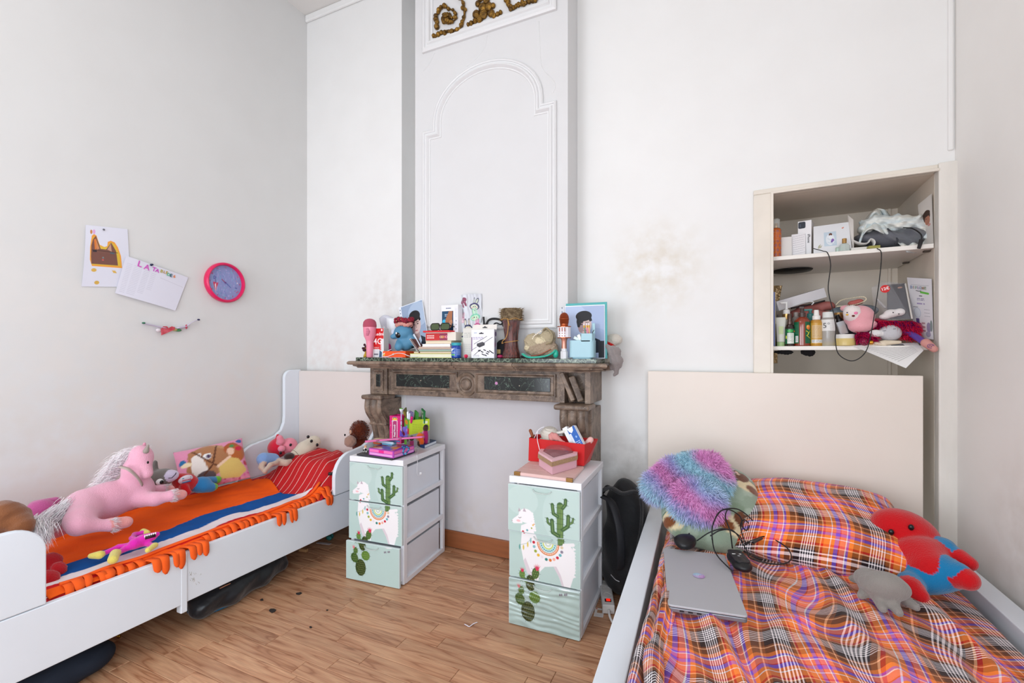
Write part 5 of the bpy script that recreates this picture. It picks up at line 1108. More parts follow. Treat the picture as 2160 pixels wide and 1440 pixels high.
# red open box
RED = C('c8161a', .4)
R0, R1 = PZ(1114, 970, b+.014), PZ(1233, 983, b+.006); 
def hexa(name, bot, top, thick, m_, t):
    k = MB()
    for i in range(4):
        j = (i+1) % 4; a0, a1, b1, b0 = bot[i], bot[j], top[j], top[i]; n = (a1-a0).cross(b0-a0).normalized()*thick
        k.add([a0, a1, b1, b0, a0-n, a1-n, b1-n, b0-n], [(0, 1, 2, 3), (7, 6, 5, 4), (0, 4, 5, 1), (1, 5, 6, 2), (2, 6, 7, 3), (3, 7, 4, 0)])
    k.add([V(p)+V((0, 0, .001)) for p in bot], [(0, 1, 2, 3)]); ob(name, k, m_, t, w=True)
bz = b+.015; B_ = [PZ(1114.5, 971.5, bz), PZ(1232, 982.5, bz)]; dn = V((-(B_[1]-B_[0]).y, (B_[1]-B_[0]).x, 0)).normalized()
bot = [B_[0], B_[1], B_[1]+dn*.10+V((.005, 0, 0)), B_[0]+dn*.10]; fr = (B_[1]-B_[0]).normalized()
top = []
for u, v, i in ((1116, 923, 0), (1232.5, 937, 1)): p = bot[i]; q = PY(u, v, p.y-.008); top.append(q)
top += [bot[2]+V((.035, .012, top[1].z-bz)), bot[3]+V((-.004, .012, top[1].z-bz+.008))]
top[1] = top[1]+V((.002, 0, 0)); top[2].z = top[1].z+.006
t = thing('red_box', 'open red cardboard box of odds and ends on the right tower', 'box', tuple(sum(bot, V())/4), 0)
hexa('card_walls', bot, top, .002, RED, t)
rc = sum(bot, V())/4
def inred(name, label, cat, u, v, y, rz=0, group=None): p = PY(u, v, y); return thing(name, label, cat, tuple(p), rz, group)
yb_ = rc.y
t = inred('wooden_brush', 'brown wooden handle sticking out of the red box left corner', 'brush', 1124, 921, yb_-.01); k = MB(); k.M = RY(-24) @ T(0, 0, -.04); k.lathe([(.006, 0), (.0065, .03), (.0075, .06), (.008, .072), (.004, .078)], 10); ob('handle', k, mat('dark_handle', '8a4a26', .35), t, smooth=30)
t = inred('headphones', 'cream over-ear headphones lying in the red box', 'headphones', 1160, 908, yb_-.005)
CRM = C('d2cbc0', .45)
k = MB(); k.M = RX(12) @ RY(6); k.lathe([(.04, -.03), (.044, -.018), (.044, -.008), (.036, -.004), (.036, .0), (.030, .008), (.022, .010), (.020, .014), (.001, .016)], 30); ob('ear_cup', k, CRM, t, smooth=35)
k = MB(); k.M = T(-.006, -.01, -.04) @ RX(14) @ RY(-8); k.lathe([(.038, -.016), (.044, -.006), (.044, .004), (.03, .012), (.001, .014)], 30); ob('ear_cup', k, C('bdb5a6', .5), t, smooth=35)
ob('headband', MB().tube(bez([(.03, 0, -.01), (.055, .005, -.004), (.08, .01, .006), (.092, .012, .0)], 14), .013, 8, flat=.6), C('e3ded6', .45), t, smooth=True)
t = inred('pink_cloth', 'crumpled dusty pink cloth over the front of the red box', 'cloth', 1172, 922, yb_-.04); ob('cloth', nets([E((-.012, 0, .004), (.022, .014, .018)), K((0, 0, 0), (.04, 0, -.02), .014, .006), E((-.02, 0, -.008), (.014, .012, .012))], .004, .008, None, lambda G: .002*np.sin(G[..., 0]*300+G[..., 2]*200)), C('d18c87', .9), t, smooth=True)
t = inred('medicine_box', 'blue and white cardboard medicine box leaning in the red box', 'box', 1216, 922, yb_-.02); k = MB(); k.M = RY(-33) @ RX(-12); k.box(-.02, .02, -.014, .014, -.05, .05); ob('carton', k, C('e6e8ee', .4), t, bevel=.001)
cv = Canvas(40, 100, 1.6, '2a62b4').poly([(0, 0), (12, 0), (30, 0), (26, 18), (14, 26), (6, 18)], 'eef0f4').rect(0, 26, 9, 100, 'e4e8f2').words(11, 70, 34, 3, 8, 3, 'cfe0f4').words(2, 34, 7, 9, 6, 1.4, '4a70b0').el(26, 50, 4, 5, '8fb6e6')
panel('front_print', cv, .038, .098, RY(-33) @ RX(-12) @ T(0, -.0145, -.049) @ RX(90), t)
t = inred('white_box', 'small white box tucked beside the blue medicine box', 'box', 1202, 920, yb_+.0); k = MB(); k.M = RY(-33) @ RX(-12); k.box(-.012, .012, -.014, .014, -.045, .045); ob('carton', k, C('eceef2', .4), t, bevel=.001)
t = inred('makeup_sponge', 'pale pink rounded sponge at right corner of the red box', 'sponge', 1243, 930, yb_+.01); ob('sponge', nets([K((-.01, 0, -.012), (.006, 0, .006), .014, .014)], .003, .005), C('e3b3ac', .9), t, smooth=True)
k = MB().tube(bez([PY(u, v, yb_-.055) for u, v in [(1127, 924), (1133, 910), (1140, 903), (1148, 900)]]+[], 14), .0016, 6)
k.tube(bez([PY(1134, 908, yb_-.06), PY(1133, 922, yb_-.068), PY(1135, 935, yb_-.07), PY(1139, 951, yb_-.072)], 14), .0016, 6)
solo('white_cable', 'white cable arching out over the red box front', 'cable', k, C('f0f0f6', .35), smooth=True)
# heart shaped pink box with clear window
hz = b+.0148
hp = [(1136, 965), (1165, 985), (1217, 968), (1219, 955), (1208, 948), (1185, 951), (1165, 949), (1145, 950), (1137, 955)]
HB = [PZ(u, v+14, hz) for u, v in ((1137, 968), (1164.5, 987), (1216, 972), (1219, 961), (1206, 954), (1184, 958), (1164, 954), (1144, 957))]
hc = sum(HB, V())/len(HB)
t = thing('heart_box', 'pink heart-shaped gift box with clear lid and glitter ribbon', 'box', (hc.x, hc.y, hz), 0)
def ring_poly(s): return [((p.x-hc.x)*s, (p.y-hc.y)*s) for p in HB]
def smoothp(P, n=4):
    out = []; m_ = len(P)
    for i in range(m_):
        if i in (0, 1, 2): out.append(P[i]); continue
        a_, b_, c_ = V(P[i-1]), V(P[i]), V(P[(i+1) % m_])
        for q_ in (.25, .5, .75): x_ = (a_.lerp(b_, .5)).lerp(b_, 2*q_ if q_ < .5 else 1); 
        out.append(tuple(a_.lerp(b_, .8))); out.append(tuple(b_.lerp(c_, .2)))
    return out
hg = .062
ob('base', MB().prism(smoothp(ring_poly(1.0)), 0, hg*.62), C('e2b2bd', .5), t, bevel=.001)
ob('lid', MB().prism(smoothp(ring_poly(1.035)), hg*.55, hg), C('e7bcc4', .5), t, bevel=.002)
ob('ribbon', MB().prism(smoothp(ring_poly(1.055)), hg*.56, hg*.86), mat('glitter_ribbon', '9c7a70', .45, c2='c9a66e', vscale=300, bump=.5, bscale=400), t)
ob('window_rim', MB().prism(smoothp(ring_poly(.80)), hg-.001, hg+.001), C('6b4a50', .3), t)
k = MB(); rp_ = smoothp(ring_poly(.78)); n = len(rp_); vs = []
for s_, z_ in ((1, 0), (.88, .012), (.6, .020), (.25, .024)):
    for p in rp_: vs.append((p[0]*s_, p[1]*s_, hg+z_))
k.add(vs, [(j*n+i, j*n+(i+1) % n, (j+1)*n+(i+1) % n, (j+1)*n+i) for j in range(3) for i in range(n)]+[tuple(3*n+i for i in range(n))]); ob('clear_dome', k, mat('clear_dome', 'b88a90', .03, alpha=.35, spec=1), t, smooth=True)
k = MB()
for z_, r_ in ((0.0, .006), (.0, .006)): pass
k.M = T(-.036, .012, hg+.012) @ RX(75); k.tube([(.006*cos(a_), .009*sin(a_), 0) for a_ in [2*pi*i/16 for i in range(16)]], .0018, 6, closed=True); ob('hoop_ornament', k, BRS, t, smooth=True)
# ================= left bed =================
def quadpanel(name, cv, P, parent, off=0.0, m=None, bulge=0.0, thick=0.0006, w=True, fn=None, label=None):
    """canvas stretched over four world points TL, TR, BR, BL"""
    A, B, C_, D_ = [V(p) for p in P]; n = (B-A).cross(D_-A).normalized(); k = MB(); nx, ny = cv.nx, cv.ny; vs = []
    for j in range(ny):
        for i in range(nx):
            s, r = i/(nx-1), j/(ny-1); p = (A*(1-s)+B*s)*(1-r)+(D_*(1-s)+C_*s)*r
            vs.append(p-n*(off+bulge*sin(pi*s)*sin(pi*r)+(fn(s, r) if fn else 0)))
    q = len(vs); vs += [p+n*thick for p in vs]; cols = cv.a.reshape(-1, 3).tolist()
    fs = [(j*nx+i, (j+1)*nx+i, (j+1)*nx+i+1, j*nx+i+1) for j in range(ny-1) for i in range(nx-1)]
    fs += [(q+j*nx+i, q+j*nx+i+1, q+(j+1)*nx+i+1, q+(j+1)*nx+i) for j in range(0, ny-1) for i in range(0, nx-1)]
    k.add(vs, fs, col=cols+cols); return ob(name, k, m or PRINT, parent, smooth=True, w=w, label=label)
def imprint(mb, cv, fx, fy):      # colour a mesh's points from a canvas
    for i, p in enumerate(mb.v):
        s, r = fx(p), fy(p); i1 = min(max(int(s*(cv.nx-1)+.5), 0), cv.nx-1); j1 = min(max(int(r*(cv.ny-1)+.5), 0), cv.ny-1)
        mb.c[i] = tuple(cv.a[j1, i1])
BW = mat('bed_white', 'e8eef5', .32, var=.04, vscale=3)
bed = thing('child_bed', 'white child bed with rounded end panels along the left wall', 'bed', (-2.3, 1.28, 0))
bo = lambda nm, mb, mm=BW, **k: ob(nm, mb, mm, bed, w=True, **k)
RXo = -1.915
bo('rail', MB().box(RXo-.022, RXo, .28, 1.085, .139, .34), bevel=.003)
bo('rail', MB().box(RXo-.026, RXo-.006, 1.105, 2.26, .139, .338), bevel=.003)
bo('leg', MB().box(RXo-.03, RXo+.001, 1.083, 1.107, .105, .338), bevel=.003)
bo('leg', MB().box(RXo-.03, RXo, .29, .33, 0, .14), bevel=.003); bo('leg', MB().box(RXo-.04, RXo-.008, 2.20, 2.24, 0, .14), bevel=.003)
bo('leg', MB().box(-2.66, -2.62, 2.20, 2.24, 0, .14), bevel=.003); bo('leg', MB().box(-2.66, -2.62, .3, .34, 0, .14), bevel=.003)
bo('leg', MB().box(-2.66, -2.62, 1.08, 1.12, 0, .14), bevel=.003)
def sidepanel(nm, prof, x0, x1, **k):     # profile in (Y, z)
    mb = MB(); n = len(prof); mb.add([(x0, y, z) for y, z in prof]+[(x1, y, z) for y, z in prof], [tuple(range(n)), tuple(range(n, 2*n))[::-1]]+[(i, n+i, n+(i+1) % n, (i+1) % n) for i in range(n)]); bo(nm, mb, bevel=.004, **k)
def arc(cx, cz, r, a0, a1, n=8): return [(cx+r*cos(rad(a0+(a1-a0)*i/n)), cz+r*sin(rad(a0+(a1-a0)*i/n))) for i in range(n+1)]
head = [(2.28, .342), (2.28, 1.008)]+arc(2.205, .953, .055, 90, 180)+[(2.15, .70)]+arc(2.05, .66, .10, 0, -90)[:0]+[(2.145, .655), (2.125, .61), (2.085, .582), (2.03, .567), (1.97, .56)]+arc(1.955, .42, .135, 90, 180)+[(1.82, .342)]
sidepanel('end_panel', head, -2.68, -2.655)
sidepanel('end_panel', [(2.28, .342), (2.28, 1.008)]+arc(2.235, .968, .04, 90, 180)+[(2.195, .70), (2.185, .64), (2.15, .60), (2.09, .575), (2.02, .565)]+arc(1.995, .435, .128, 90, 180)+[(1.866, .342)], RXo-.024, RXo-.001)
sidepanel('end_panel', [(.28, .342)]+arc(.36, .514, .08, 180, 90)+arc(.613, .514, .08, 90, 0)+[(.693, .342)], RXo-.022, RXo)
sidepanel('end_panel', [(.28, .342)]+arc(.36, .514, .08, 180, 90)+arc(.66, .514, .08, 90, 0)+[(.74, .342)], -2.68, -2.655)
bo('headboard', MB().box(-2.655, RXo-.026, 2.262, 2.282, .14, 1.0), C('e0d6d0', .35), bevel=.003)
bo('footboard', MB().box(-2.655, RXo-.026, .28, .30, .14, .55), bevel=.003)
bo('rail', MB().box(-2.68, -2.655, .28, 2.28, .139, .342), bevel=.003)
mk = MB(); qr = random.Random(12)
for i in range(16):
    y, z = 1.116+qr.uniform(0, .045), .215+qr.uniform(-.03, .045); r = qr.uniform(.004, .010); a_ = qr.uniform(-.6, .6); mk.tube([(RXo-.0058, y, z), (RXo-.0056, y+r*sin(a_)+.002, z+r*.6), (RXo-.0058, y+r*sin(a_*2), z+r*1.3)], [.0004, qr.uniform(.0006, .0016), .0003], 5, flat=.6)
bo('scuff_mark', mk, C('b3ad9f', .8), kind='stuff')
bo('slat_base', MB().box(-2.65, RXo-.03, .30, 2.26, .16, .19))
solo('mattress', 'thin lavender mattress of the left bed under red bedding', 'mattress', MB().box(-2.645, RXo-.035, .31, 2.25, .195, .325), C('a99cc4', .8), bevel=.02, seg=3)
nz = lambda x, y, s, o=0: noise.noise(V((x*s+o, y*s-o, o*.7)))
def hb(x, y):     # top of the red cover
    z = .348+.008*nz(x, y, 7, 1)+.004*nz(x, y, 20, 2)
    s = max(0, min(1, (y-1.72-.10*(x+1.95)*(-1))/.24)); s = s*s*(3-2*s); e = 1-max(0, min(1, (-x-2.40)/.16)); e2 = 1-max(0, min(1, (x+2.02)/.08))*.5
    t = max(0, min(1, (2.26-y)/.10))
    z += (.155*s*e*e2)*(.55+.45*t)+.014*s*sin(x*38+y*22+3*nz(x, y, 5, 4))*.7
    if x > -1.975: z -= (x+1.975)*.6
    return z
redm = mat('red_pinstripe', 'c2151b', .85, bump=.1, bscale=60)
def stripes(m, period, wd, col, axis=0):
    nt = m.node_tree; N = nt.nodes; L = nt.links; uv = N.new('ShaderNodeTexCoord'); sp = N.new('ShaderNodeSeparateXYZ'); L.new(uv.outputs['UV'], sp.inputs[0])
    nn = N.new('ShaderNodeTexNoise'); nn.inputs['Scale'].default_value = 9; L.new(uv.outputs['UV'], nn.inputs[0]); ad = N.new('ShaderNodeMath'); ad.operation = 'MULTIPLY_ADD'; ad.inputs[1].default_value = .012; L.new(nn.outputs[0], ad.inputs[0]); L.new(sp.outputs[axis], ad.inputs[2])
    d = N.new('ShaderNodeMath'); d.operation = 'DIVIDE'; d.inputs[1].default_value = period; L.new(ad.outputs[0], d.inputs[0]); f = N.new('ShaderNodeMath'); f.operation = 'FRACT'; L.new(d.outputs[0], f.inputs[0])
    c = N.new('ShaderNodeMath'); c.operation = 'LESS_THAN'; c.inputs[1].default_value = wd; L.new(f.outputs[0], c.inputs[0]); mx = N.new('ShaderNodeMix'); mx.data_type = 'RGBA'; mx.inputs[6].default_value = N['Principled BSDF'].inputs['Base Color'].default_value; mx.inputs[7].default_value = (*lin(col), 1); L.new(c.outputs[0], mx.inputs[0]); L.new(mx.outputs[2], N['Principled BSDF'].inputs['Base Color'])
stripes(redm, .046, .06, 'efd3cc', 0)
k = MB().grid(lambda a, b: ((lambda x, y: (x, y, hb(x, y)))(-2.648+(.715)*a, .70+1.545*b)), 70, 150, uvs=lambda a, b: (.715*a+.9*b*.0+ .5*(1.545*b)*.35, 1.545*b), thick=.012)
solo('duvet', 'red cover with thin white stripes spread over the left bed and its pillow', 'bedding', k, redm, smooth=True)
# the flag coloured fringed throw
def hbl(x, y): return hb(x, y)+.010+.004*nz(x, y, 9, 6)+.003*sin(y*30+x*12)*max(0, nz(x, y, 4, 8))
orm = mat('throw_stripes', rough=.9, attr=True, bump=.12, bscale=150, spec=.2)
OR, BL, WH, RD = lin('fb6118'), lin('14539c'), lin('ecdfe2'), lin('cf1b1f')
def head_edge(x): return 1.74+.10*max(0, (-2.15-x))/.4 if x < -2.15 else 1.74+.13*(x+2.15)/.21
def thr(a, b):
    x0 = -2.52+.03*sin(b*9)-.10*b+.06*max(0, .25-b)*2; x = x0+(-1.948-x0)*a; y = .74+.03*sin(a*5)+(head_edge(x)-.74)*b; return V((x, y, hbl(x, y)+(.012*sin(pi*min(1, a/.06)) if a < .06 else 0)))
def tcol(a, b):
    p = thr(a, b); x = p.x-.018*sin(p.y*7+1)-.012*sin(p.y*17)-.03*(p.y-1.1)*0
    return OR if x < -2.195 else BL if x < -2.075 else WH if x < -2.012 else RD if x < -1.985 else OR
th = thing('fringed_throw', 'orange throw with blue, white and red stripes and cut fringe on left bed', 'blanket', (-2.2, 1.3, .36))
ob('cloth', MB().grid(thr, 120, 150, col=tcol, thick=.004), orm, th, smooth=True, w=True)
ORM = C('fb6118', .9); qr = random.Random(21); y = .76; i = 0
while y < 1.86:
    wd = qr.uniform(.021, .031); x0 = -1.955; z0 = hbl(-1.95, y)+.004
    over = .98 < y < 1.20 or 1.50 < y < 1.60 or y > 1.80
    L_ = qr.uniform(.045, .075)
    if over: pts = [(-1.965, z0+.004), (-1.945, max(z0, .35)), (-1.925, .352), (RXo+.004, .347), (RXo+.007, .347-L_*.5), (RXo+.009, .347-L_+.01)]
    else:
        c = qr.uniform(.012, .02); pts = [(-1.99, z0+.003), (-1.975, z0+c), (-1.958, z0+c*.9), (-1.945, z0+.004), (-1.942, z0-.02)] if i % 3 else [(-1.985, z0+.002), (-1.965, z0+.014), (-1.947, z0+.006), (-1.943, z0-.018), (-1.944, z0-.03)]
    sk = qr.uniform(-.012, .012)
    pp = bez([(p[0], 0, p[1]) for p in pts], 10); nn = len(pp)-1
    def tab(a, b): q = pp[int(b*nn+.5)]; t_ = b; ww_ = wd*(1 if t_ < .75 else math.sqrt(max(.06, 1-((t_-.75)/.25)**2*.95))); return V((q.x, y+(a-.5)*ww_+sk*t_, q.z))
    ob('fringe_tab', MB().grid(tab, 2, nn, thick=.0016), ORM, th, smooth=True, w=True); y += wd+qr.uniform(.0025, .006); i += 1
k = MB().tube(bez([(-1.985+.004*sin(i_*2), .75+i_*.06, hbl(-1.985, .75+i_*.06)+.004) for i_ in range(19)], 60), .009, 8, flat=.6); ob('rolled_hem', k, ORM, th, smooth=True, w=True)

# ---- soft toys and cushions on the left bed
def px2(u, v, x): p = PX(u, v, x); return p
def plush(name, label, prims, cols, vox=.006, k=.014, cat='soft toy', m=PLUSH, disp=None, base=None):
    allp = np.array([list(q[1]) for q in prims]); c = allp.mean(0); z = min(q[1][2]-(min(q[2]) if q[0] == 'e' else q[3]) for q in prims)
    t = thing(name, label, cat, (float(c[0]), float(c[1]), float(z if base is None else base)))
    ob('body', nets(prims, vox, k, cols, disp), m, t, smooth=True, w=True); return t
HX = -2.33
u_ = lambda u, v, x=HX: PX(u, v, x)
prs = CHN([u_(182, 1072), u_(228, 1055), u_(288, 1036, -2.32)], [.080, .072, .066])+CHN([u_(286, 1025, -2.31), u_(284, 990, -2.30), u_(296, 958, -2.28)], [.056, .042, .035])+CHN([u_(296, 958, -2.28), u_(310, 998, -2.24)], [.034, .023])+[E(u_(303, 965, -2.27), (.033, .034, .034))]
prs += CHN([u_(300, 1052, -2.26), u_(328, 1052, -2.2), u_(362, 1045, -2.17)], [.036, .026, .021])+[K(u_(368, 1044, -2.17), u_(383, 1043, -2.17), .024, .022, 1)]
prs += CHN([u_(300, 1036, -2.36), u_(345, 1033, -2.36)], [.028, .022])+[K(u_(348, 1033, -2.36), u_(358, 1033, -2.36), .022, .022, 1)]
prs += CHN([u_(178, 1078, -2.28), u_(168, 1098, -2.20), u_(166, 1108, -2.16)], [.06, .045, .034])+CHN([u_(166, 1108, -2.16), u_(228, 1108, -2.14)], [.032, .020])+[K(u_(238, 1105, -2.14), u_(266, 1101, -2.14), .024, .023, 1)]
prs += CHN([u_(165, 1088, -2.38), u_(120, 1112, -2.36), u_(100, 1120, -2.34)], [.05, .035, .03])
hs = plush('toy_horse', 'large pink plush horse with white mane and tail lying on the left bed', prs, ['e8a9bd', 'eda09c'], .0065, .02)
ob('ear', nets([K(u_(301, 950, -2.30), u_(305, 935, -2.30), .013, .006)], .004, .005), C('d993a8', .9), hs, smooth=True, w=True)
ob('ear', nets([K(u_(308, 951, -2.22), u_(313, 938, -2.22), .012, .004)], .004, .005), C('9a8f86', .9), hs, smooth=True, w=True, label='grey horse ear')
ob('eye', MB().ell(u_(311, 975, -2.235), (.006, .006, .008), 10, 7), C('1a1418', .15), hs, smooth=True, w=True)
k = MB().tube(bez([u_(254, 984, -2.27), u_(272, 990, -2.235), u_(290, 1006, -2.235), u_(300, 1022, -2.25)], 16), .011, 8, flat=.35); ob('collar', k, C('b9a8a0', .8), hs, smooth=True, w=True)
q = random.Random(31); k = MB(); mp = bez([u_(300, 948, -2.29), u_(283, 955, -2.31), u_(262, 968, -2.33), u_(247, 990, -2.35), u_(233, 1012, -2.36), u_(222, 1030, -2.36)], 30)
for i in range(3200):
    p = q.choice(mp); c = lin(q.choice(['fbf4f4', 'efe4e6', 'ffffff', 'f0dfe4'])); strands(k, p+V((q.gauss(0, .01), q.gauss(0, .012), q.gauss(0, .008))), (-.2, -.75, .35), q.uniform(.035, .065), .0008, .7, .5, c, q)
ob('mane', k, FUR, hs, w=True, kind='stuff')
k = MB(); tp = bez([u_(152, 1060, -2.32), u_(128, 1078, -2.28), u_(100, 1095, -2.25), u_(78, 1108, -2.2), u_(80, 1122, -2.15)], 24)
for i in range(4500):
    j = q.randrange(len(tp)-1); p = tp[j]; d_ = (tp[min(j+3, len(tp)-1)]-p); c = lin(q.choice(['faf7fa', 'ece6ea', 'ffffff', 'f0e8ee'])); strands(k, p+V((q.gauss(0, .012), q.gauss(0, .014), q.gauss(0, .013))), d_.normalized() if d_.length > 0 else (0, -1, 0), q.uniform(.05, .09), .0009, .35, .4, c, q)
ob('tail', k, FUR, hs, w=True, kind='stuff')
k = MB()
for (u, v, x) in ((362, 1044, -2.165), (236, 1106, -2.135), (346, 1033, -2.355)):
    c0 = u_(u, v, x)
    for i in range(260): a = q.uniform(0, 2*pi); strands(k, c0+V((0.012*cos(a), q.gauss(0, .006), .024*sin(a)))+V((.012, 0, 0)), (.3*cos(a)+.2, .8, .25*sin(a)), q.uniform(.010, .018), .0007, .2, .5, lin(q.choice(['ddcfd2', 'c8bcc0', 'efe6e8'])), q)
ob('hoof_tuft', k, FUR, hs, w=True, kind='stuff')
# brown plush at the foot end, pink one behind the tail
plush('brown_soft_toy', 'brown plush partly hidden behind the foot panel of left bed', [E(PX(2, 1095, -2.2), (.055, .06, .062)), E(PX(34, 1094, -2.2), (.045, .04, .042)), E(PX(45, 1110, -2.15), (.04, .035, .035))], ['8a5636'], .006, .02, disp=lambda G: .003*np.sin(G[..., 0]*160+G[..., 1]*60)*np.sin(G[..., 2]*150))
t = plush('pink_soft_toy', 'dark pink plush behind the tail of the toy horse', [K(PX(78, 1070, -2.48), PX(115, 1058, -2.48), .03, .02), E(PX(85, 1080, -2.44), (.04, .05, .05))], ['c05a92'], .005, .012)
# grey donkey doll with red shirt and blue trousers
dx = -2.44
prs = [E(PX(330, 1012, dx), (.05, .062, .045), 0), E(PX(345, 1006, dx+.02), (.04, .05, .04), 0), E(PX(361, 1003, dx+.05), (.024, .034, .027), 1)]+CHN([PX(322, 1002, dx-.02), PX(327, 975, dx-.02)], [.024, .011], 0)+CHN([PX(312, 1022, dx), PX(302, 1026, dx)], [.02, .014], 0)
prs += [E(PX(392, 1017, dx+.02), (.045, .05, .042), 2), E(PX(380, 1013, dx), (.035, .035, .035), 2), K(PX(388, 1026, dx+.06), PX(396, 1038, dx+.08), .018, .016, 2)]
prs += [E(PX(424, 1022, dx+.03), (.045, .05, .040), 3), K(PX(430, 1016, dx), PX(446, 1014, dx-.01), .026, .024, 3), K(PX(430, 1028, dx+.06), PX(443, 1028, dx+.06), .026, .024, 3), E(PX(457, 1012, dx-.01), (.018, .026, .022), 4), E(PX(450, 1027, dx+.06), (.018, .024, .02), 4)]
dk = plush('toy_donkey', 'grey plush donkey in red shirt and blue trousers lying beside the horse', prs, ['76706c', 'd9cfe6', 'c4171d', '2f7fb8', '6ab82a'], .0055, .010)
pe = PX(337, 1016, dx+.052); k = MB().ell(pe, (.010, .017, .015), 12, 8); ob('eye_white', k, C('f2f2f2', .3), dk, smooth=True, w=True); ob('pupil', MB().ell(pe+V((.008, .003, -.001)), (.006, .009, .009), 12, 8), C('0c0c0c', .15), dk, smooth=True, w=True)
pm = PX(362, 1003, dx+.076); ob('mouth', MB().tube([pm+V((0, -.014, -.008)), pm+V((.002, 0, -.010)), pm+V((0, .016, .002)), pm+V((-.004, .022, .008))], .0016, 6), C('2a2030', .6), dk, smooth=True, w=True)
pb = PX(392, 1011, dx+.055); ob('belly_patch', MB().ell(pb+V((-.002, 0, 0)), (.012, .034, .024), 14, 10, R=RY(25)), C('e6dfe8', .8), dk, smooth=True, w=True)
for i in range(3): ob('patch_print', MB().box(pb.x+.0095, pb.x+.0112, pb.y-.022, pb.y+.018, pb.z-.012+i*.010, pb.z-.008+i*.010), C(('3a7ab0', 'c04050', '3a9aa8')[i], .7), dk, w=True)
# printed cushion
cv = Canvas(34, 25, 3.4, 'd98aa8'); q = random.Random(8)
for i in range(70): cv.el(q.uniform(20, 34) if i % 2 else q.uniform(8, 34), q.uniform(0, 25) if i % 2 else q.uniform(17, 25), q.uniform(.2, .8), q.uniform(.2, .8), q.choice(['c2356e', 'd45a92', 'e8a4bf', 'b02a5a']))
cv.el(17, 10, 9, 8, 'b98a64').poly([(7, 4), (16, 1), (26, 8), (24, 17), (12, 21), (5, 14)], 'a9744e').poly([(8, 7), (12, 5), (14, 14), (15, 20), (9, 21), (7, 14)], 'e9ded6').el(15, 8, 2.1, 1.7, 'f0ece8').el(15.4, 8.2, 1, 1.2, '4a3550').el(13, 19, 4.5, 3, '5d4a4c').line([(9, 4), (17, 13), (12, 18)], .4, '5a3424').line([(20, 3), (17, 13), (22, 17)], .4, '5a3424')
cv.el(27, 6.5, 4, 3.6, 'a8562c').el(29, 10, 3.6, 5, 'b4622f', 20).el(26, 8, 1.8, 2.2, 'e8bfa4').poly([(19, 16), (24, 11), (29, 13), (32, 20), (28, 23), (19, 22)], 'd9b96a').line([(19, 15), (25, 11)], .7, 'e8c4a8').el(4, 9, 1.6, 2, '2a6a9c').el(5.4, 10.4, 2.4, 1.3, 'e8d4b0').el(31, 2.6, 1.4, 1.2, '2a5a9c').el(30, 7, 1.6, 1.4, 'cc2240').el(32, 16, 1.2, 1.1, 'c02040').el(27, 5, 1.2, .8, '4a8a4a')
cu = cushion(.34, .25, .09, n=56, p=3, rnd=.18); imprint(cu, cv, lambda p: p[0]/.34+.5, lambda p: .5-p[1]/.25)
pc = PX(449, 981, -2.53); t = thing('printed_cushion', 'pink cushion printed with a brown horse head and flowers, against the wall', 'cushion', (pc.x, pc.y, .39), 0)
cM = T(0, 0, pc.z-.39) @ RZ(60) @ RX(62) @ RZ(8); cu2 = MB(); cu2.M = cM; cu2.add(cu.v, cu.f, col=[cu.c[i] for i in range(len(cu.v))]); ob('cushion', cu2, PLUSH, t, smooth=True)
# head end toys
hx = -2.50
pg = plush('red_hooded_toy', 'round red plush with pink face and pink ears near the headboard', [E(PX(587, 944, hx), (.062, .06, .06), 0), E(PX(610, 940, hx+.05), (.048, .05, .05), 1), E(PX(594, 946, hx+.075), (.022, .022, .020), 1), K(PX(592, 930, hx+.05), PX(590, 923, hx+.05), .024, .018, 1), K(PX(587, 928, hx), PX(586, 918, hx), .018, .010, 0)], ['cf1f38', 'e98a9c'], .005, .008)
for u, v in ((613, 938), (592, 955)): ob('eye', MB().ell(PX(u, v, hx+.098), (.006, .009, .009), 10, 7), C('18141c', .2), pg, smooth=True, w=True)
dl = plush('rag_doll', 'rag doll legs in pale blue striped shorts lying near the headboard', CHN([PX(575, 970, -2.42), PX(556, 968, -2.42)], [.04, .038], 0)+CHN([PX(556, 975, -2.40), PX(551, 985, -2.40), PX(560, 995, -2.36)], [.016, .014, .012], 1)+CHN([PX(584, 975, -2.36), PX(570, 980, -2.35), PX(558, 994, -2.34)], [.014, .013, .012], 1)+CHN([PX(588, 974, -2.38), PX(604, 976, -2.34), PX(612, 972, -2.34)], [.022, .018, .014], 1), ['7f9fd0', 'cbb2a0'], .005, .008)
dl.location.z += 0
cr = plush('cream_soft_toy', 'long cream plush with black eyes resting on the red pillow', CHN([PX(622, 964, -2.38), PX(642, 948, -2.38), PX(662, 932, -2.38)], [.04, .05, .042], 0)+[E(PX(610, 962, -2.36), (.03, .03, .022), 1)], ['d9ccb8', '3a2420'], .005, .012)
for u, v in ((657, 930), (669, 938), (650, 921)): ob('eye', MB().ell(PX(u, v, -2.335), (.008, .010, .010), 10, 7), C('121014', .2), cr, smooth=True, w=True)
ob('seam', MB().tube(bez([PX(612, 948, -2.345), PX(622, 951, -2.33), PX(632, 962, -2.335)], 10), .0016, 6), C('8f8472', .8), cr, smooth=True, w=True)
mn = plush('toy_monkey', 'curly brown plush monkey head beside the fireplace at the bed head', [E(PX(773, 905, -2.0)+V((0, -.06, 0)), (.052, .05, .058), 0), E(PX(762, 925, -1.99)+V((0, -.09, .0)), (.035, .035, .035), 1), E(PX(771, 938, -2.0)+V((0, -.04, 0)), (.05, .05, .06), 0)], ['5c2410', '9c7868'], .005, .010, disp=lambda G: .004*np.sin(G[..., 0]*190)*np.sin(G[..., 1]*200)*np.sin(G[..., 2]*185))
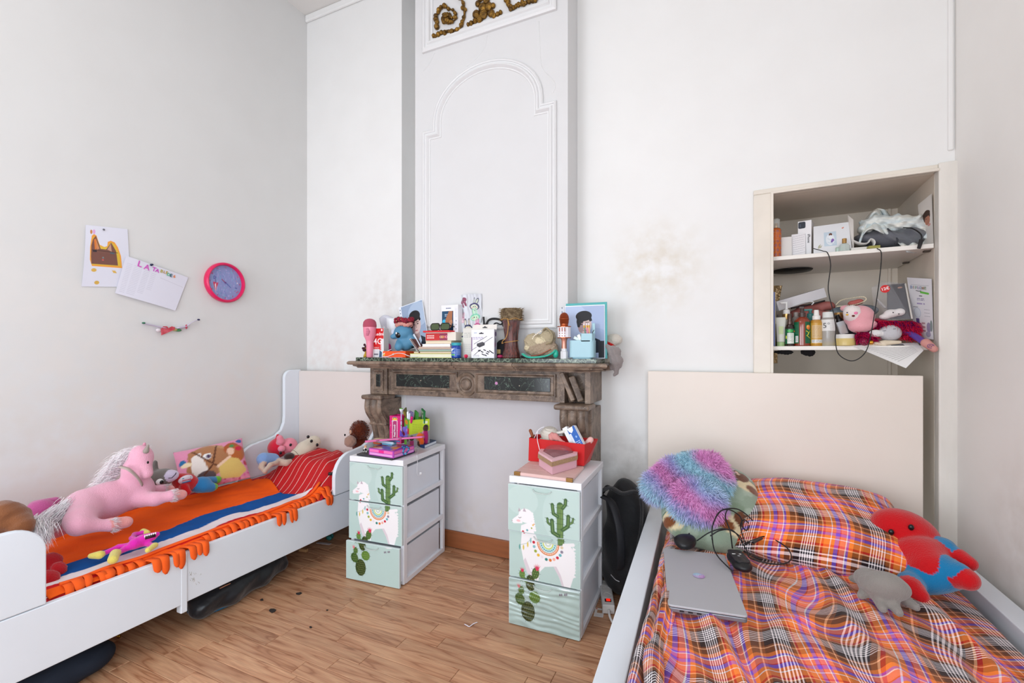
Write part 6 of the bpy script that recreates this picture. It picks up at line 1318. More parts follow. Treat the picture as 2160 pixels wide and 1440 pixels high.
ob('ear', MB().ell(PX(765, 905, -1.98)+V((0, -.10, 0)), (.008, .006, .012), 10, 7), C('c2987e', .8), mn, smooth=True, w=True)
for u, v in ((755, 911),): ob('eye', MB().ell(PX(u, v, -1.985)+V((0, -.105, 0)), (.005, .005, .007), 10, 7), C('141010', .2), mn, smooth=True, w=True)
q = random.Random(5); k = MB(); c0 = PX(773, 905, -2.0)+V((0, -.06, 0))
for i in range(900):
    n_ = V((q.gauss(0, 1), q.gauss(0, 1), q.gauss(0, 1))).normalized(); strands(k, c0+V((n_.x*.052, n_.y*.05, n_.z*.058)), n_, q.uniform(.008, .016), .0014, .3, .9, lin(q.choice(['6a2a12', '4c1c0c', '7c3a1c'])), q)
ob('curly_hair', k, FUR, mn, w=True, kind='stuff')
# magenta long-limbed toy with yellow hands and feet
zt_ = .385; g = lambda u, v, z=zt_: PZ(u, v, z)
prs = CHN([g(322, 1132, .41), g(300, 1140, .40), g(284, 1146, .40)], [.014, .022, .02], 0)+CHN([g(284, 1148, .395), g(250, 1153, .392), g(214, 1169, .385)], [.012, .009, .009], 0)+CHN([g(286, 1150, .392), g(262, 1158, .388), g(247, 1167, .386)], [.012, .010, .010], 0)+CHN([g(290, 1140, .40), g(278, 1135, .40), g(284, 1127, .40), g(300, 1124, .40)], [.012, .009, .009, .009], 0)+CHN([g(305, 1145, .39), g(322, 1150, .388)], [.010, .009], 0)
prs += CHN([g(210, 1170, .387), g(192, 1172, .387)], [.015, .010], 1)+CHN([g(243, 1167, .388), g(238, 1180, .386)], [.016, .016], 1)+CHN([g(302, 1121, .40), g(312, 1123, .40)], [.013, .009], 1)+CHN([g(328, 1149, .388), g(312, 1160, .386)], [.010, .010], 1)
prs += [K(g(305, 1133, .415), g(332, 1126, .42), .013, .009, 0), K(g(306, 1136, .40), g(330, 1131, .40), .011, .006, 0)]
mo_ = plush('magenta_toy', 'magenta long-limbed plush with yellow hands and feet on striped throw', prs, ['e02ab0', 'e6d46a'], .0035, .006)
k = MB(); P0, P1 = g(306, 1131, .430), g(328, 1125, .432)
for i in range(6): p = P0.lerp(P1, i/5); k.ell(p, (.003, .003, .006), 6, 5)
ob('teeth', k, C('f2efee', .4), mo_, smooth=True, w=True, kind='stuff'); k = MB().tube([P0+V((0, 0, -.006)), P1+V((0, 0, -.006))], .0065, 8); ob('mouth', k, C('2a0c18', .6), mo_, smooth=True, w=True)
# red fleece bundle at the foot
plush('red_fleece', 'red fleece bundle beside the foot panel of the left bed', [E(g(104, 1188, .38), (.034, .034, .034)), E(g(122, 1202, .365), (.028, .022, .026)), E(g(100, 1222, .36), (.03, .03, .028))], ['b81420'], .006, .016, cat='cloth', disp=lambda G: .004*np.sin(G[..., 0]*180+G[..., 2]*150))
bpy.data.objects['red_fleece']['category'] = 'cloth'
# pink and black small thing by the head panel
k = MB().tube([PX(693, 999, -1.97), PX(706, 999, -1.955)], .009, 8); solo('hair_clip', 'small black and pink clip on red cover by the bed end panel', 'hair clip', k, C('1a1418', .5), smooth=True)
# ---- below and in front of the left bed
prs = CHN([PZ(425, 1275, .055), PZ(480, 1245, .06), PZ(545, 1208, .06), PZ(585, 1186, .06)], [.052, .062, .062, .05])
t = plush('rolled_bag', 'black shiny nylon drawstring bag rolled up under the left bed', prs, ['15171d'], .007, .02, cat='bag', m=mat('black_nylon', '14171d', .35, sheen=.2, bump=.5, bscale=25), disp=lambda G: .004*np.sin(G[..., 0]*30+G[..., 1]*42+2*np.sin(G[..., 2]*50))); t['category'] = 'bag'
for pts in ([(428, 1262), (402, 1272), (396, 1290), (412, 1298), (445, 1292), (498, 1270)], [(425, 1266), (404, 1280), (402, 1293), (420, 1299)]):
    k = MB().tube(bez([PZ(u, v, .012) for u, v in pts], 24), .003, 6); ob('drawstring', k, C('1d5a78', .6), t, smooth=True, w=True)
ob('piping', MB().tube(bez([PZ(463, 1241, .105), PZ(475, 1235, .11), PZ(486, 1230, .11)], 8), .0025, 6), C('b07a5c', .5), t, smooth=True, w=True)
t = plush('dark_cloth_bag', 'dark navy cloth bag on the floor at the left bottom corner', [E(PZ(150, 1400, .05), (.09, .12, .06)), E(PZ(100, 1425, .04), (.09, .09, .05)), E(PZ(60, 1440, .04), (.08, .08, .05)), K(PZ(88, 1434, .02), PZ(96, 1441, .02), .02, .02)], ['121a28'], .009, .03, cat='bag', m=C('141d2c', .85), disp=lambda G: .004*np.sin(G[..., 0]*60+G[..., 1]*40)); t['category'] = 'bag'
GLD = mat('gold_foil', 'b8892a', .2, metal=.9)
k = MB().tube([PZ(208+14*cos(a), 1362+8*sin(a), .02+.012*sin(a)) for a in [rad(x) for x in range(-60, 130, 12)]], .006, 6, flat=.3); k2 = ob('gold_bangle', k, GLD, None, smooth=True); recenter(k2); _props(k2, 'curved gold foil bangle on the floor under the left bed', 'bangle')
k = MB().ell(PZ(250, 1341, .008), (.010, .007, .008), 8, 6); solo('gold_bead', 'small gold bead on the floor under the left bed edge', 'bead', k, GLD, smooth=True)
k = MB().ell(PZ(694, 1134, .014), (.022, .012, .014), 10, 7).ell(PZ(700, 1130, .014), (.012, .010, .014), 10, 7); solo('teal_toy', 'small teal plastic toy on the floor beneath left bed head', 'toy', k, C('2a7470', .5), smooth=True)
k = MB(); p = PZ(683, 1146, .001); k.M = T(p) @ RZ(10); k.box(-.045, .045, -.009, .009, 0, .002); solo('paper_strip', 'pale paper strip on the floor beneath the left bed head', 'paper', k, C('b8aeb0', .5))
k = MB(); p = PZ(640, 1160, .006); k.M = T(p) @ RZ(10); k.box(-.025, .025, -.009, .009, -.006, .009); solo('wood_offcut', 'small wooden offcut on the floor below the left bed rail', 'wood', k, C('b98a5e', .6), bevel=.001)
# ================= right bed =================
def plaidmat():
    m = mat('plaid_cotton', 'c06040', .85, bump=.15, bscale=120, spec=.2, sheen=.15); nt = m.node_tree; N = nt.nodes; L = nt.links; b = N['Principled BSDF']
    O, P_, PK, R_, BR_, DK, Wt, BK, PE = 'ff8836', '8658d8', 'ff7c70', 'e02c1c', '8a4a20', '2e1a16', 'fff6f8', '1c1620', 'ffb888'
    seq = [(O, 2.2), (Wt, .35), (O, 1.3), (P_, 1.6), (R_, .4), (PK, 2.0), (Wt, .35), (P_, .9), (O, 1.5), (BR_, 2.2), (PE, .5), (BR_, .8), (DK, 2.4)]
    for i in range(6): seq += [(Wt, .42), (BK, .50)]
    seq += [(BR_, 1.2), (PE, .5), (R_, .9)]
    tot = sum(w for _, w in seq)
    tc = N.new('ShaderNodeTexCoord'); sp = N.new('ShaderNodeSeparateXYZ'); L.new(tc.outputs['UV'], sp.inputs[0]); outs = []
    for ax, per in ((0, .185), (1, .175)):
        d = N.new('ShaderNodeMath'); d.operation = 'DIVIDE'; d.inputs[1].default_value = per; L.new(sp.outputs[ax], d.inputs[0]); f = N.new('ShaderNodeMath'); f.operation = 'FRACT'; L.new(d.outputs[0], f.inputs[0])
        r = N.new('ShaderNodeValToRGB'); r.color_ramp.interpolation = 'CONSTANT'; e = r.color_ramp.elements; x = 0
        for i, (c, w) in enumerate(seq):
            if i == 0: e[0].position = 0; e[0].color = (*lin(c), 1)
            elif i == 1: e[1].position = x/tot; e[1].color = (*lin(c), 1)
            else: q = e.new(x/tot); q.color = (*lin(c), 1)
            x += w
        L.new(f.outputs[0], r.inputs[0]); outs.append(r)
    mx = N.new('ShaderNodeMix'); mx.data_type = 'RGBA'; mx.inputs[0].default_value = .5; L.new(outs[0].outputs[0], mx.inputs[6]); L.new(outs[1].outputs[0], mx.inputs[7]); L.new(mx.outputs[2], b.inputs['Base Color']); return m
PLD = plaidmat()
rb = thing('single_bed', 'white framed single bed with tall headboard against the right wall', 'bed', (.24, 1.3, 0))
ro = lambda nm, mb, mm=BW, **k: ob(nm, mb, mm, rb, w=True, **k)
HB_ = mat('headboard_white', 'ece1d6', .38, var=.03, vscale=3)
ro('headboard', MB().box(-.318, .732, 2.302, 2.342, .0, 1.036), HB_, bevel=.003)
def rail(x0a, x0b, x1a, x1b, nm='side_rail'):
    return MB().add([(x0a, .2, .10), (x1a, .2, .10), (x1b, 2.302, .10), (x0b, 2.302, .10), (x0a, .2, .38), (x1a, .2, .38), (x1b, 2.302, .38), (x0b, 2.302, .38)], [(0, 3, 2, 1), (4, 5, 6, 7), (0, 1, 5, 4), (1, 2, 6, 5), (2, 3, 7, 6), (3, 0, 4, 7)])
ro('side_rail', rail(-.235, -.306, -.165, -.236), bevel=.003); ro('side_rail', rail(.755, .735, .822, .80), bevel=.003)
ro('footboard', MB().box(-.235, .822, .16, .2, .0, .38), bevel=.003)
ro('rail_ledge', MB().box(.715, .755, .2, 2.3, .27, .288), bevel=.001)
solo('mattress', 'mattress of the right bed under the plaid sheet', 'mattress', MB().box(-.155, .70, .22, 2.28, .14, .35), C('d8d4d0', .8), bevel=.02, seg=3)
def hs_(x, y):
    z = .402+.010*nz(x, y, 4, 3)
    # long soft pleats running from the head towards the foot
    ph = 10*(x+.25*y)+2.2*nz(x, y, 2.3, 5); z += .010*sin(ph*2.3)*(.4+.6*abs(nz(x, y, 2, 9)))+.005*sin(ph*6+3*nz(x, y, 5, 2))
    c = (x-.02)+.30*(y-1.2); z += .016*math.exp(-(c/.02)**2)*max(0, min(1, (1.55-y)/.3)); c = (x-.36)+.22*(y-1.3); z += .014*math.exp(-(c/.022)**2)*max(0, min(1, (1.7-y)/.3))
    if x > .5: s = min(1, (x-.5)/.2); z -= .10*s*s*(3-2*s); c = (x-.60)+.12*(y-1.4); z += .03*math.exp(-(c/.03)**2)
    if x < -.12: z += .018*sin((x+.12)*95+nz(x, y, 6, 4)*2)*min(1, (-.12-x)/.03)+.008*nz(x*3, y, 9, 7)-.25*max(0, -.17-x)
    return max(z, .356)
k = MB().grid(lambda a, b: (lambda x, y: (x, y, hs_(x, y)))(-.165-.045*b*0+(.872)*a+(-.04*b*(1-a) if True else 0), .30+1.9*b), 130, 230,
     uvs=lambda a, b: (.93*a-.10*b+.028*sin(b*11+a*4)+.014*sin(a*22+b*17)+.10*b*b, 1.9*b+.055*sin(a*5+b*3)+.020*sin(a*17+b*9)+.008*sin(a*40+b*22)), thick=.004)
solo('bed_sheet', 'rumpled orange, purple and black plaid sheet covering the right bed', 'bedding', k, PLD, smooth=True)
# gathered edge of the sheet by the left rail
for j, (xo, r0, ph) in enumerate(((-.128, .020, 0),)):
    pts = [V((xo+.010*sin(i*.55+ph)-.048*max(0, (i*.04+.35-1.0))/1.1, .35+i*.04, .405+.012*sin(i*.8))) for i in range(41)]
    mb = MB(); n = 14; vs = []; uv = []
    for i, p in enumerate(pts):
        for q in range(n): a = 2*pi*q/(n-1); rr = r0*(1+.22*sin(3*a+i*.35)+.12*sin(i*1.1)); vs.append((p.x+rr*cos(a), p.y, p.z+rr*.9*sin(a))); uv.append((a*.035+.02*sin(i*.4)+.05, p.y*1.0+.01*sin(a*3)))
    mb.add(vs, [(i*n+q, i*n+q+1, (i+1)*n+q+1, (i+1)*n+q) for i in range(len(pts)-1) for q in range(n-1)], uv); solo('duvet_roll', 'gathered plaid fabric roll lying along the inside of left bed rail', 'bedding', mb, PLD, smooth=True)
# plaid pillow
cu = cushion(.56, .50, .17, n=50, p=3.2, pinch=.05, noise_amp=.2, seed=3, rnd=.28); k = MB(); k.M = T(.325, 2.02, .495) @ RZ(-4) @ RX(16)
uvl = [(u*1.0+.02*sin(v*14), v*1.0+.03) for u, v in [cu.uv[i] for i in range(len(cu.v))]]; k.add(cu.v, cu.f, uvl)
solo('pillow', 'plump plaid pillow leaning at the headboard of the right bed', 'pillow', k, PLD, smooth=True)
# folded green fleece cushion
cv = Canvas(40, 48, 3, '8fa08c'); cv.speck(60, 2.2, ['9aab98', '83967f', 'a5b4a2'], 4)
for x, y, s, fl in ((8, 38, 1, 1), (34, 12, 1, -1), (30, 34, 1.1, 1), (6, 10, .8, -1)):
    cv.poly([(x-7*fl*s, y+1), (x-3*fl*s, y-2), (x+6*fl*s, y-1), (x+8*fl*s, y+4), (x+2*fl*s, y+3)], '2f5a45').el(x, y+2, 5*s, 3.4*s, 'e0cfa8', 20*fl).el(x+3*fl*s, y-2, 3*s, 3*s, '6a3a1e').el(x+5*fl*s, y-4, 1.2*s, 2.4*s, '5a2f18', 40*fl).el(x+5*fl*s, y-4, .6*s, 1.5*s, 'e8c8b0', 40*fl).el(x-2*fl*s, y+3, 3*s, 2*s, '7a4524')
cu = cushion(.36, .42, .14, n=60, p=3.0, pinch=.03, noise_amp=.2, seed=8, rnd=.75); imprint(cu, cv, lambda p: p[0]/.36+.5, lambda p: .5-p[1]/.44)
gM = T(-.035, 1.985, .525) @ RZ(8) @ RX(36) @ RZ(-14); k = MB(); k.M = gM; k.add(cu.v, cu.f, col=[cu.c[i] for i in range(len(cu.v))])
solo('fleece_cushion', 'sage green fleece cushion with brown fawn print under the fluffy heart', 'cushion', k, PLUSH, smooth=True)
# fluffy heart cushion
hp_ = lambda u, v, y: PY(u, v, y)
prs = [E(hp_(1398, 1028, 1.93), (.078, .05, .062)), E(hp_(1470, 1062, 1.87), (.095, .055, .085)), E(hp_(1450, 1005, 1.96), (.12, .05, .075)), E(hp_(1490, 1012, 1.95), (.085, .05, .09)), K(hp_(1470, 985, 2.0), hp_(1500, 978, 2.02), .05, .035)]
ht = thing('fluffy_cushion', 'heart-shaped long-pile cushion in pink, lilac and pale blue', 'cushion', tuple(hp_(1450, 1040, 1.93)), 0)
def hcol(p):
    d = V(p)-hp_(1450, 1030, 1.93); s = d.z*.85+d.x*.52+.010*noise.noise(d*18); bl, pk, li = (lin('b4dcec'), lin('e8a0d6'), lin('bfb8e6'))
    ks = [(-.16, pk), (-.125, li), (-.09, bl), (-.045, li), (-.012, pk), (.012, pk), (.045, li), (.075, bl), (.10, bl), (.125, pk)]
    for i in range(len(ks)-1):
        if s < ks[i+1][0]:
            t = max(0, min(1, (s-ks[i][0])/(ks[i+1][0]-ks[i][0]))); return [ks[i][1][j]*(1-t)+ks[i+1][1][j]*t for j in range(3)]
    return pk
core = nets(prs, .009, .03); 
for i, p in enumerate(core.v): core.c[i] = tuple(x*.8 for x in hcol(p))
core_v, core_f = core.v, core.f; ob('core', core, FUR, ht, smooth=True, w=True)
q = random.Random(17); k = MB()
for _ in range(13000):
    f = core_f[q.randrange(len(core_f))]; a, b_, c, d = [V(core_v[i]) for i in f]; n_ = (c-a).cross(d-b_)
    if n_.length < 1e-12: continue
    n_.normalize()
    if n_.y > .75: continue
    s, r = q.random(), q.random(); p = (a*(1-s)+b_*s)*(1-r)+(d*(1-s)+c*s)*r; col = hcol(p); e = q.uniform(.85, 1.2); strands(k, p, n_, q.uniform(.022, .036), .0013, .35, .5, [min(1, x*e) for x in col], q)
ob('long_pile', k, FUR, ht, w=True, kind='stuff')
k = MB(); p = PY(1443, 957, 2.02); k.M = T(p) @ RX(80) @ RZ(10); k.box(-.011, .011, -.012, .012, -.001, .001); ob('care_label', k, C('8a837a', .6), ht, w=True)
# laptop
Lp = [(1407.5, 1157), (1534, 1168), (1571, 1301), (1399, 1269)]; zl = .436
P = [PZ(u, v, zl) for u, v in Lp]; c = sum(P, V())/4; ax = (P[1]-P[0]+P[2]-P[3]).normalized(); wl = ((P[1]-P[0]).length+(P[2]-P[3]).length)/2; hl = ((P[3]-P[0]).length+(P[2]-P[1]).length)/2
t = thing('laptop', 'closed silver laptop with round sticker lying on the plaid sheet', 'laptop', (c.x, c.y, zl-.020), math.degrees(math.atan2(ax.y, ax.x)))
SIL = mat('silver_metal', 'b4b4b8', .5, metal=.15)
ob('base', MB().prism(rrect(-wl/2, wl/2, -hl/2, hl/2, .010), 0, .012), mat('base_metal', '8a8c92', .4, metal=.6), t, bevel=.002)
ob('lid', MB().prism(rrect(-wl/2, wl/2, -hl/2, hl/2, .010), .0135, .0195), SIL, t, bevel=.0015, smooth=30)
ob('hinge', MB().box(-wl/2+.02, -wl/2+.024, -hl*.3, hl*.3, .010, .016), C('3a3a40', .4), t)
for i in range(3): ob('port', MB().box(-wl/2+.03+i*.022, -wl/2+.042+i*.022, -hl/2-.0004, -hl/2+.003, .004, .008), C('1c1c20', .5), t)
cv = Canvas(30, 30, 2.2, 'b4a8cf').el(10, 8, 12, 8, 'a0c4d8').el(22, 20, 10, 10, 'b48ac0').words(8, 8, 24, 5, 3.4, 1.2, 'e8e4f0'); k = MB(); pc = PZ(1474, 1214, zl); l_ = WMX[t.name].inverted() @ pc; rr = .0175; nx = 24; vs = []; col = []
for j in range(11):
    for i in range(nx): r_ = rr*j/10; a = 2*pi*i/nx; vs.append((l_.x+r_*cos(a), l_.y+r_*sin(a), .0206)); col.append(tuple(cv.a[min(cv.ny-1, max(0, int((.5-.5*j/10*sin(a))*(cv.ny-1)))), min(cv.nx-1, int((.5+.5*j/10*cos(a))*(cv.nx-1)))]))
k.add(vs, [(j*nx+i, j*nx+(i+1) % nx, (j+1)*nx+(i+1) % nx, (j+1)*nx+i) for j in range(10) for i in range(nx)], col=col); ob('round_sticker', k, GLOSSY, t)
# mice
BK_ = mat('black_plastic', '131316', .4)
p = PZ(1448, 1142, .455); t = thing('computer_mouse', 'black computer mouse resting upright on the green fleece cushion edge', 'mouse', tuple(p), -12)
ob('shell', nets([E((0, 0, .0), (.032, .052, .022)), E((-.01, -.01, .004), (.03, .036, .02))], .004, .008), BK_, t, smooth=True); ob('wheel', MB().ell((.002, .026, .019), (.003, .008, .004), 10, 7), C('2c2c30', .3), t, smooth=True)
P0, P1 = PZ(1545, 1165, .455), PZ(1573, 1202, .45)
t = thing('computer_mouse', 'black computer mouse lying upside down on the plaid sheet right of laptop', 'mouse', tuple((P0+P1)/2), math.degrees(math.atan2((P1-P0).y, (P1-P0).x))+90)
ob('shell', nets([E((0, 0, 0), (.030, .062, .016)), E((0, .02, 0), (.027, .04, .016)), E((0, -.03, 0), (.028, .032, .017))], .004, .008), BK_, t, smooth=True)
k = MB(); k.prism(rrect(-.022, .022, -.045, .048, .012), .0135, .0165); ob('sole', k, C('1e1e22', .5), t); ob('label_bar', MB().box(-.016, .012, .012, .016, .0165, .0172), C('f2f2f2', .4), t); ob('sensor', MB().lathe([(.004, .0165), (.004, .0172)], 12), C('9a9aa0', .3), t)
# tangled cables
cab = MB(); Z = lambda u, v, z: PZ(u, v, z)
loops = [[(1498, 1130, .50), (1520, 1118, .52), (1548, 1120, .5), (1575, 1160, .47), (1585, 1178, .46), (1640, 1190, .455), (1668, 1180, .455), (1660, 1155, .47), (1620, 1132, .48), (1596, 1136, .48), (1570, 1150, .47)],
 [(1502, 1138, .49), (1503, 1110, .53), (1515, 1082, .56), (1532, 1073, .56), (1560, 1075, .55), (1590, 1100, .51), (1606, 1128, .48), (1585, 1140, .475), (1570, 1146, .47)],
 [(1545, 1205, .44), (1512, 1170, .455), (1503, 1140, .47), (1504, 1105, .53), (1520, 1078, .56), (1540, 1075, .56), (1562, 1090, .53), (1566, 1110, .51), (1575, 1118, .5), (1580, 1106, .5), (1570, 1096, .52), (1562, 1108, .5), (1570, 1140, .48), (1575, 1145, .47)],
 [(1470, 1140, .46), (1498, 1122, .50), (1530, 1115, .52), (1560, 1130, .5), (1568, 1150, .47)], [(1535, 1072, .56), (1530, 1090, .55), (1540, 1120, .52), (1545, 1156, .46)]]
for i, lp in enumerate(loops): cab.tube(bez([Z(*p) for p in lp], 70), .0021, 6)
t = solo('mouse_cables', 'tangle of thin black mouse cables over the green cushion and pillow', 'cable', cab, C('101013', .45), smooth=True)
k = MB(); a, b_ = Z(1588, 1144, .48), Z(1606, 1135, .48); k.tube([a, b_], .006, 8, flat=.6); ob('plug', k, C('1a1a1e', .4), t, w=True); k = MB(); k.tube([Z(1586, 1143, .48), Z(1589, 1142, .48)], .006, 4, flat=.5); ob('plug_tip', k, C('e8e8ec', .3), t, w=True)
# grey octopus
oz = .418; g = lambda u, v, z=oz: PZ(u, v, z)
prs = [E(g(1866, 1236, .465), (.060, .048, .034)), E(g(1835, 1222, .462), (.040, .038, .030)), E(g(1868, 1228, .482), (.045, .036, .028))]
for (a, b_) in (((1832, 1225), (1798, 1220)), ((1835, 1240), (1816, 1256)), ((1850, 1252), (1862, 1284)), ((1872, 1258), (1896, 1292)), ((1892, 1252), (1932, 1280)), ((1845, 1215), (1826, 1204))):
    prs += [K(g(*a, .438), g(*b_, .425), .020, .011)]
plush('toy_octopus', 'small grey plush octopus lying on the plaid sheet', prs, ['8f8983'], .0045, .010)
# red and blue doll, plain
ry = 1.98
q1 = lambda u, v, y=ry: PY(u, v, y)
prs = [E(q1(1908, 1122, 1.95), (.098, .07, .072), 0, RY(20)), E(q1(1938, 1152, 1.95), (.07, .055, .05), 0, RY(30))]
prs += [E(q1(1946, 1172, 1.87), (.078, .055, .060), 0), K(q1(1962, 1204, 1.82), q1(1950, 1185, 1.85), .064, .064, 0), E(q1(1908, 1180, 1.87), (.022, .03, .034), 1), E(q1(1990, 1150, 1.89), (.030, .034, .024), 1), K(q1(1935, 1222, 1.80), q1(1995, 1208, 1.80), .045, .05, 1), E(q1(1990, 1160, 1.90), (.035, .03, .028), 1), K(q1(1995, 1163, 1.90), q1(2018, 1172, 1.86), .028, .024, 1), K(q1(2026, 1176, 1.85), q1(2044, 1188, 1.83), .024, .022, 0), K(q1(1908, 1190, 1.86), q1(1900, 1205, 1.84), .024, .02, 1), K(q1(1896, 1208, 1.84), q1(1894, 1212, 1.84), .02, .02, 0)]
prs += [K(q1(1920, 1232, 1.76), q1(1922, 1238, 1.75), .036, .036, 1), K(q1(1920, 1240, 1.73), q1(1938, 1256, 1.71), .032, .026, 0), K(q1(2000, 1208, 1.79), q1(2020, 1210, 1.77), .038, .034, 1), K(q1(2020, 1214, 1.77), q1(2040, 1222, 1.75), .034, .030, 0)]
dr = plush('red_blue_doll', 'red and blue plush doll slumped between plaid pillow and right wall', prs, ['c8141c', '1a7cb0'], .0055, .010)
for u, v in ((1880, 1122), (1922, 1112)): ob('eye', MB().ell(q1(u, v, 1.885), (.008, .006, .010), 10, 7), C('141014', .2), dr, smooth=True, w=True)
ob('mouth', MB().tube(bez([q1(1890, 1142, 1.882), q1(1903, 1146, 1.880), q1(1916, 1138, 1.882)], 10), .002, 6), C('5a0a10', .7), dr, smooth=True, w=True)

# ---- backpack, power strip, floor bits
t = thing('backpack', 'black backpack slumped between right drawer tower and the plaid bed', 'backpack', (-.40, 2.16, 0), 0)
BKF = mat('black_canvas', '121317', .75, bump=.3, bscale=200, sheen=.15)
ob('body', nets([E((-.0, .04, .25), (.105, .10, .26)), E((.0, .0, .14), (.11, .11, .14)), E((-.02, .06, .42), (.07, .07, .09)), E((.02, -.05, .16), (.07, .06, .13))], .009, .04, None, lambda G: .006*np.sin(G[..., 0]*40+G[..., 2]*35)), BKF, t, smooth=True)
sp_ = lambda u, v, y: PY(u, v, y)
ob('shoulder_strap', MB().tube(bez([sp_(1270, 1035, 2.2), sp_(1288, 1028, 2.1), sp_(1312, 1040, 2.06), (-.325, 2.08, .50), (-.31, 2.05, .38), (-.335, 2.05, .22)], 30), .018, 8, flat=.35), BKF, t, smooth=True, w=True)
ob('shoulder_strap', MB().tube(bez([sp_(1268, 1045, 2.15), sp_(1290, 1060, 2.04), sp_(1306, 1110, 2.0), sp_(1310, 1160, 2.0), sp_(1308, 1200, 2.02)], 30), .020, 8, flat=.35), C('1a1b20', .6), t, smooth=True, w=True)
ob('grab_handle', MB().tube(bez([sp_(1270, 1040, 2.24), sp_(1282, 1026, 2.22), sp_(1296, 1040, 2.2)], 10), .009, 8), BKF, t, smooth=True, w=True)
zp = MB(); pts = bez([sp_(1289, 1212, 2.02), sp_(1298, 1222, 2.0), sp_(1306, 1226, 1.99)], 14)
for p in pts: zp.ell(p, (.002, .002, .002), 6, 4)
ob('zip_teeth', zp, C('b8b8bc', .4), t, w=True, kind='stuff')
a, b_ = PZ(1276, 1222, .04), PZ(1284, 1276, .04); c = (a+b_)/2; L_ = (a-b_).length
t = thing('power_strip', 'white power strip with glowing red switch on the floor behind tower', 'power strip', (c.x, c.y, 0), math.degrees(math.atan2((a-b_).y, (a-b_).x))-90)
PSW = C('e6e3e0', .4); ob('housing', MB().box(-.026, .026, -L_/2, L_/2, 0.001, .04), PSW, t, bevel=.005, seg=3)
for i in range(3):
    y = L_/2-.035-i*.052; ob('socket', MB().lathe([(.020, .0395), (.021, .0415), (.0185, .0415), (.0180, .034), (.001, .034)], 24, c=(0, y, 0)), C('d8d5d2', .4), t, smooth=30)
    ob('socket_hole', MB().lathe([(.0025, .0342), (.0025, .0348)], 10, c=(-.008, y, 0)).lathe([(.0025, .0342), (.0025, .0348)], 10, c=(.008, y, 0)), C('3a3836', .6), t, kind='stuff')
ob('switch_frame', MB().box(-.014, .014, -L_/2+.026, -L_/2+.050, .0395, .0415), C('1a1416', .4), t, bevel=.001); ob('switch', MB().box(-.008, .010, -L_/2+.030, -L_/2+.046, .0410, .0445), mat('red_glow_switch', 'e0200f', .3, emit=1.2), t, bevel=.001)
ob('cord', MB().tube(bez([(0, -L_/2, .02), (.004, -L_/2-.05, .012), (.03, -L_/2-.12, .008), (.10, -L_/2-.2, .008)], 16), .005, 8), PSW, t, smooth=True)
cv = Canvas(30, 40, 2, 'e3ddd8').rect(8, 8, 24, 22, 'b58a68').el(5, 4, 2.5, 2.5, 'd8512a').words(5, 28, 26, 3, 3.5, 1, '8a8ea0')
P = [PZ(u, v, .001) for u, v in ((1256, 1281), (1275, 1284), (1272, 1302), (1252, 1299))]; c = sum(P, V())/4; t = thing('paper_tag', 'small white cardboard tag on the floor by the power strip', 'card', (c.x, c.y, 0)); quadpanel('card', cv, P, t, thick=.0008)
k = MB().tube(bez([PZ(u, v, .004) for u, v in ((980, 1316), (986, 1319), (990, 1321), (997, 1316), (1003, 1313), (1007, 1312))], 12), .0025, 6, flat=.5); solo('string_scrap', 'short white string scrap on the floor between the drawer towers', 'string', k, C('e8e2ea', .6), smooth=True)
DB = C('2a221e', .8)
for i, (u, v, r, lb) in enumerate(((552, 1265, .007, 'small dark crumb on the floor below the left bed rail'), (574, 1288, .014, 'largest dark flake on the floor in front of the left bed'), (631, 1252, .010, 'dark flake on the floor beside the left drawer tower'), (655, 1323, .006, 'tiny dark crumb on open floor below left tower'), (690, 1287, .004, 'tiny dark crumb nearest left tower front'))):
    p = PZ(u, v, .0); k = MB(); n = 7; rs = [r*random.Random(i*9+j).uniform(.6, 1.2) for j in range(n)]
    k.M = T(p); k.prism([(rs[j]*1.5*cos(2*pi*j/n), rs[j]*sin(2*pi*j/n)) for j in range(n)], .0, .002+r*.12); solo('floor_debris', lb, 'debris', k, DB, group='dark debris on the floor', bevel=.0005)
# ================= things in the cupboard =================
S1, S2 = SH1, SH2
def cq(name, label, cat, u, y, shelf, rz=0, group=None): p = PC(u, 600, y); p.z = shelf; q = MC @ p; return thing(name, label, cat, tuple(q), rz-2.7, group)
def cw(u0, u1, y): return PC(u1, 600, y).x-PC(u0, 600, y).x
def chh(v, u, y, shelf): return PC(u, v, y).z-shelf
def wrapprint(cv, r, z0, z1, a0=-1.2, a1=1.2):
    k = MB(); nx, ny = cv.nx, cv.ny
    k.add([(r*sin(a0+(a1-a0)*i/(nx-1)), -r*cos(a0+(a1-a0)*i/(nx-1)), z1+(z0-z1)*j/(ny-1)) for j in range(ny) for i in range(nx)], [(j*nx+i, (j+1)*nx+i, (j+1)*nx+i+1, j*nx+i+1) for j in range(ny-1) for i in range(nx-1)], col=cv.a.reshape(-1, 3).tolist()); return k
GOLDC = mat('gold_cap', 'b8915a', .25, metal=.8)
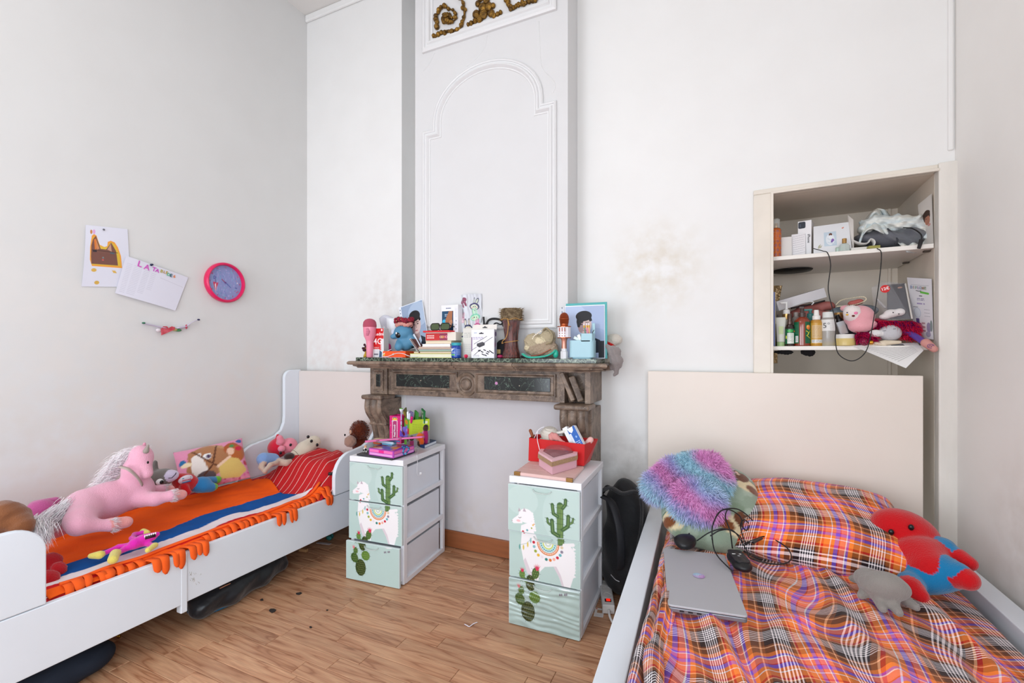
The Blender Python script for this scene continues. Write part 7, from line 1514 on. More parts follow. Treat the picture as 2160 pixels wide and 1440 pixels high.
# --- upper shelf
t = cq('body_mist', 'orange patterned body mist bottle at left end of the upper shelf', 'bottle', 1637, .07, S1)
ob('bottle', MB().lathe([(.019, 0), (.021, .004), (.021, .128), (.017, .136), (.008, .140)], 24), C('c8642a', .3), t, smooth=40)
cv = Canvas(60, 128, 1.6, 'c96a2e')
for j in range(6):
    for i in range(4): x, y = i*18+(j % 2)*9, 8+j*22; cv.el(x, y, 6, 8, 'b8452a').el(x, y, 4, 5, '3f9a98').el(x, y, 2.6, 3.2, 'd01f2a')
cv.rect(14, 10, 42, 50, 'd97a3a', .7).words(18, 16, 40, 4, 8, 3, 'c2481e'); ob('label_print', wrapprint(cv, .0213, .004, .128, -1.4, 1.4), GLOSSY, t, smooth=True)
ob('pump', MB().lathe([(.008, .138), (.009, .15), (.006, .156), (.006, .162)], 14), GOLDC, t, smooth=30); ob('clear_cap', MB().lathe([(.015, .139), (.016, .178), (.012, .182), (.001, .183)], 18), mat('clear_cap', 'e8ece8', .05, alpha=.35, spec=.8), t, smooth=40)
t = cq('envelope', 'blank white folded card beside the orange mist bottle', 'card', 1659, .08, S1, 4); w = cw(1647, 1670, .08); h = chh(499, 1658, .08, S1)
k = MB(); k.M = RX(-4); k.box(-w/2, w/2, 0, .004, 0, h); ob('card', k, C('e4e0dc', .6), t)
t = cq('handwritten_letter', 'white letter with grey handwriting left of the phone box', 'letter', 1684, .09, S1, -6); w = cw(1670, 1699, .09); h = chh(492, 1686, .09, S1)
cv = Canvas(30, 50, 3, 'e9e6e8'); q = random.Random(2)
for i in range(9):
    x = 3
    while x < 26: w_ = q.uniform(1.5, 5); cv.line([(x, 6+i*4.6-x*.1), (x+w_*.5, 5.4+i*4.6-x*.1), (x+w_, 6+i*4.6-x*.12)], .22, '7d7a88'); x += w_+1
panel('sheet', cv, w, h, RX(86), t, thick=.001)
t = cq('phone_box', 'tall white phone box reading iPhone on its spine, upper shelf', 'box', 1698, .10, S1, -14); h = chh(464.5, 1705, .10, S1)
ob('carton', MB().box(-.028, .025, 0, .075, 0, h), C('eeeced', .35), t, bevel=.001)
ob('phone_print', MB().prism(rrect(-.026, .002, -.03, 0, .006), 0, .0005), C('1c2230', .3), t)
pp = bpy.data.objects['phone_print']; pp.data.transform(T(0, -.0006, h-.004) @ RX(90)); ob('camera_print', MB().ell((-.018, -.0012, h-.016), (.003, .0004, .003), 8, 6).ell((-.018, -.0012, h-.024), (.003, .0004, .003), 8, 6), C('4a5060', .2), t, kind='stuff')
text('iPhone', .0145, T(.0145, -.0008, h*.5) @ RX(90) @ RZ(-90), C('3c3a40', .5), t, bold=.0002)
t = cq('small_booklet', 'teal edged booklet lying behind the letter on upper shelf', 'booklet', 1672, .30, S1); ob('cover', MB().box(-.04, .06, -.03, .05, 0, .05), C('3a7478', .5), t, bevel=.002)
# baby card
t = cq('baby_card', 'open greeting card with a newborn baby photo and butterflies', 'card', 1754, .085, S1, 0)
cv = Canvas(76, 60, 2.4, 'e6e7ea').rect(22, 16, 48, 46, 'c6d6e2').el(35, 32, 9, 12, 'e6ecf2').el(36, 22, 3.6, 3.4, '6a4438').el(36, 27, 4, 4, 'eef2f6').line([(30, 30), (40, 36), (46, 34)], .8, 'd2dce6').el(40, 34, 3, 3, '8a64b0').el(38, 37, 2, 2, '7450a0').line([(30, 38), (44, 42)], 1, 'd2dce8').el(62, 11, 1.8, 1.2, 'dd7a5a').el(64, 10, 1, 1, 'dd7a5a').poly([(10, 44), (15, 40), (14, 46), (18, 42), (16, 48), (9, 50)], 'b5b39c')
A = lambda u, v, y: MC @ PC(u, v, y)
quadpanel('card_front', cv, [A(1716, 478, .10), A(1790, 468, .12), A(1797, 529, .06), A(1716, 535.5, .05)], t, thick=.001)
k = MB(); a, b_, c, d = A(1788, 453, .13), A(1800, 463, .09), A(1801, 529, .05), A(1790, 530, .11); k.add([a, b_, c, d, a+V((.001, .002, 0)), b_+V((.001, .002, 0)), c+V((.001, .002, 0)), d+V((.001, .002, 0))], [(0, 1, 2, 3), (7, 6, 5, 4), (0, 4, 5, 1), (1, 5, 6, 2), (2, 6, 7, 3), (3, 7, 4, 0)]); ob('card_flap', k, C('e3ddd6', .6), t, w=True)
t = cq('perfume_bottle', 'small clear glass perfume bottle with gold cap before the baby card', 'bottle', 1781, .045, S1); GLS = mat('perfume_glass', 'd5e2da', .05, alpha=.5, spec=1)
ob('bottle', MB().lathe([(.018, 0), (.020, .003), (.020, .026), (.014, .034), (.007, .036)], 8), GLS, t); ob('cap', MB().lathe([(.0085, .037), (.0085, .056), (.008, .057)], 18), GOLDC, t, smooth=30)
t = cq('glass_cube', 'green tinted glass cube bottle left of the gold capped perfume', 'bottle', 1770, .06, S1); ob('bottle', MB().box(-.014, .012, -.012, .012, 0, .024), mat('green_glass', 'a9c2a8', .05, alpha=.6, spec=1), t, bevel=.003)
t = cq('rolled_paper', 'white rolled and folded paper right of the baby card', 'paper', 1820, .09, S1)
k = MB(); vs = []
for i in range(29):
    q = i/28; x = -.045+.085*q if q < .7 else .0145+.02*sin((q-.7)*10.5); z = .05-.02*sin(q*3) if q < .7 else .038+.02*cos((q-.7)*10.5)-.01
    vs += [(x, -.05, z), (x+.004, .06, z+.004)]
k.add(vs, [(2*i, 2*i+2, 2*i+3, 2*i+1) for i in range(28)]); o = ob('sheet', k, C('e6e3df', .6), t, smooth=True); sm = o.modifiers.new('s', 'SOLIDIFY'); sm.thickness = .0012
ob('sheet', MB().box(-.05, .03, -.05, .06, 0, .014), C('dad6d0', .6), t, bevel=.002)
t = cq('sticky_pad', 'olive yellow paper pad beside the rolled paper', 'pad', 1842, .04, S1, 8); ob('pad', MB().box(-.022, .018, -.02, .03, 0, .012), C('98934c', .6), t, bevel=.001)
t = cq('black_folder', 'dark folders stacked behind the white cloth on upper shelf', 'folder', 1835, .28, S1); ob('cover', MB().box(-.08, .16, -.06, .14, 0, .05), C('2a2028', .4), t, bevel=.003); ob('cover', MB().box(-.07, .10, -.07, .10, .05, .085), C('4a2230', .4), t, bevel=.003)
def cp(u, v, y): return MC @ PC(u, v, y)
prs = [E(cp(1850, 505, .16), (.09, .08, .038)), E(cp(1895, 505, .13), (.085, .06, .036)), E(cp(1925, 500, .12), (.05, .05, .04))]
t = thing('mesh_bag', 'grey see-through mesh pouch under the white cloth', 'bag', tuple(cp(1880, 515, .14))); ob('pouch', nets(prs, .006, .02, None, lambda G: .004*np.sin(G[..., 0]*70+G[..., 2]*90)), mat('grey_mesh', '6e6f78', .45, alpha=.7, bump=.4, bscale=300), t, smooth=True, w=True)
ob('zip', MB().tube(bez([cp(1872, 482, .09), cp(1884, 492, .08), cp(1893, 505, .07), cp(1888, 516, .07)], 12), .003, 6), C('33343c', .5), t, smooth=True, w=True)
def clothf(a, b):
    # crumpled sheet, wider at right
    u = 1812+(1962-1812)*a; top = 487-40*sin(pi*min(1, a*1.5)**.8)*.9-8*sin(a*9)-10*a*(1-a)*2; v = top+(36+16*a)*b+6*sin(a*13+b*4); y = .19-.11*b+.022*sin(a*16+b*7)+.012*sin(a*33-b*11); return cp(u, v, y)
k = MB().grid(clothf, 60, 26, thick=.003); clm = mat('pale_striped_cloth', 'eeeade', .85, c2='cfdce0', vscale=10, stretch=(1, 1, 4), bump=.4, bscale=30)
solo('folded_cloth', 'crumpled white cloth with pale blue streaks on the mesh pouch', 'cloth', k, clm, smooth=True)
prs = [E(cp(1860, 470, .15), (.085, .06, .034)), E(cp(1915, 472, .13), (.075, .05, .036)), K(cp(1940, 480, .10), cp(1958, 500, .08), .02, .010), E(cp(1825, 483, .14), (.03, .03, .022))]
solo('crumpled_cloth', 'thicker bundle of white and pale blue cloth on top of mesh pouch', 'cloth', nets(prs, .005, .02, None, lambda G: .009*np.abs(np.sin(G[..., 0]*42+G[..., 2]*75+2*np.sin(G[..., 1]*40)))+.004*np.sin(G[..., 0]*150-G[..., 2]*120)-.003), clm, smooth=True)
k = MB().tube(bez([cp(1905, 480, .10), cp(1925, 482, .05), cp(1943, 495, .015), cp(1942, 512, .01)], 20), .0025, 6); t = solo('usb_cable', 'black cable with plug hanging over the right end of upper shelf', 'cable', k, C('161619', .5), smooth=True)
k = MB(); k.tube([cp(1944, 505, .008), cp(1938, 524, .004)], [.008, .006], 6, flat=.6); ob('plug', k, C('1c1b1e', .45), t, w=True)
cv = Canvas(36, 110, 2, 'e6e0da').el(20, 42, 10, 14, '4a2f26').el(22, 52, 7, 11, 'b5765c').poly([(10, 66), (30, 60), (36, 84), (14, 92)], 'e3ddd8').el(26, 64, 4, 3, 'd8968c').line([(18, 48), (21, 48)], .6, '2a1a16').el(20, 36, 10, 7, '3f281f')
t = cq('portrait_card', 'tall card with a brown-haired child photo at right wall, upper shelf', 'photo', 1955, .10, S1)
quadpanel('card', cv, [cp(1936, 432, .14), cp(1965, 408, .03), cp(1969, 514, .02), cp(1945, 522, .12)], t, thick=.001)
# long loop of cable between the shelves
pts = [(1716, 524, .03), (1735, 529, .012), (1746, 534, -.002), (1752, 560, -.006), (1747, 610, -.006), (1757, 655, -.006), (1763, 690, -.008), (1762, 715, -.01), (1768, 745, -.012), (1790, 760, -.012), (1810, 757, -.012), (1828, 738, -.012), (1838, 700, -.01), (1848, 640, -.008), (1855, 590, -.006), (1859, 548, -.004), (1858, 530, .0), (1850, 524, .02)]
solo('hanging_cable', 'thin black cable looping down from the upper to below the lower shelf', 'cable', MB().tube(bez([cp(*p) for p in pts], 120), .0019, 6), C('1e1c1c', .5), smooth=True)
p = PC(1672, 577, .30); t = thing('black_plate', 'black round object stuck beneath the upper shelf', 'plate', tuple(MC @ V((p.x, .34, S1-.019-.012)))); ob('disc', MB().lathe([(.03, 0), (.085, .006), (.09, .0115)], 30), C('101012', .5), t, smooth=True)
# --- lower shelf: bottles
def bottle(name, label, u, y, v0, prof, m_, rz=0, n=24): t = cq(name, label, 'bottle', u, y, S2, rz); ob('bottle', MB().lathe(prof, n), m_, t, smooth=40); return t
t = cq('blue_book', 'thin upright blue book at the left end of lower shelf', 'book', 1631, .10, S2, 0); h = chh(616, 1631, .06, S2); ob('cover', MB().box(-.004, .004, -.05, .10, 0, h), C('3a52a0', .4), t, bevel=.001); ob('page_edge', MB().box(.0041, .006, -.05, .10, .002, h-.002), C('d8d4d0', .6), t)
AMB = mat('dark_amber', '2a1412', .15, spec=.8)
t = bottle('pump_bottle', 'dark pump bottle behind the green and white tube', 1641, .12, 0, [(.016, 0), (.017, .10), (.008, .11), (.008, .135), (.004, .137), (.004, .15)], AMB)
t = cq('squeeze_tube', 'white and pale green cosmetic tube standing on its cap', 'tube', 1647, .05, S2, 0)
ob('cap', MB().lathe([(.0155, 0), (.016, .003), (.0165, .019)], 24), C('a3bd86', .4), t, smooth=30); k = MB(); n = 24; vs = []
for j in range(9):
    s = j/8; rx_, ry_ = .0165+.004*s, .0165*(1-s)+.0015
    for i in range(n): a = 2*pi*i/n; vs.append((rx_*cos(a), ry_*sin(a), .02+s*.112))
k.add(vs, [(j*n+i, j*n+(i+1) % n, (j+1)*n+(i+1) % n, (j+1)*n+i) for j in range(8) for i in range(n)]+[tuple(8*n+i for i in range(n))]); ob('tube', k, C('d5d6cc', .4), t, smooth=50)
ob('label_print', MB().box(-.009, .009, -.0135, -.0125, .055, .09), C('c2d0a0', .5), t)
t = bottle('pump_bottle', 'tall gold-collared bottle with white pump behind the serum bottle', 1659, .10, 0, [(.018, 0), (.019, .12), (.012, .125)], C('c8beb0', .3)); ob('collar', MB().lathe([(.0165, .125), (.0165, .15)], 20), GOLDC, t, smooth=30); ob('pump', MB().lathe([(.015, .15), (.014, .168), (.006, .172), (.004, .20), (.004, .205)], 18), C('e9e7e4', .4), t, smooth=30); ob('spout', MB().box(-.026, .004, -.004, .004, .198, .207), C('e9e7e4', .4), t, bevel=.002)
t = bottle('serum_bottle', 'small dark bottle with bronze cap and green printed label', 1666, .045, 0, [(.0185, 0), (.0195, .003), (.0195, .085), (.015, .096), (.009, .099)], AMB); ob('cap', MB().lathe([(.0105, .099), (.0105, .112), (.0085, .114), (.0085, .145), (.008, .146)], 18), mat('bronze_cap', '5c4a44', .3, metal=.5), t, smooth=30)
cv = Canvas(40, 72, 2, '17623f').rect(10, 20, 34, 70, 'dfe3da').el(20, 10, 10, 7, '3fae50').words(12, 24, 32, 5, 5, 1.6, '6a8a74').ring(16, 56, 4, 1, '8a8f8a').ring(27, 56, 4, 1, '8a8f8a').el(6, 40, 3, 8, 'c9d84a').el(36, 12, 3, 4, 'e8853a'); ob('label_print', wrapprint(cv, .0199, .010, .078), GLOSSY, t, smooth=True)
t = bottle('amber_bottle', 'largest amber pump bottle with green flowered labels on lower shelf', 1692, .055, 0, [(.030, 0), (.0335, .004), (.0335, .098), (.031, .112), (.020, .128), (.012, .132)], mat('amber_plastic', '8a2f10', .12, spec=.8, coat=.5)); ob('pump', MB().lathe([(.0135, .130), (.0135, .150), (.009, .152), (.007, .165), (.005, .172)], 20), mat('bronze_pump', '4a3834', .35), t, smooth=30); ob('spout', MB().box(-.012, .008, -.006, .006, .168, .178), _m['bronze_pump'], t, bevel=.002)
cv = Canvas(30, 95, 2, '12603f').rect(12, 62, 26, 90, 'e6e8e6').words(14, 66, 24, 6, 3.6, 1.6, '3a3a3a').words(4, 14, 26, 7, 6, 1.4, '6a9a80'); ob('label_print', wrapprint(cv, .0339, .012, .108, -1.25, -.45), GLOSSY, t, smooth=True)
cv = Canvas(30, 95, 2, '12603f').el(14, 24, 9, 10, 'e8853a').el(10, 20, 4, 5, 'f4b45a').el(18, 30, 4, 5, 'd86a2a').line([(4, 40), (16, 48), (8, 62)], 1.4, 'd6cf3a').line([(22, 40), (14, 56)], 1.2, 'c9d84a').line([(6, 60), (22, 72)], 1.2, 'd6cf3a'); ob('label_print', wrapprint(cv, .0339, .012, .108, .25, 1.15), GLOSSY, t, smooth=True)
t = bottle('teal_bottle', 'teal pump bottle behind the amber bottle', 1709, .13, 0, [(.022, 0), (.024, .12), (.014, .13), (.013, .15), (.006, .153), (.006, .17)], C('3a7f7c', .35)); ob('spout', MB().box(-.024, .008, -.006, .006, .163, .172), C('3f8a86', .35), t, bevel=.002)
t = bottle('clear_pump', 'clear plastic pump bottle behind the serum and amber bottles', 1679, .15, 0, [(.02, 0), (.02, .13), (.01, .14), (.01, .16)], mat('cloudy_plastic', 'b8b2ac', .2, alpha=.6))
t = bottle('yellow_bottle', 'golden yellow oil spray bottle with white pump', 1722, .05, 0, [(.0225, 0), (.0235, .003), (.0235, .102), (.020, .114), (.012, .118)], mat('golden_oil', 'bb8420', .12, spec=.8, coat=.4)); ob('pump', MB().lathe([(.0155, .117), (.0155, .134), (.011, .136), (.0095, .158), (.0085, .160)], 20), C('ece9e4', .35), t, smooth=30)
cv = Canvas(36, 92, 2, 'c9993c').rect(5, 10, 32, 66, 'd9bb8c', .8).words(8, 14, 28, 10, 5, 1.6, 'a07a4a').rect(4, 72, 34, 86, 'e8e6e0').words(6, 75, 32, 2, 5, 2, '4a4a4a'); ob('label_print', wrapprint(cv, .0239, .008, .102), GLOSSY, t, smooth=True)
t = bottle('toner_bottle', 'clear toner bottle with white cap and 5 printed on its label', 1747, .05, 0, [(.026, 0), (.0275, .003), (.0275, .116), (.024, .122), (.020, .125)], mat('clear_toner', 'cfcbc4', .06, alpha=.5, spec=.9)); ob('cap', MB().lathe([(.0215, .124), (.0215, .147), (.020, .149), (.001, .1495)], 24), C('dfe0dc', .35), t, smooth=40)
ob('liquid', MB().lathe([(.0255, .003), (.0262, .006), (.0262, .066)], 24), mat('toner_liquid', 'a9a49c', .1, alpha=.75), t, smooth=40); ob('tinted_base', MB().lathe([(.0257, .002), (.0268, .003), (.0268, .016)], 24), mat('yellow_liquid', 'cdbb62', .2, alpha=.8), t, smooth=40)
ob('label', wrapprint(Canvas(40, 46, 1.6, 'e6e5e2').words(22, 5, 38, 8, 5, 1.2, 'a0a0a4'), .0279, .066, .115, -1.3, 1.3), PRINT, t, smooth=True); text('5°', .032, T(-.010, -.0282, .088) @ RX(90), C('2a2a2e', .5), t, bold=-.0002)
t = cq('cream_jar', 'low yellow cosmetic jar with white lid at shelf front', 'jar', 1782, .045, S2); ob('jar', MB().lathe([(.034, 0), (.038, .003), (.038, .030), (.037, .032)], 32), mat('frosted_yellow', 'd8c07a', .25), t, smooth=40); ob('lid', MB().lathe([(.0345, .032), (.0345, .048), (.033, .050), (.001, .0505)], 32), C('e6e3dd', .35), t, smooth=40)
t = cq('gold_cap_bottle', 'bottle with broad gold cap behind the toner bottle', 'bottle', 1771, .14, S2); ob('bottle', MB().lathe([(.02, 0), (.021, .11)], 20), C('d8cfc4', .3), t, smooth=30); ob('cap', MB().lathe([(.0225, .11), (.0225, .150), (.022, .151)], 24), GOLDC, t, smooth=30)
t = cq('foundation_bottle', 'tilted clear foundation bottle with black pump above the cream jar', 'bottle', 1780, .085, S2+.052, 0); k = MB(); k.M = RY(-16); k.prism(rrect(-.017, .017, -.014, .014, .005), 0, .058); ob('bottle', k, mat('clear_square', 'c9c5c6', .06, alpha=.5, spec=.9), t, bevel=.001); k = MB(); k.M = RY(-16); k.box(-.012, .012, -.010, .010, .003, .038); ob('makeup', k, C('b98a68', .4), t, bevel=.002); k = MB(); k.M = RY(-16); k.lathe([(.013, .058), (.013, .070), (.010, .074), (.008, .088)], 14); k.box(-.014, .008, -.004, .004, .084, .090); ob('pump', k, C('101012', .35), t, smooth=30)
# boxes and bags at the back
t = thing('long_white_box', 'long white cardboard box tilted across the back of lower shelf', 'box', tuple(cp(1685, 640, .20))); L1, L2 = cp(1636, 646, .16), cp(1736, 617, .24); d = L2-L1; k = MB(); k.M = T((L1+L2)/2) @ RZ(math.degrees(math.atan2(d.y, d.x))) @ RY(-math.degrees(math.atan2(d.z, math.hypot(d.x, d.y)))); l_ = d.length/2; k.box(-l_, l_, -.02, .04, -.024, .022); ob('carton', k, C('e4e1e4', .45), t, w=True, bevel=.001)
t = thing('support_crate', 'dusty pink cosmetic bag with black zip behind the bottles', 'bag', tuple(cp(1715, 700, .22))); t.name = 'cosmetic_bag'; WMX[t.name] = WMX['support_crate']; ob('body', nets([K(cp(1690, 655, .24), cp(1750, 645, .24), .026, .022), K(cp(1680, 665, .22), cp(1745, 668, .20), .03, .03), E(cp(1715, 700, .24), (.10, .05, .07))], .006, .02, None, lambda G: .003*np.sin(G[..., 0]*60+G[..., 2]*80)), C('a8635c', .6), t, smooth=True, w=True)
ob('zip', MB().tube(bez([cp(1668, 650, .18), cp(1700, 644, .19), cp(1740, 634, .2)], 12), .004, 6), C('1c1618', .5), t, smooth=True, w=True); ob('clear_strap', MB().tube(bez([cp(1672, 645, .17), cp(1700, 636, .17), cp(1716, 637, .16), cp(1712, 643, .16)], 14), .0025, 6), mat('strap_clear', 'e8e8e8', .1), t, smooth=True, w=True)
t = thing('clear_pouch', 'clear pouch with pink flowers and blue papers behind the pink plush', 'pouch', tuple(cp(1805, 690, .20))); ob('pouch', nets([E(cp(1775, 660, .2), (.05, .03, .03)), E(cp(1820, 655, .2), (.06, .03, .028)), E(cp(1810, 690, .22), (.09, .05, .05))], .006, .02), mat('pouch_dark', '7f8a92', .25, c2='5c6a74', vscale=30), t, smooth=True, w=True); ob('flower', nets([E(cp(1800, 640, .15), (.022, .02, .014)), E(cp(1812, 636, .15), (.018, .02, .012))], .004, .006), C('c2645c', .7), t, smooth=True, w=True)
k = MB(); bl_ = bez([cp(1764, 642, .12), cp(1775, 633, .11), cp(1800, 628, .11), cp(1822, 626, .11), cp(1826, 633, .11), cp(1808, 641, .10), cp(1780, 645, .10), cp(1766, 646, .11)], 56)
t = thing('bead_necklace', 'cream bead necklace loop above the pink plush', 'necklace', tuple(cp(1795, 640, .11)))
for p in bl_[::1]: ob('bead', MB().ell(p, .0026, 6, 5), C('ddd2b4', .4), t, smooth=True, w=True)
# pink plush chick
cx_ = lambda u, v, y: cp(u, v, y)
pk = plush('pink_soft_toy', 'pale pink plush bird with white face on the lower shelf', [E(cx_(1812, 668, .07), (.056, .045, .050), 0), E(cx_(1797, 660, .045), (.032, .028, .034), 1), E(cx_(1815, 688, .06), (.045, .04, .03), 0), E(cx_(1838, 684, .05), (.022, .02, .016), 0), E(cx_(1783, 650, .07), (.02, .02, .014), 0)], ['eeaab2', 'efe4e0'], .004, .008)
for u, v, c_, r in ((1787, 659, '1a1414', .003), (1787, 663.5, 'e6b23a', .005), (1800, 666, '6a2020', .006), (1805, 660, 'ee7fa8', .008)): ob('face_mark', MB().ell(cx_(u, v, .019), (r, .003, r*.75), 10, 6), C(c_, .6), pk, smooth=True, w=True)
# clear box with price sticker
t = cq('gift_box', 'clear plastic gift box with red price sticker reading 12€', 'box', 1880, .16, S2+.085, 8)
P_ = lambda u, v, y: cp(u, v, y)
f = [P_(1840, 600, .14), P_(1878, 590, .10), P_(1920, 672, .06), P_(1848, 675, .12)]
k = MB(); tl, tr, br, bl2 = P_(1838, 606, .12), P_(1876, 594, .08), P_(1872, 676, .07), P_(1846, 674, .12); tr2, br2 = P_(1910, 598, .16), P_(1923, 673, .07)
k.add([tl, tr, br, bl2, tr2, br2, P_(1860, 592, .17)], [(0, 3, 2, 1), (1, 2, 5, 4), (0, 1, 4, 6)]); o = ob('clear_shell', k, mat('clear_box', 'e6e6ea', .06, alpha=.10, spec=.6), t, w=True); sm = o.modifiers.new('s', 'SOLIDIFY'); sm.thickness = .001
k = MB(); a, b_, c, d = P_(1872, 600, .17), P_(1909, 597, .165), P_(1922, 672, .085), P_(1872, 672, .13); k.add([a, b_, c, d, a+V((0, .006, 0)), b_+V((0, .006, 0)), c+V((0, .006, 0)), d+V((0, .006, 0))], [(0, 3, 2, 1), (4, 5, 6, 7), (0, 1, 5, 4), (1, 2, 6, 5), (2, 3, 7, 6), (3, 0, 4, 7)]); ob('backing_card', k, C('35353c', .4), t, w=True)
k = MB(); k.tube([P_(1910, 598, .155), P_(1924, 672, .065)], .003, 4); ob('card_edge', k, C('e3ddd4', .5), t, w=True); ob('printed_heart', MB().ell(P_(1899, 607, .158), (.010, .003, .006), 10, 6), C('b5826c', .5), t, w=True)
ob('white_insert', MB().tube([P_(1851, 632, .13), P_(1868, 650, .12)], .016, 6, flat=.3), C('cdc8c6', .6), t, w=True)
sc_ = P_(1867, 609, .078); k = MB(); k.M = T(sc_) @ RZ(-2.7) @ RX(90) @ RZ(10); k.lathe([(.0165, 0), (.0165, .0008)], 28); ob('price_sticker', k, C('d01418', .4), t, w=True)
text('12€', .017, T(sc_) @ RZ(-2.7) @ RX(90) @ RZ(14) @ T(0, 0, .0012), C('f8f0ee', .4), t, w=True, bold=.0004)
pw_ = plush('white_soft_toy', 'tiny white plush animal packed under the clear price box', [E(cx_(1880, 661, .07), (.026, .02, .018)), E(cx_(1898, 658, .065), (.018, .018, .016)), E(cx_(1866, 668, .07), (.02, .018, .012))], ['e8e2e0'], .0035, .006)
for u, v in ((1884, 659), (1896, 662)): ob('eye', MB().ell(cx_(u, v, .045), (.0025, .002, .0025), 8, 5), C('242024', .3), pw_, w=True)
# red haired doll lying
hd = plush('haired_doll', 'doll with magenta and purple yarn hair lying on the lower shelf', [E(cx_(1877, 702, .05), (.040, .036, .034), 0), E(cx_(1847, 703, .03), (.024, .018, .016), 1), E(cx_(1915, 695, .10), (.05, .05, .035), 2), E(cx_(1850, 685, .11), (.05, .04, .03), 2), E(cx_(1820, 715, .07), (.05, .04, .024), 2)], ['c9c8cc', 'eceaea', 'b8123c'], .004, .006)
q = random.Random(44); k = MB()
for i in range(1500):
    c0 = cx_(q.uniform(1845, 1930), q.uniform(676, 690), q.uniform(.05, .10)); col = lin(q.choice(['d8123e', 'e01a5a', 'b80f38', '4a1668', '2a1048'] if q.random() < .7 else ['d8123e'])); strands(k, c0, (q.uniform(-.6, .6), -.5, .1), q.uniform(.03, .06), .0009, .9, .2, col, q)
for i in range(900):
    c0 = cx_(q.uniform(1808, 1845), q.uniform(700, 722), q.uniform(.03, .07)); col = lin(q.choice(['c01044', 'a80f4c', 'd0205c', '8a0f50'])); strands(k, c0, (q.uniform(-.6, .6), -.5, .1), q.uniform(.02, .045), .0013, .5, .4, col, q)
for i in range(700):
    c0 = cx_(q.uniform(1905, 1932), q.uniform(690, 716), q.uniform(.04, .09)); strands(k, c0, (q.uniform(-.6, .6), -.5, .1), q.uniform(.02, .045), .0013, .5, .4, lin(q.choice(['d8123e', 'c01040', 'e0244c'])), q)
ob('yarn_hair', k, FUR, hd, w=True, kind='stuff')
for u, v in ((1866, 697), (1887, 693)): ob('eye_line', MB().tube([cx_(u-3, v+.5, .012), cx_(u+3, v, .012)], .0009, 5), C('3a3a40', .6), hd, w=True)
t = cq('pink_perfume', 'rose tinted round perfume bottle lying with gold cap', 'bottle', 1822, .03, S2); k = MB(); k.M = T(0, 0, .018) @ RX(90); k.lathe([(.004, -.016), (.018, -.008), (.018, .008), (.004, .014)], 20); ob('bottle', k, mat('rose_glass', '94304c', .06, alpha=.7, spec=1), t, smooth=True); k = MB(); k.M = T(.016, -.008, .014) @ RY(90); k.lathe([(.008, 0), (.009, .004), (.009, .012), (.005, .016)], 14); ob('cap', k, mat('gold_knob', 'c8902a', .25, metal=.7), t, smooth=30)
t = cq('hair_claw', 'cream plastic bow shaped hair claw beside the rose perfume', 'hair claw', 1866, .03, S2); ob('claw', nets([K((-.05, 0, .008), (0, 0, .012), .008, .010), K((0, 0, .012), (.05, 0, .014), .012, .007), K((-.02, 0, .006), (.0, -.008, .004), .006, .006)], .003, .005), C('dccdb4', .35), t, smooth=True)
# sheet hanging over shelf edge
cv = Canvas(60, 40, 2.4, 'eceae8'); cv.words(8, 4, 52, 12, 2.5, .5, '55555a').rect(34, 3, 46, 8, '55585c')
t = thing('hanging_paper', 'printed white sheet hanging over the edge of the lower shelf', 'paper', tuple(cp(1880, 729, .0)))
quadpanel('sheet', cv, [cp(1798, 728.6, .02), cp(1935, 722, .05), cp(1948, 739, -.045), cp(1911, 776, -.075)], t, thick=.0008, bulge=-.004)
# purple brush
t = thing('hair_brush', 'purple handled brush with pink oval end jutting over the shelf', 'brush', tuple(cp(1930, 715, .02)))
ob('handle', MB().tube(bez([cp(1908, 699, .06), cp(1925, 706, .03), cp(1950, 722, -.02)], 12), [.012]*13, 12), C('5f3f96', .45), t, smooth=True, w=True); ob('end', nets([K(cp(1953, 723, -.025), cp(1970, 736, -.045), .017, .013)], .003, .005), C('cf9088', .6), t, smooth=True, w=True)
ec = cp(1963, 729.5, -.054); k = MB(); k.M = T(ec) @ RZ(8) @ RX(90); k.tube([(.0105*cos(a), .0075*sin(a), 0) for a in [2*pi*i/24 for i in range(24)]], .0009, 5, closed=True); k.tube([(-.006, -.003, 0), (-.002, .004, 0), (.002, -.003, 0), (.006, .003, 0)], .0008, 5); ob('emblem', k, C('4a2f84', .5), t, w=True)
# diploma
cv = Canvas(48, 128, 2.6, 'e4e2e6').line([(6, 15), (42, 15)], .25, '8a8a90')
q = random.Random(6)
for i, c_ in enumerate(('7a90b8', 'b09a7a', '8fb0a0', 'a88fb8', '8aa0b8', 'b8a08f', '9ab08f')): pass
cv.line([(16, 27), (22, 28), (26, 27)], .7, '33333a').line([(26, 30), (40, 32)], 2.2, '6ac04a').line([(22, 38), (27, 38)], .9, '44444c').words(16, 43, 32, 2, 3, 1.8, '6a5a90').words(15, 53, 32, 1, 3, 3, '8a70b0').el(14, 74, 8, 11, 'c4cad8').el(14, 74, 6.6, 9.5, 'dcdfe6').words(30, 66, 42, 3, 7, .8, '55556a').line([(6, 62), (16, 62)], .5, '44444c').rect(9, 86, 17, 108, '5a4a80').rect(10, 96, 16, 108, '4a4a3a').rect(22, 94, 30, 97, 'b08a8f').rect(21, 102, 30, 105, 'b08a8f').rect(20, 110, 30, 113, 'a8808a').el(38, 104, 5, 11, '9a90b0').el(44, 100, 3, 12, '8a9a98').el(36, 118, 6, 6, 'a8a0b8')
t = cq('diploma_sheet', 'child diploma sheet with drawings and the word DIPLOME, right cupboard side', 'paper', 1942, .06, S2)
dq = [cp(1913, 585, .15), cp(1965, 588, .03), cp(1969, 716, .02), cp(1930, 712, .12)]
quadpanel('sheet', cv, dq, t, thick=.0008)
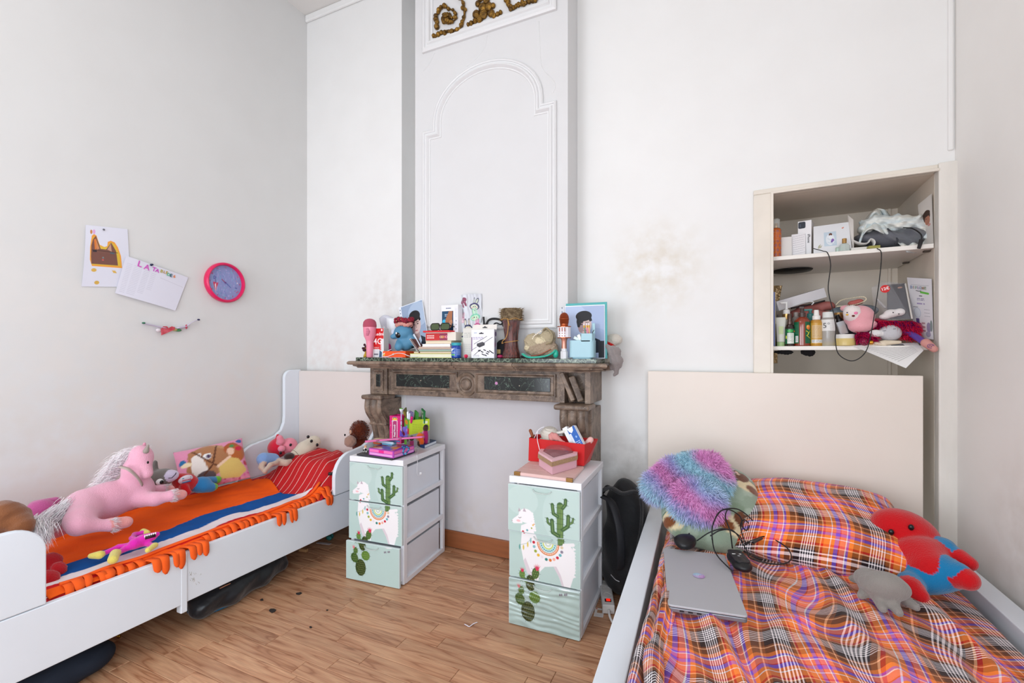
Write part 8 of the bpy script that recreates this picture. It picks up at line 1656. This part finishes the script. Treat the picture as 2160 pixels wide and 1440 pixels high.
ex = (dq[1]-dq[0]).normalized(); ez = V((0, 0, 1)); nn_ = ex.cross(ez).normalized(); o_ = dq[0].lerp(dq[1], .5)+V((0, 0, -.040))+nn_*.003
Mx = Matrix(((ex.x, ez.x, nn_.x, o_.x), (ex.y, ez.y, nn_.y, o_.y), (ex.z, ez.z, nn_.z, o_.z), (0, 0, 0, 1)))
for i, ch in enumerate('DIPLOME'): text(ch, .017, Mx @ T((i-3)*.0125, 0, 0), C(('7a90b8', 'b09a7a', '8fb0a0', 'a88fb8', '8aa0b8', 'b8a08f', '9ab08f')[i], .5), t, w=True, bold=.0003)
# dark fluff below the lower shelf, gold foil at the left
for u0, u1, lb in ((1632, 1674, 'wide patch of black fluff under the lower shelf left end'), (1688, 1720, 'deeper black fluff bulge under the lower shelf beneath amber bottle')):
    c = (u0+u1)/2; w_ = cw(u0, u1, .06)/2; p = cp(c, 742, .06); dd = .016 if c > 1680 else .009
    solo('black_fluff', lb, 'fluff', nets([E(p+V((0, 0, -.001)), (w_, .02, dd)), E(p+V((w_*.3, -.004, -.002)), (w_*.5, .018, dd*1.2))], .003, .006, None, lambda G: .002*np.sin(G[..., 0]*500)*np.sin(G[..., 2]*400)), C('0e0c0e', .95), smooth=True)
FO = mat('gold_leaf_foil', 'c9a77a', .25, metal=.4, bump=1, bscale=40)
ob('foil_patch', MB().grid(lambda a, b: (lambda p: (p.x, p.y-.003+.004*sin(a*9)*sin(b*8), p.z))(PC(1628+22*a*(1-.3*b), 602+34*b, DP-.004)), 8, 8), FO, cup, smooth=True)
ob('foil_patch', MB().grid(lambda a, b: (lambda p: (p.x, p.y-.003+.003*sin(a*9)*sin(b*8), p.z))(PC(1628+12*a, 744+22*b, DP-.004)), 6, 6), FO, cup, smooth=True)

# ================= things on the left wall =================
W_ = lambda u, v, o=.004: PX(u, v, XL+o)
t = thing('child_drawing', 'child drawing of a brown castle with orange outline taped to left wall', 'drawing', tuple(W_(222, 605)))
cv = Canvas(100, 130, 1.5, 'e3e3ee'); f_ = lambda x, y: ((x-160)*.185, (y-175)*.19)
pl = lambda *a: [f_(*p) for p in a]
cv.poly(pl((235, 290), (262, 270), (292, 285), (330, 385), (390, 408), (425, 395), (432, 345), (470, 330), (520, 345), (560, 400), (595, 500), (605, 640), (250, 630), (222, 560), (218, 420)), 'f2a23c').poly(pl((250, 310), (290, 300), (340, 400), (420, 410), (470, 345), (520, 370), (575, 480), (590, 620), (245, 615), (230, 500)), 'e2bb3e')
cv.poly(pl((232, 400), (250, 330), (285, 285), (345, 432), (410, 435), (475, 350), (535, 445), (555, 612), (242, 605), (232, 520)), '7d5348').poly(pl((262, 340), (285, 320), (330, 430), (300, 445)), 'd08a5c').poly(pl((262, 330), (288, 320), (292, 440), (275, 442)), 'dd7d35').poly(pl((425, 435), (470, 365), (480, 455)), 'c99a84').line(pl((245, 448), (555, 465)), .6, '4a342e').poly(pl((250, 452), (298, 452), (298, 470), (252, 470)), '26262e').poly(pl((458, 462), (515, 465), (515, 485), (460, 480)), '56626a').el(*f_(375, 530), 2, 2, '7a8a8c').el(*f_(373, 556), 2.2, 1.6, 'd8605e')
for i in range(9): cv.line(pl((245, 480+i*14), (550, 492+i*14)), .16, '6a4238')
cv.el(*f_(228, 248), 2.6, 4.6, 'd08a4c').el(*f_(262, 244), 3, 5, 'e0a8d8').el(*f_(275, 674), 5.5, 3.8, 'dfb455').poly(pl((480, 672), (520, 672), (540, 702), (500, 700)), 'dfb455').el(*f_(315, 814), 5, 4, 'd8ae50')
quadpanel('sheet', cv, [W_(181, 474), W_(269, 483), W_(276, 605), W_(172, 604)], t, fn=lambda s, r: .010*(1-s)*sin(pi*r)*.8, thick=.0008)
ob('drawing_pin', MB().ell(W_(219, 484, .010), (.004, .0045, .0045), 10, 7), C('5a5a60', .3), t, smooth=True, w=True)
t = thing('times_table_sheet', 'white sheet headed LA TABLE DE 6 pinned over the castle drawing', 'paper', tuple(W_(318, 655)))
cv = Canvas(134, 82, 1.5, 'e2e1ec').words(6, 14, 16, 18, 3.6, .6, 'b2b0c0', 3).words(20, 14, 36, 18, 3.6, .6, 'b2b0c0', 4).words(40, 16, 52, 15, 3.6, .6, 'a8a6b8', 5).words(56, 18, 66, 10, 4, .6, 'b2b0c0', 6).line([(76, 22), (130, 26)], .3, 'c2c0ce')
qp = [W_(266, 539, .011), W_(397, 585, .006), W_(370, 655, .010), W_(243, 618, .010)]
quadpanel('sheet', cv, qp, t, fn=lambda s, r: .004*sin(pi*s), thick=.0008)
for ch, u, v, s_, c_ in (('L', 295, 557, .042, 'd85ac0'), ('A', 310, 564, .038, 'd85ac0'), ('T', 325, 568, .030, 'd04ac0'), ('A', 332, 571, .026, 'd04ac0'), ('B', 341, 572, .022, 'b8a850'), ('L', 347, 574, .018, 'c08a40'), ('E', 352, 575, .020, 'c0a040'), ('D', 355.5, 579, .022, '5ab88a'), ('E', 361, 581, .024, '1a5a70'), ('6', 368, 583, .022, 'e0803a')):
    p = W_(u, v, .0145); dn_ = (qp[1]-qp[0]).normalized(); up_ = (qp[0]-qp[3]).normalized(); n_ = V((1, 0, 0))
    Mx = Matrix(((dn_.x, up_.x, 1, p.x), (dn_.y, up_.y, 0, p.y), (dn_.z, up_.z, 0, p.z), (0, 0, 0, 1))); text(ch, s_, Mx, C(c_, .6), t, w=True, bold=.0006)
ob('push_pin', MB().ell(W_(321, 558, .018), (.008, .005, .005), 10, 7).ell(W_(319, 558.5, .026), (.004, .006, .006), 10, 7), C('16204a', .3), t, smooth=True, w=True)
# clock
cc_ = PX(471, 596.5, XL); t = thing('wall_clock', 'round hot pink wall clock with lilac dial on the left wall', 'clock', (XL+.001, cc_.y, cc_.z-.118)); R0_ = .1175
cMx = T(0, 0, .118) @ RZ(90) @ RX(90)
k = MB(); k.M = cMx; k.lathe([(R0_*.97, 0), (R0_, .010), (R0_, .026), (R0_*.975, .033), (R0_*.93, .036), (R0_*.885, .034), (R0_*.865, .028), (R0_*.86, .016), (R0_*.5, .016)], 56); ob('rim', k, mat('hot_pink_plastic', 'df1f5c', .3), t, smooth=40)
cv = Canvas(100, 100, 1.6, '8c93c4'); q = random.Random(3)
for i in range(260): x, y = q.uniform(0, 100), q.uniform(0, 100); cv.line([(x, y), (x, y+q.uniform(3, 8))], .7, q.choice(['a09cd0', '7fa0cc', 'b8b0dc', '6f84bc', '7ab0cc']), .8)
for i in range(12): a = rad(30*i); cv.el(50+42*sin(a), 50-42*cos(a), .1, .1, 'd84a6c')
cv.poly([(14, 52), (30, 52), (22, 78)], 'cf3f60').poly([(20, 56), (23, 56), (22, 80)], 'ece6f0').line([(22, 40), (22, 52)], .6, '4a3f78').ring(19, 38, 3.4, 1.6, '4a4a98')
cv.el(84, 42, 2, 1.4, 'd8405c').el(86, 46, 1.6, 1.2, 'f0e6ea').el(82, 62, 3.4, 1.6, '4a5a9c', 20).el(80, 70, 1.4, 1.2, 'c03a58').el(85, 74, 1.3, 1.1, 'c03a58')
k = MB(); n = 72; vs = []; cols = []
for j in range(33):
    for i in range(n):
        r_ = j/32; a = 2*pi*i/n; vs.append((R0_*.868*r_*cos(a), R0_*.868*r_*sin(a), .0165)); cols.append(tuple(cv.a[min(cv.ny-1, int((.5-.5*r_*sin(a))*(cv.ny-1))), min(cv.nx-1, int((.5+.5*r_*cos(a))*(cv.nx-1)))]))
k.M = cMx; k.add(vs, [(j*n+i, j*n+(i+1) % n, (j+1)*n+(i+1) % n, (j+1)*n+i) for j in range(32) for i in range(n)], col=cols); ob('dial', k, PRINT, t)
for i in range(1, 13): a = rad(30*i); text(str(i), .012, cMx @ T(R0_*.76*sin(a), R0_*.76*cos(a), .0172), C('cf3f68', .5), t, name='numeral', bold=.0002)
k = MB(); k.M = cMx @ T(0, 0, .019); k.tube([(0, 0, 0), (-.022, .018, 0)], .0016, 5); ob('hour_hand', k, C('b03a5c', .4), t); k = MB(); k.M = cMx @ T(0, 0, .0205); k.tube([(-.004, .004, 0), (.032, -.026, 0)], .0013, 5); ob('minute_hand', k, C('4a5aa8', .4), t); k = MB(); k.M = cMx @ T(0, 0, .0165); k.lathe([(.004, 0), (.004, .006)], 14); ob('hub', k, C('6a4a8c', .4), t)
# paper garland
t = thing('paper_garland', 'twisted paper strip garland with a red heart pinned below the clock', 'garland', tuple(W_(352, 700)))
GP = C('cfc6dc', .7)
ob('strip', MB().tube(bez([W_(301, 682, .01), W_(318, 685, .012), (W_(335, 689, .014)), W_(350, 692, .018)], 10), .011, 8, flat=.25), GP, t, smooth=True, w=True)
ob('strip', MB().tube(bez([W_(372, 692, .015), W_(392, 688, .013), W_(404, 680, .012), W_(418, 674, .01)], 12), [.010, .012, .012, .010, .010, .008, .006, .005, .004, .004, .004, .004, .004][:13], 8, flat=.3), GP, t, smooth=True, w=True)
hp3 = [(340, 707), (339, 694), (344, 688), (352, 688), (355, 692), (362, 688), (369, 690), (368, 695)]; k = MB(); a_ = [W_(u, v, .022) for u, v in hp3]; n = len(a_); k.add(a_+[p+V((.002, 0, 0)) for p in a_], [tuple(range(n)), tuple(range(n, 2*n))[::-1]]+[(i, (i+1) % n, n+(i+1) % n, n+i) for i in range(n)]); ob('heart', k, mat('red_crayon', 'c03a48', .7, c2='d4606c', vscale=60), t, w=True)
ob('leaf', MB().ell(W_(375, 696, .016), (.003, .020, .008), 10, 7), C('4a8a5a', .7), t, smooth=True, w=True); ob('leaf', MB().ell(W_(368, 695, .018), (.003, .016, .008), 10, 7), C('b8a870', .7), t, smooth=True, w=True); ob('red_scrap', MB().ell(W_(393, 689, .018), (.003, .006, .013), 10, 7), C('c24a60', .7), t, smooth=True, w=True); ob('paper_curl', MB().ell(W_(335, 696, .014), (.008, .014, .010), 10, 7), C('ddd2d6', .7), t, smooth=True, w=True)
ob('push_pin', MB().ell(W_(303, 681, .018), (.008, .008, .005), 10, 7), C('1f6a48', .3), t, smooth=True, w=True); ob('push_pin', MB().ell(W_(419, 674, .018), (.008, .007, .005), 10, 7), C('161c4a', .3), t, smooth=True, w=True)
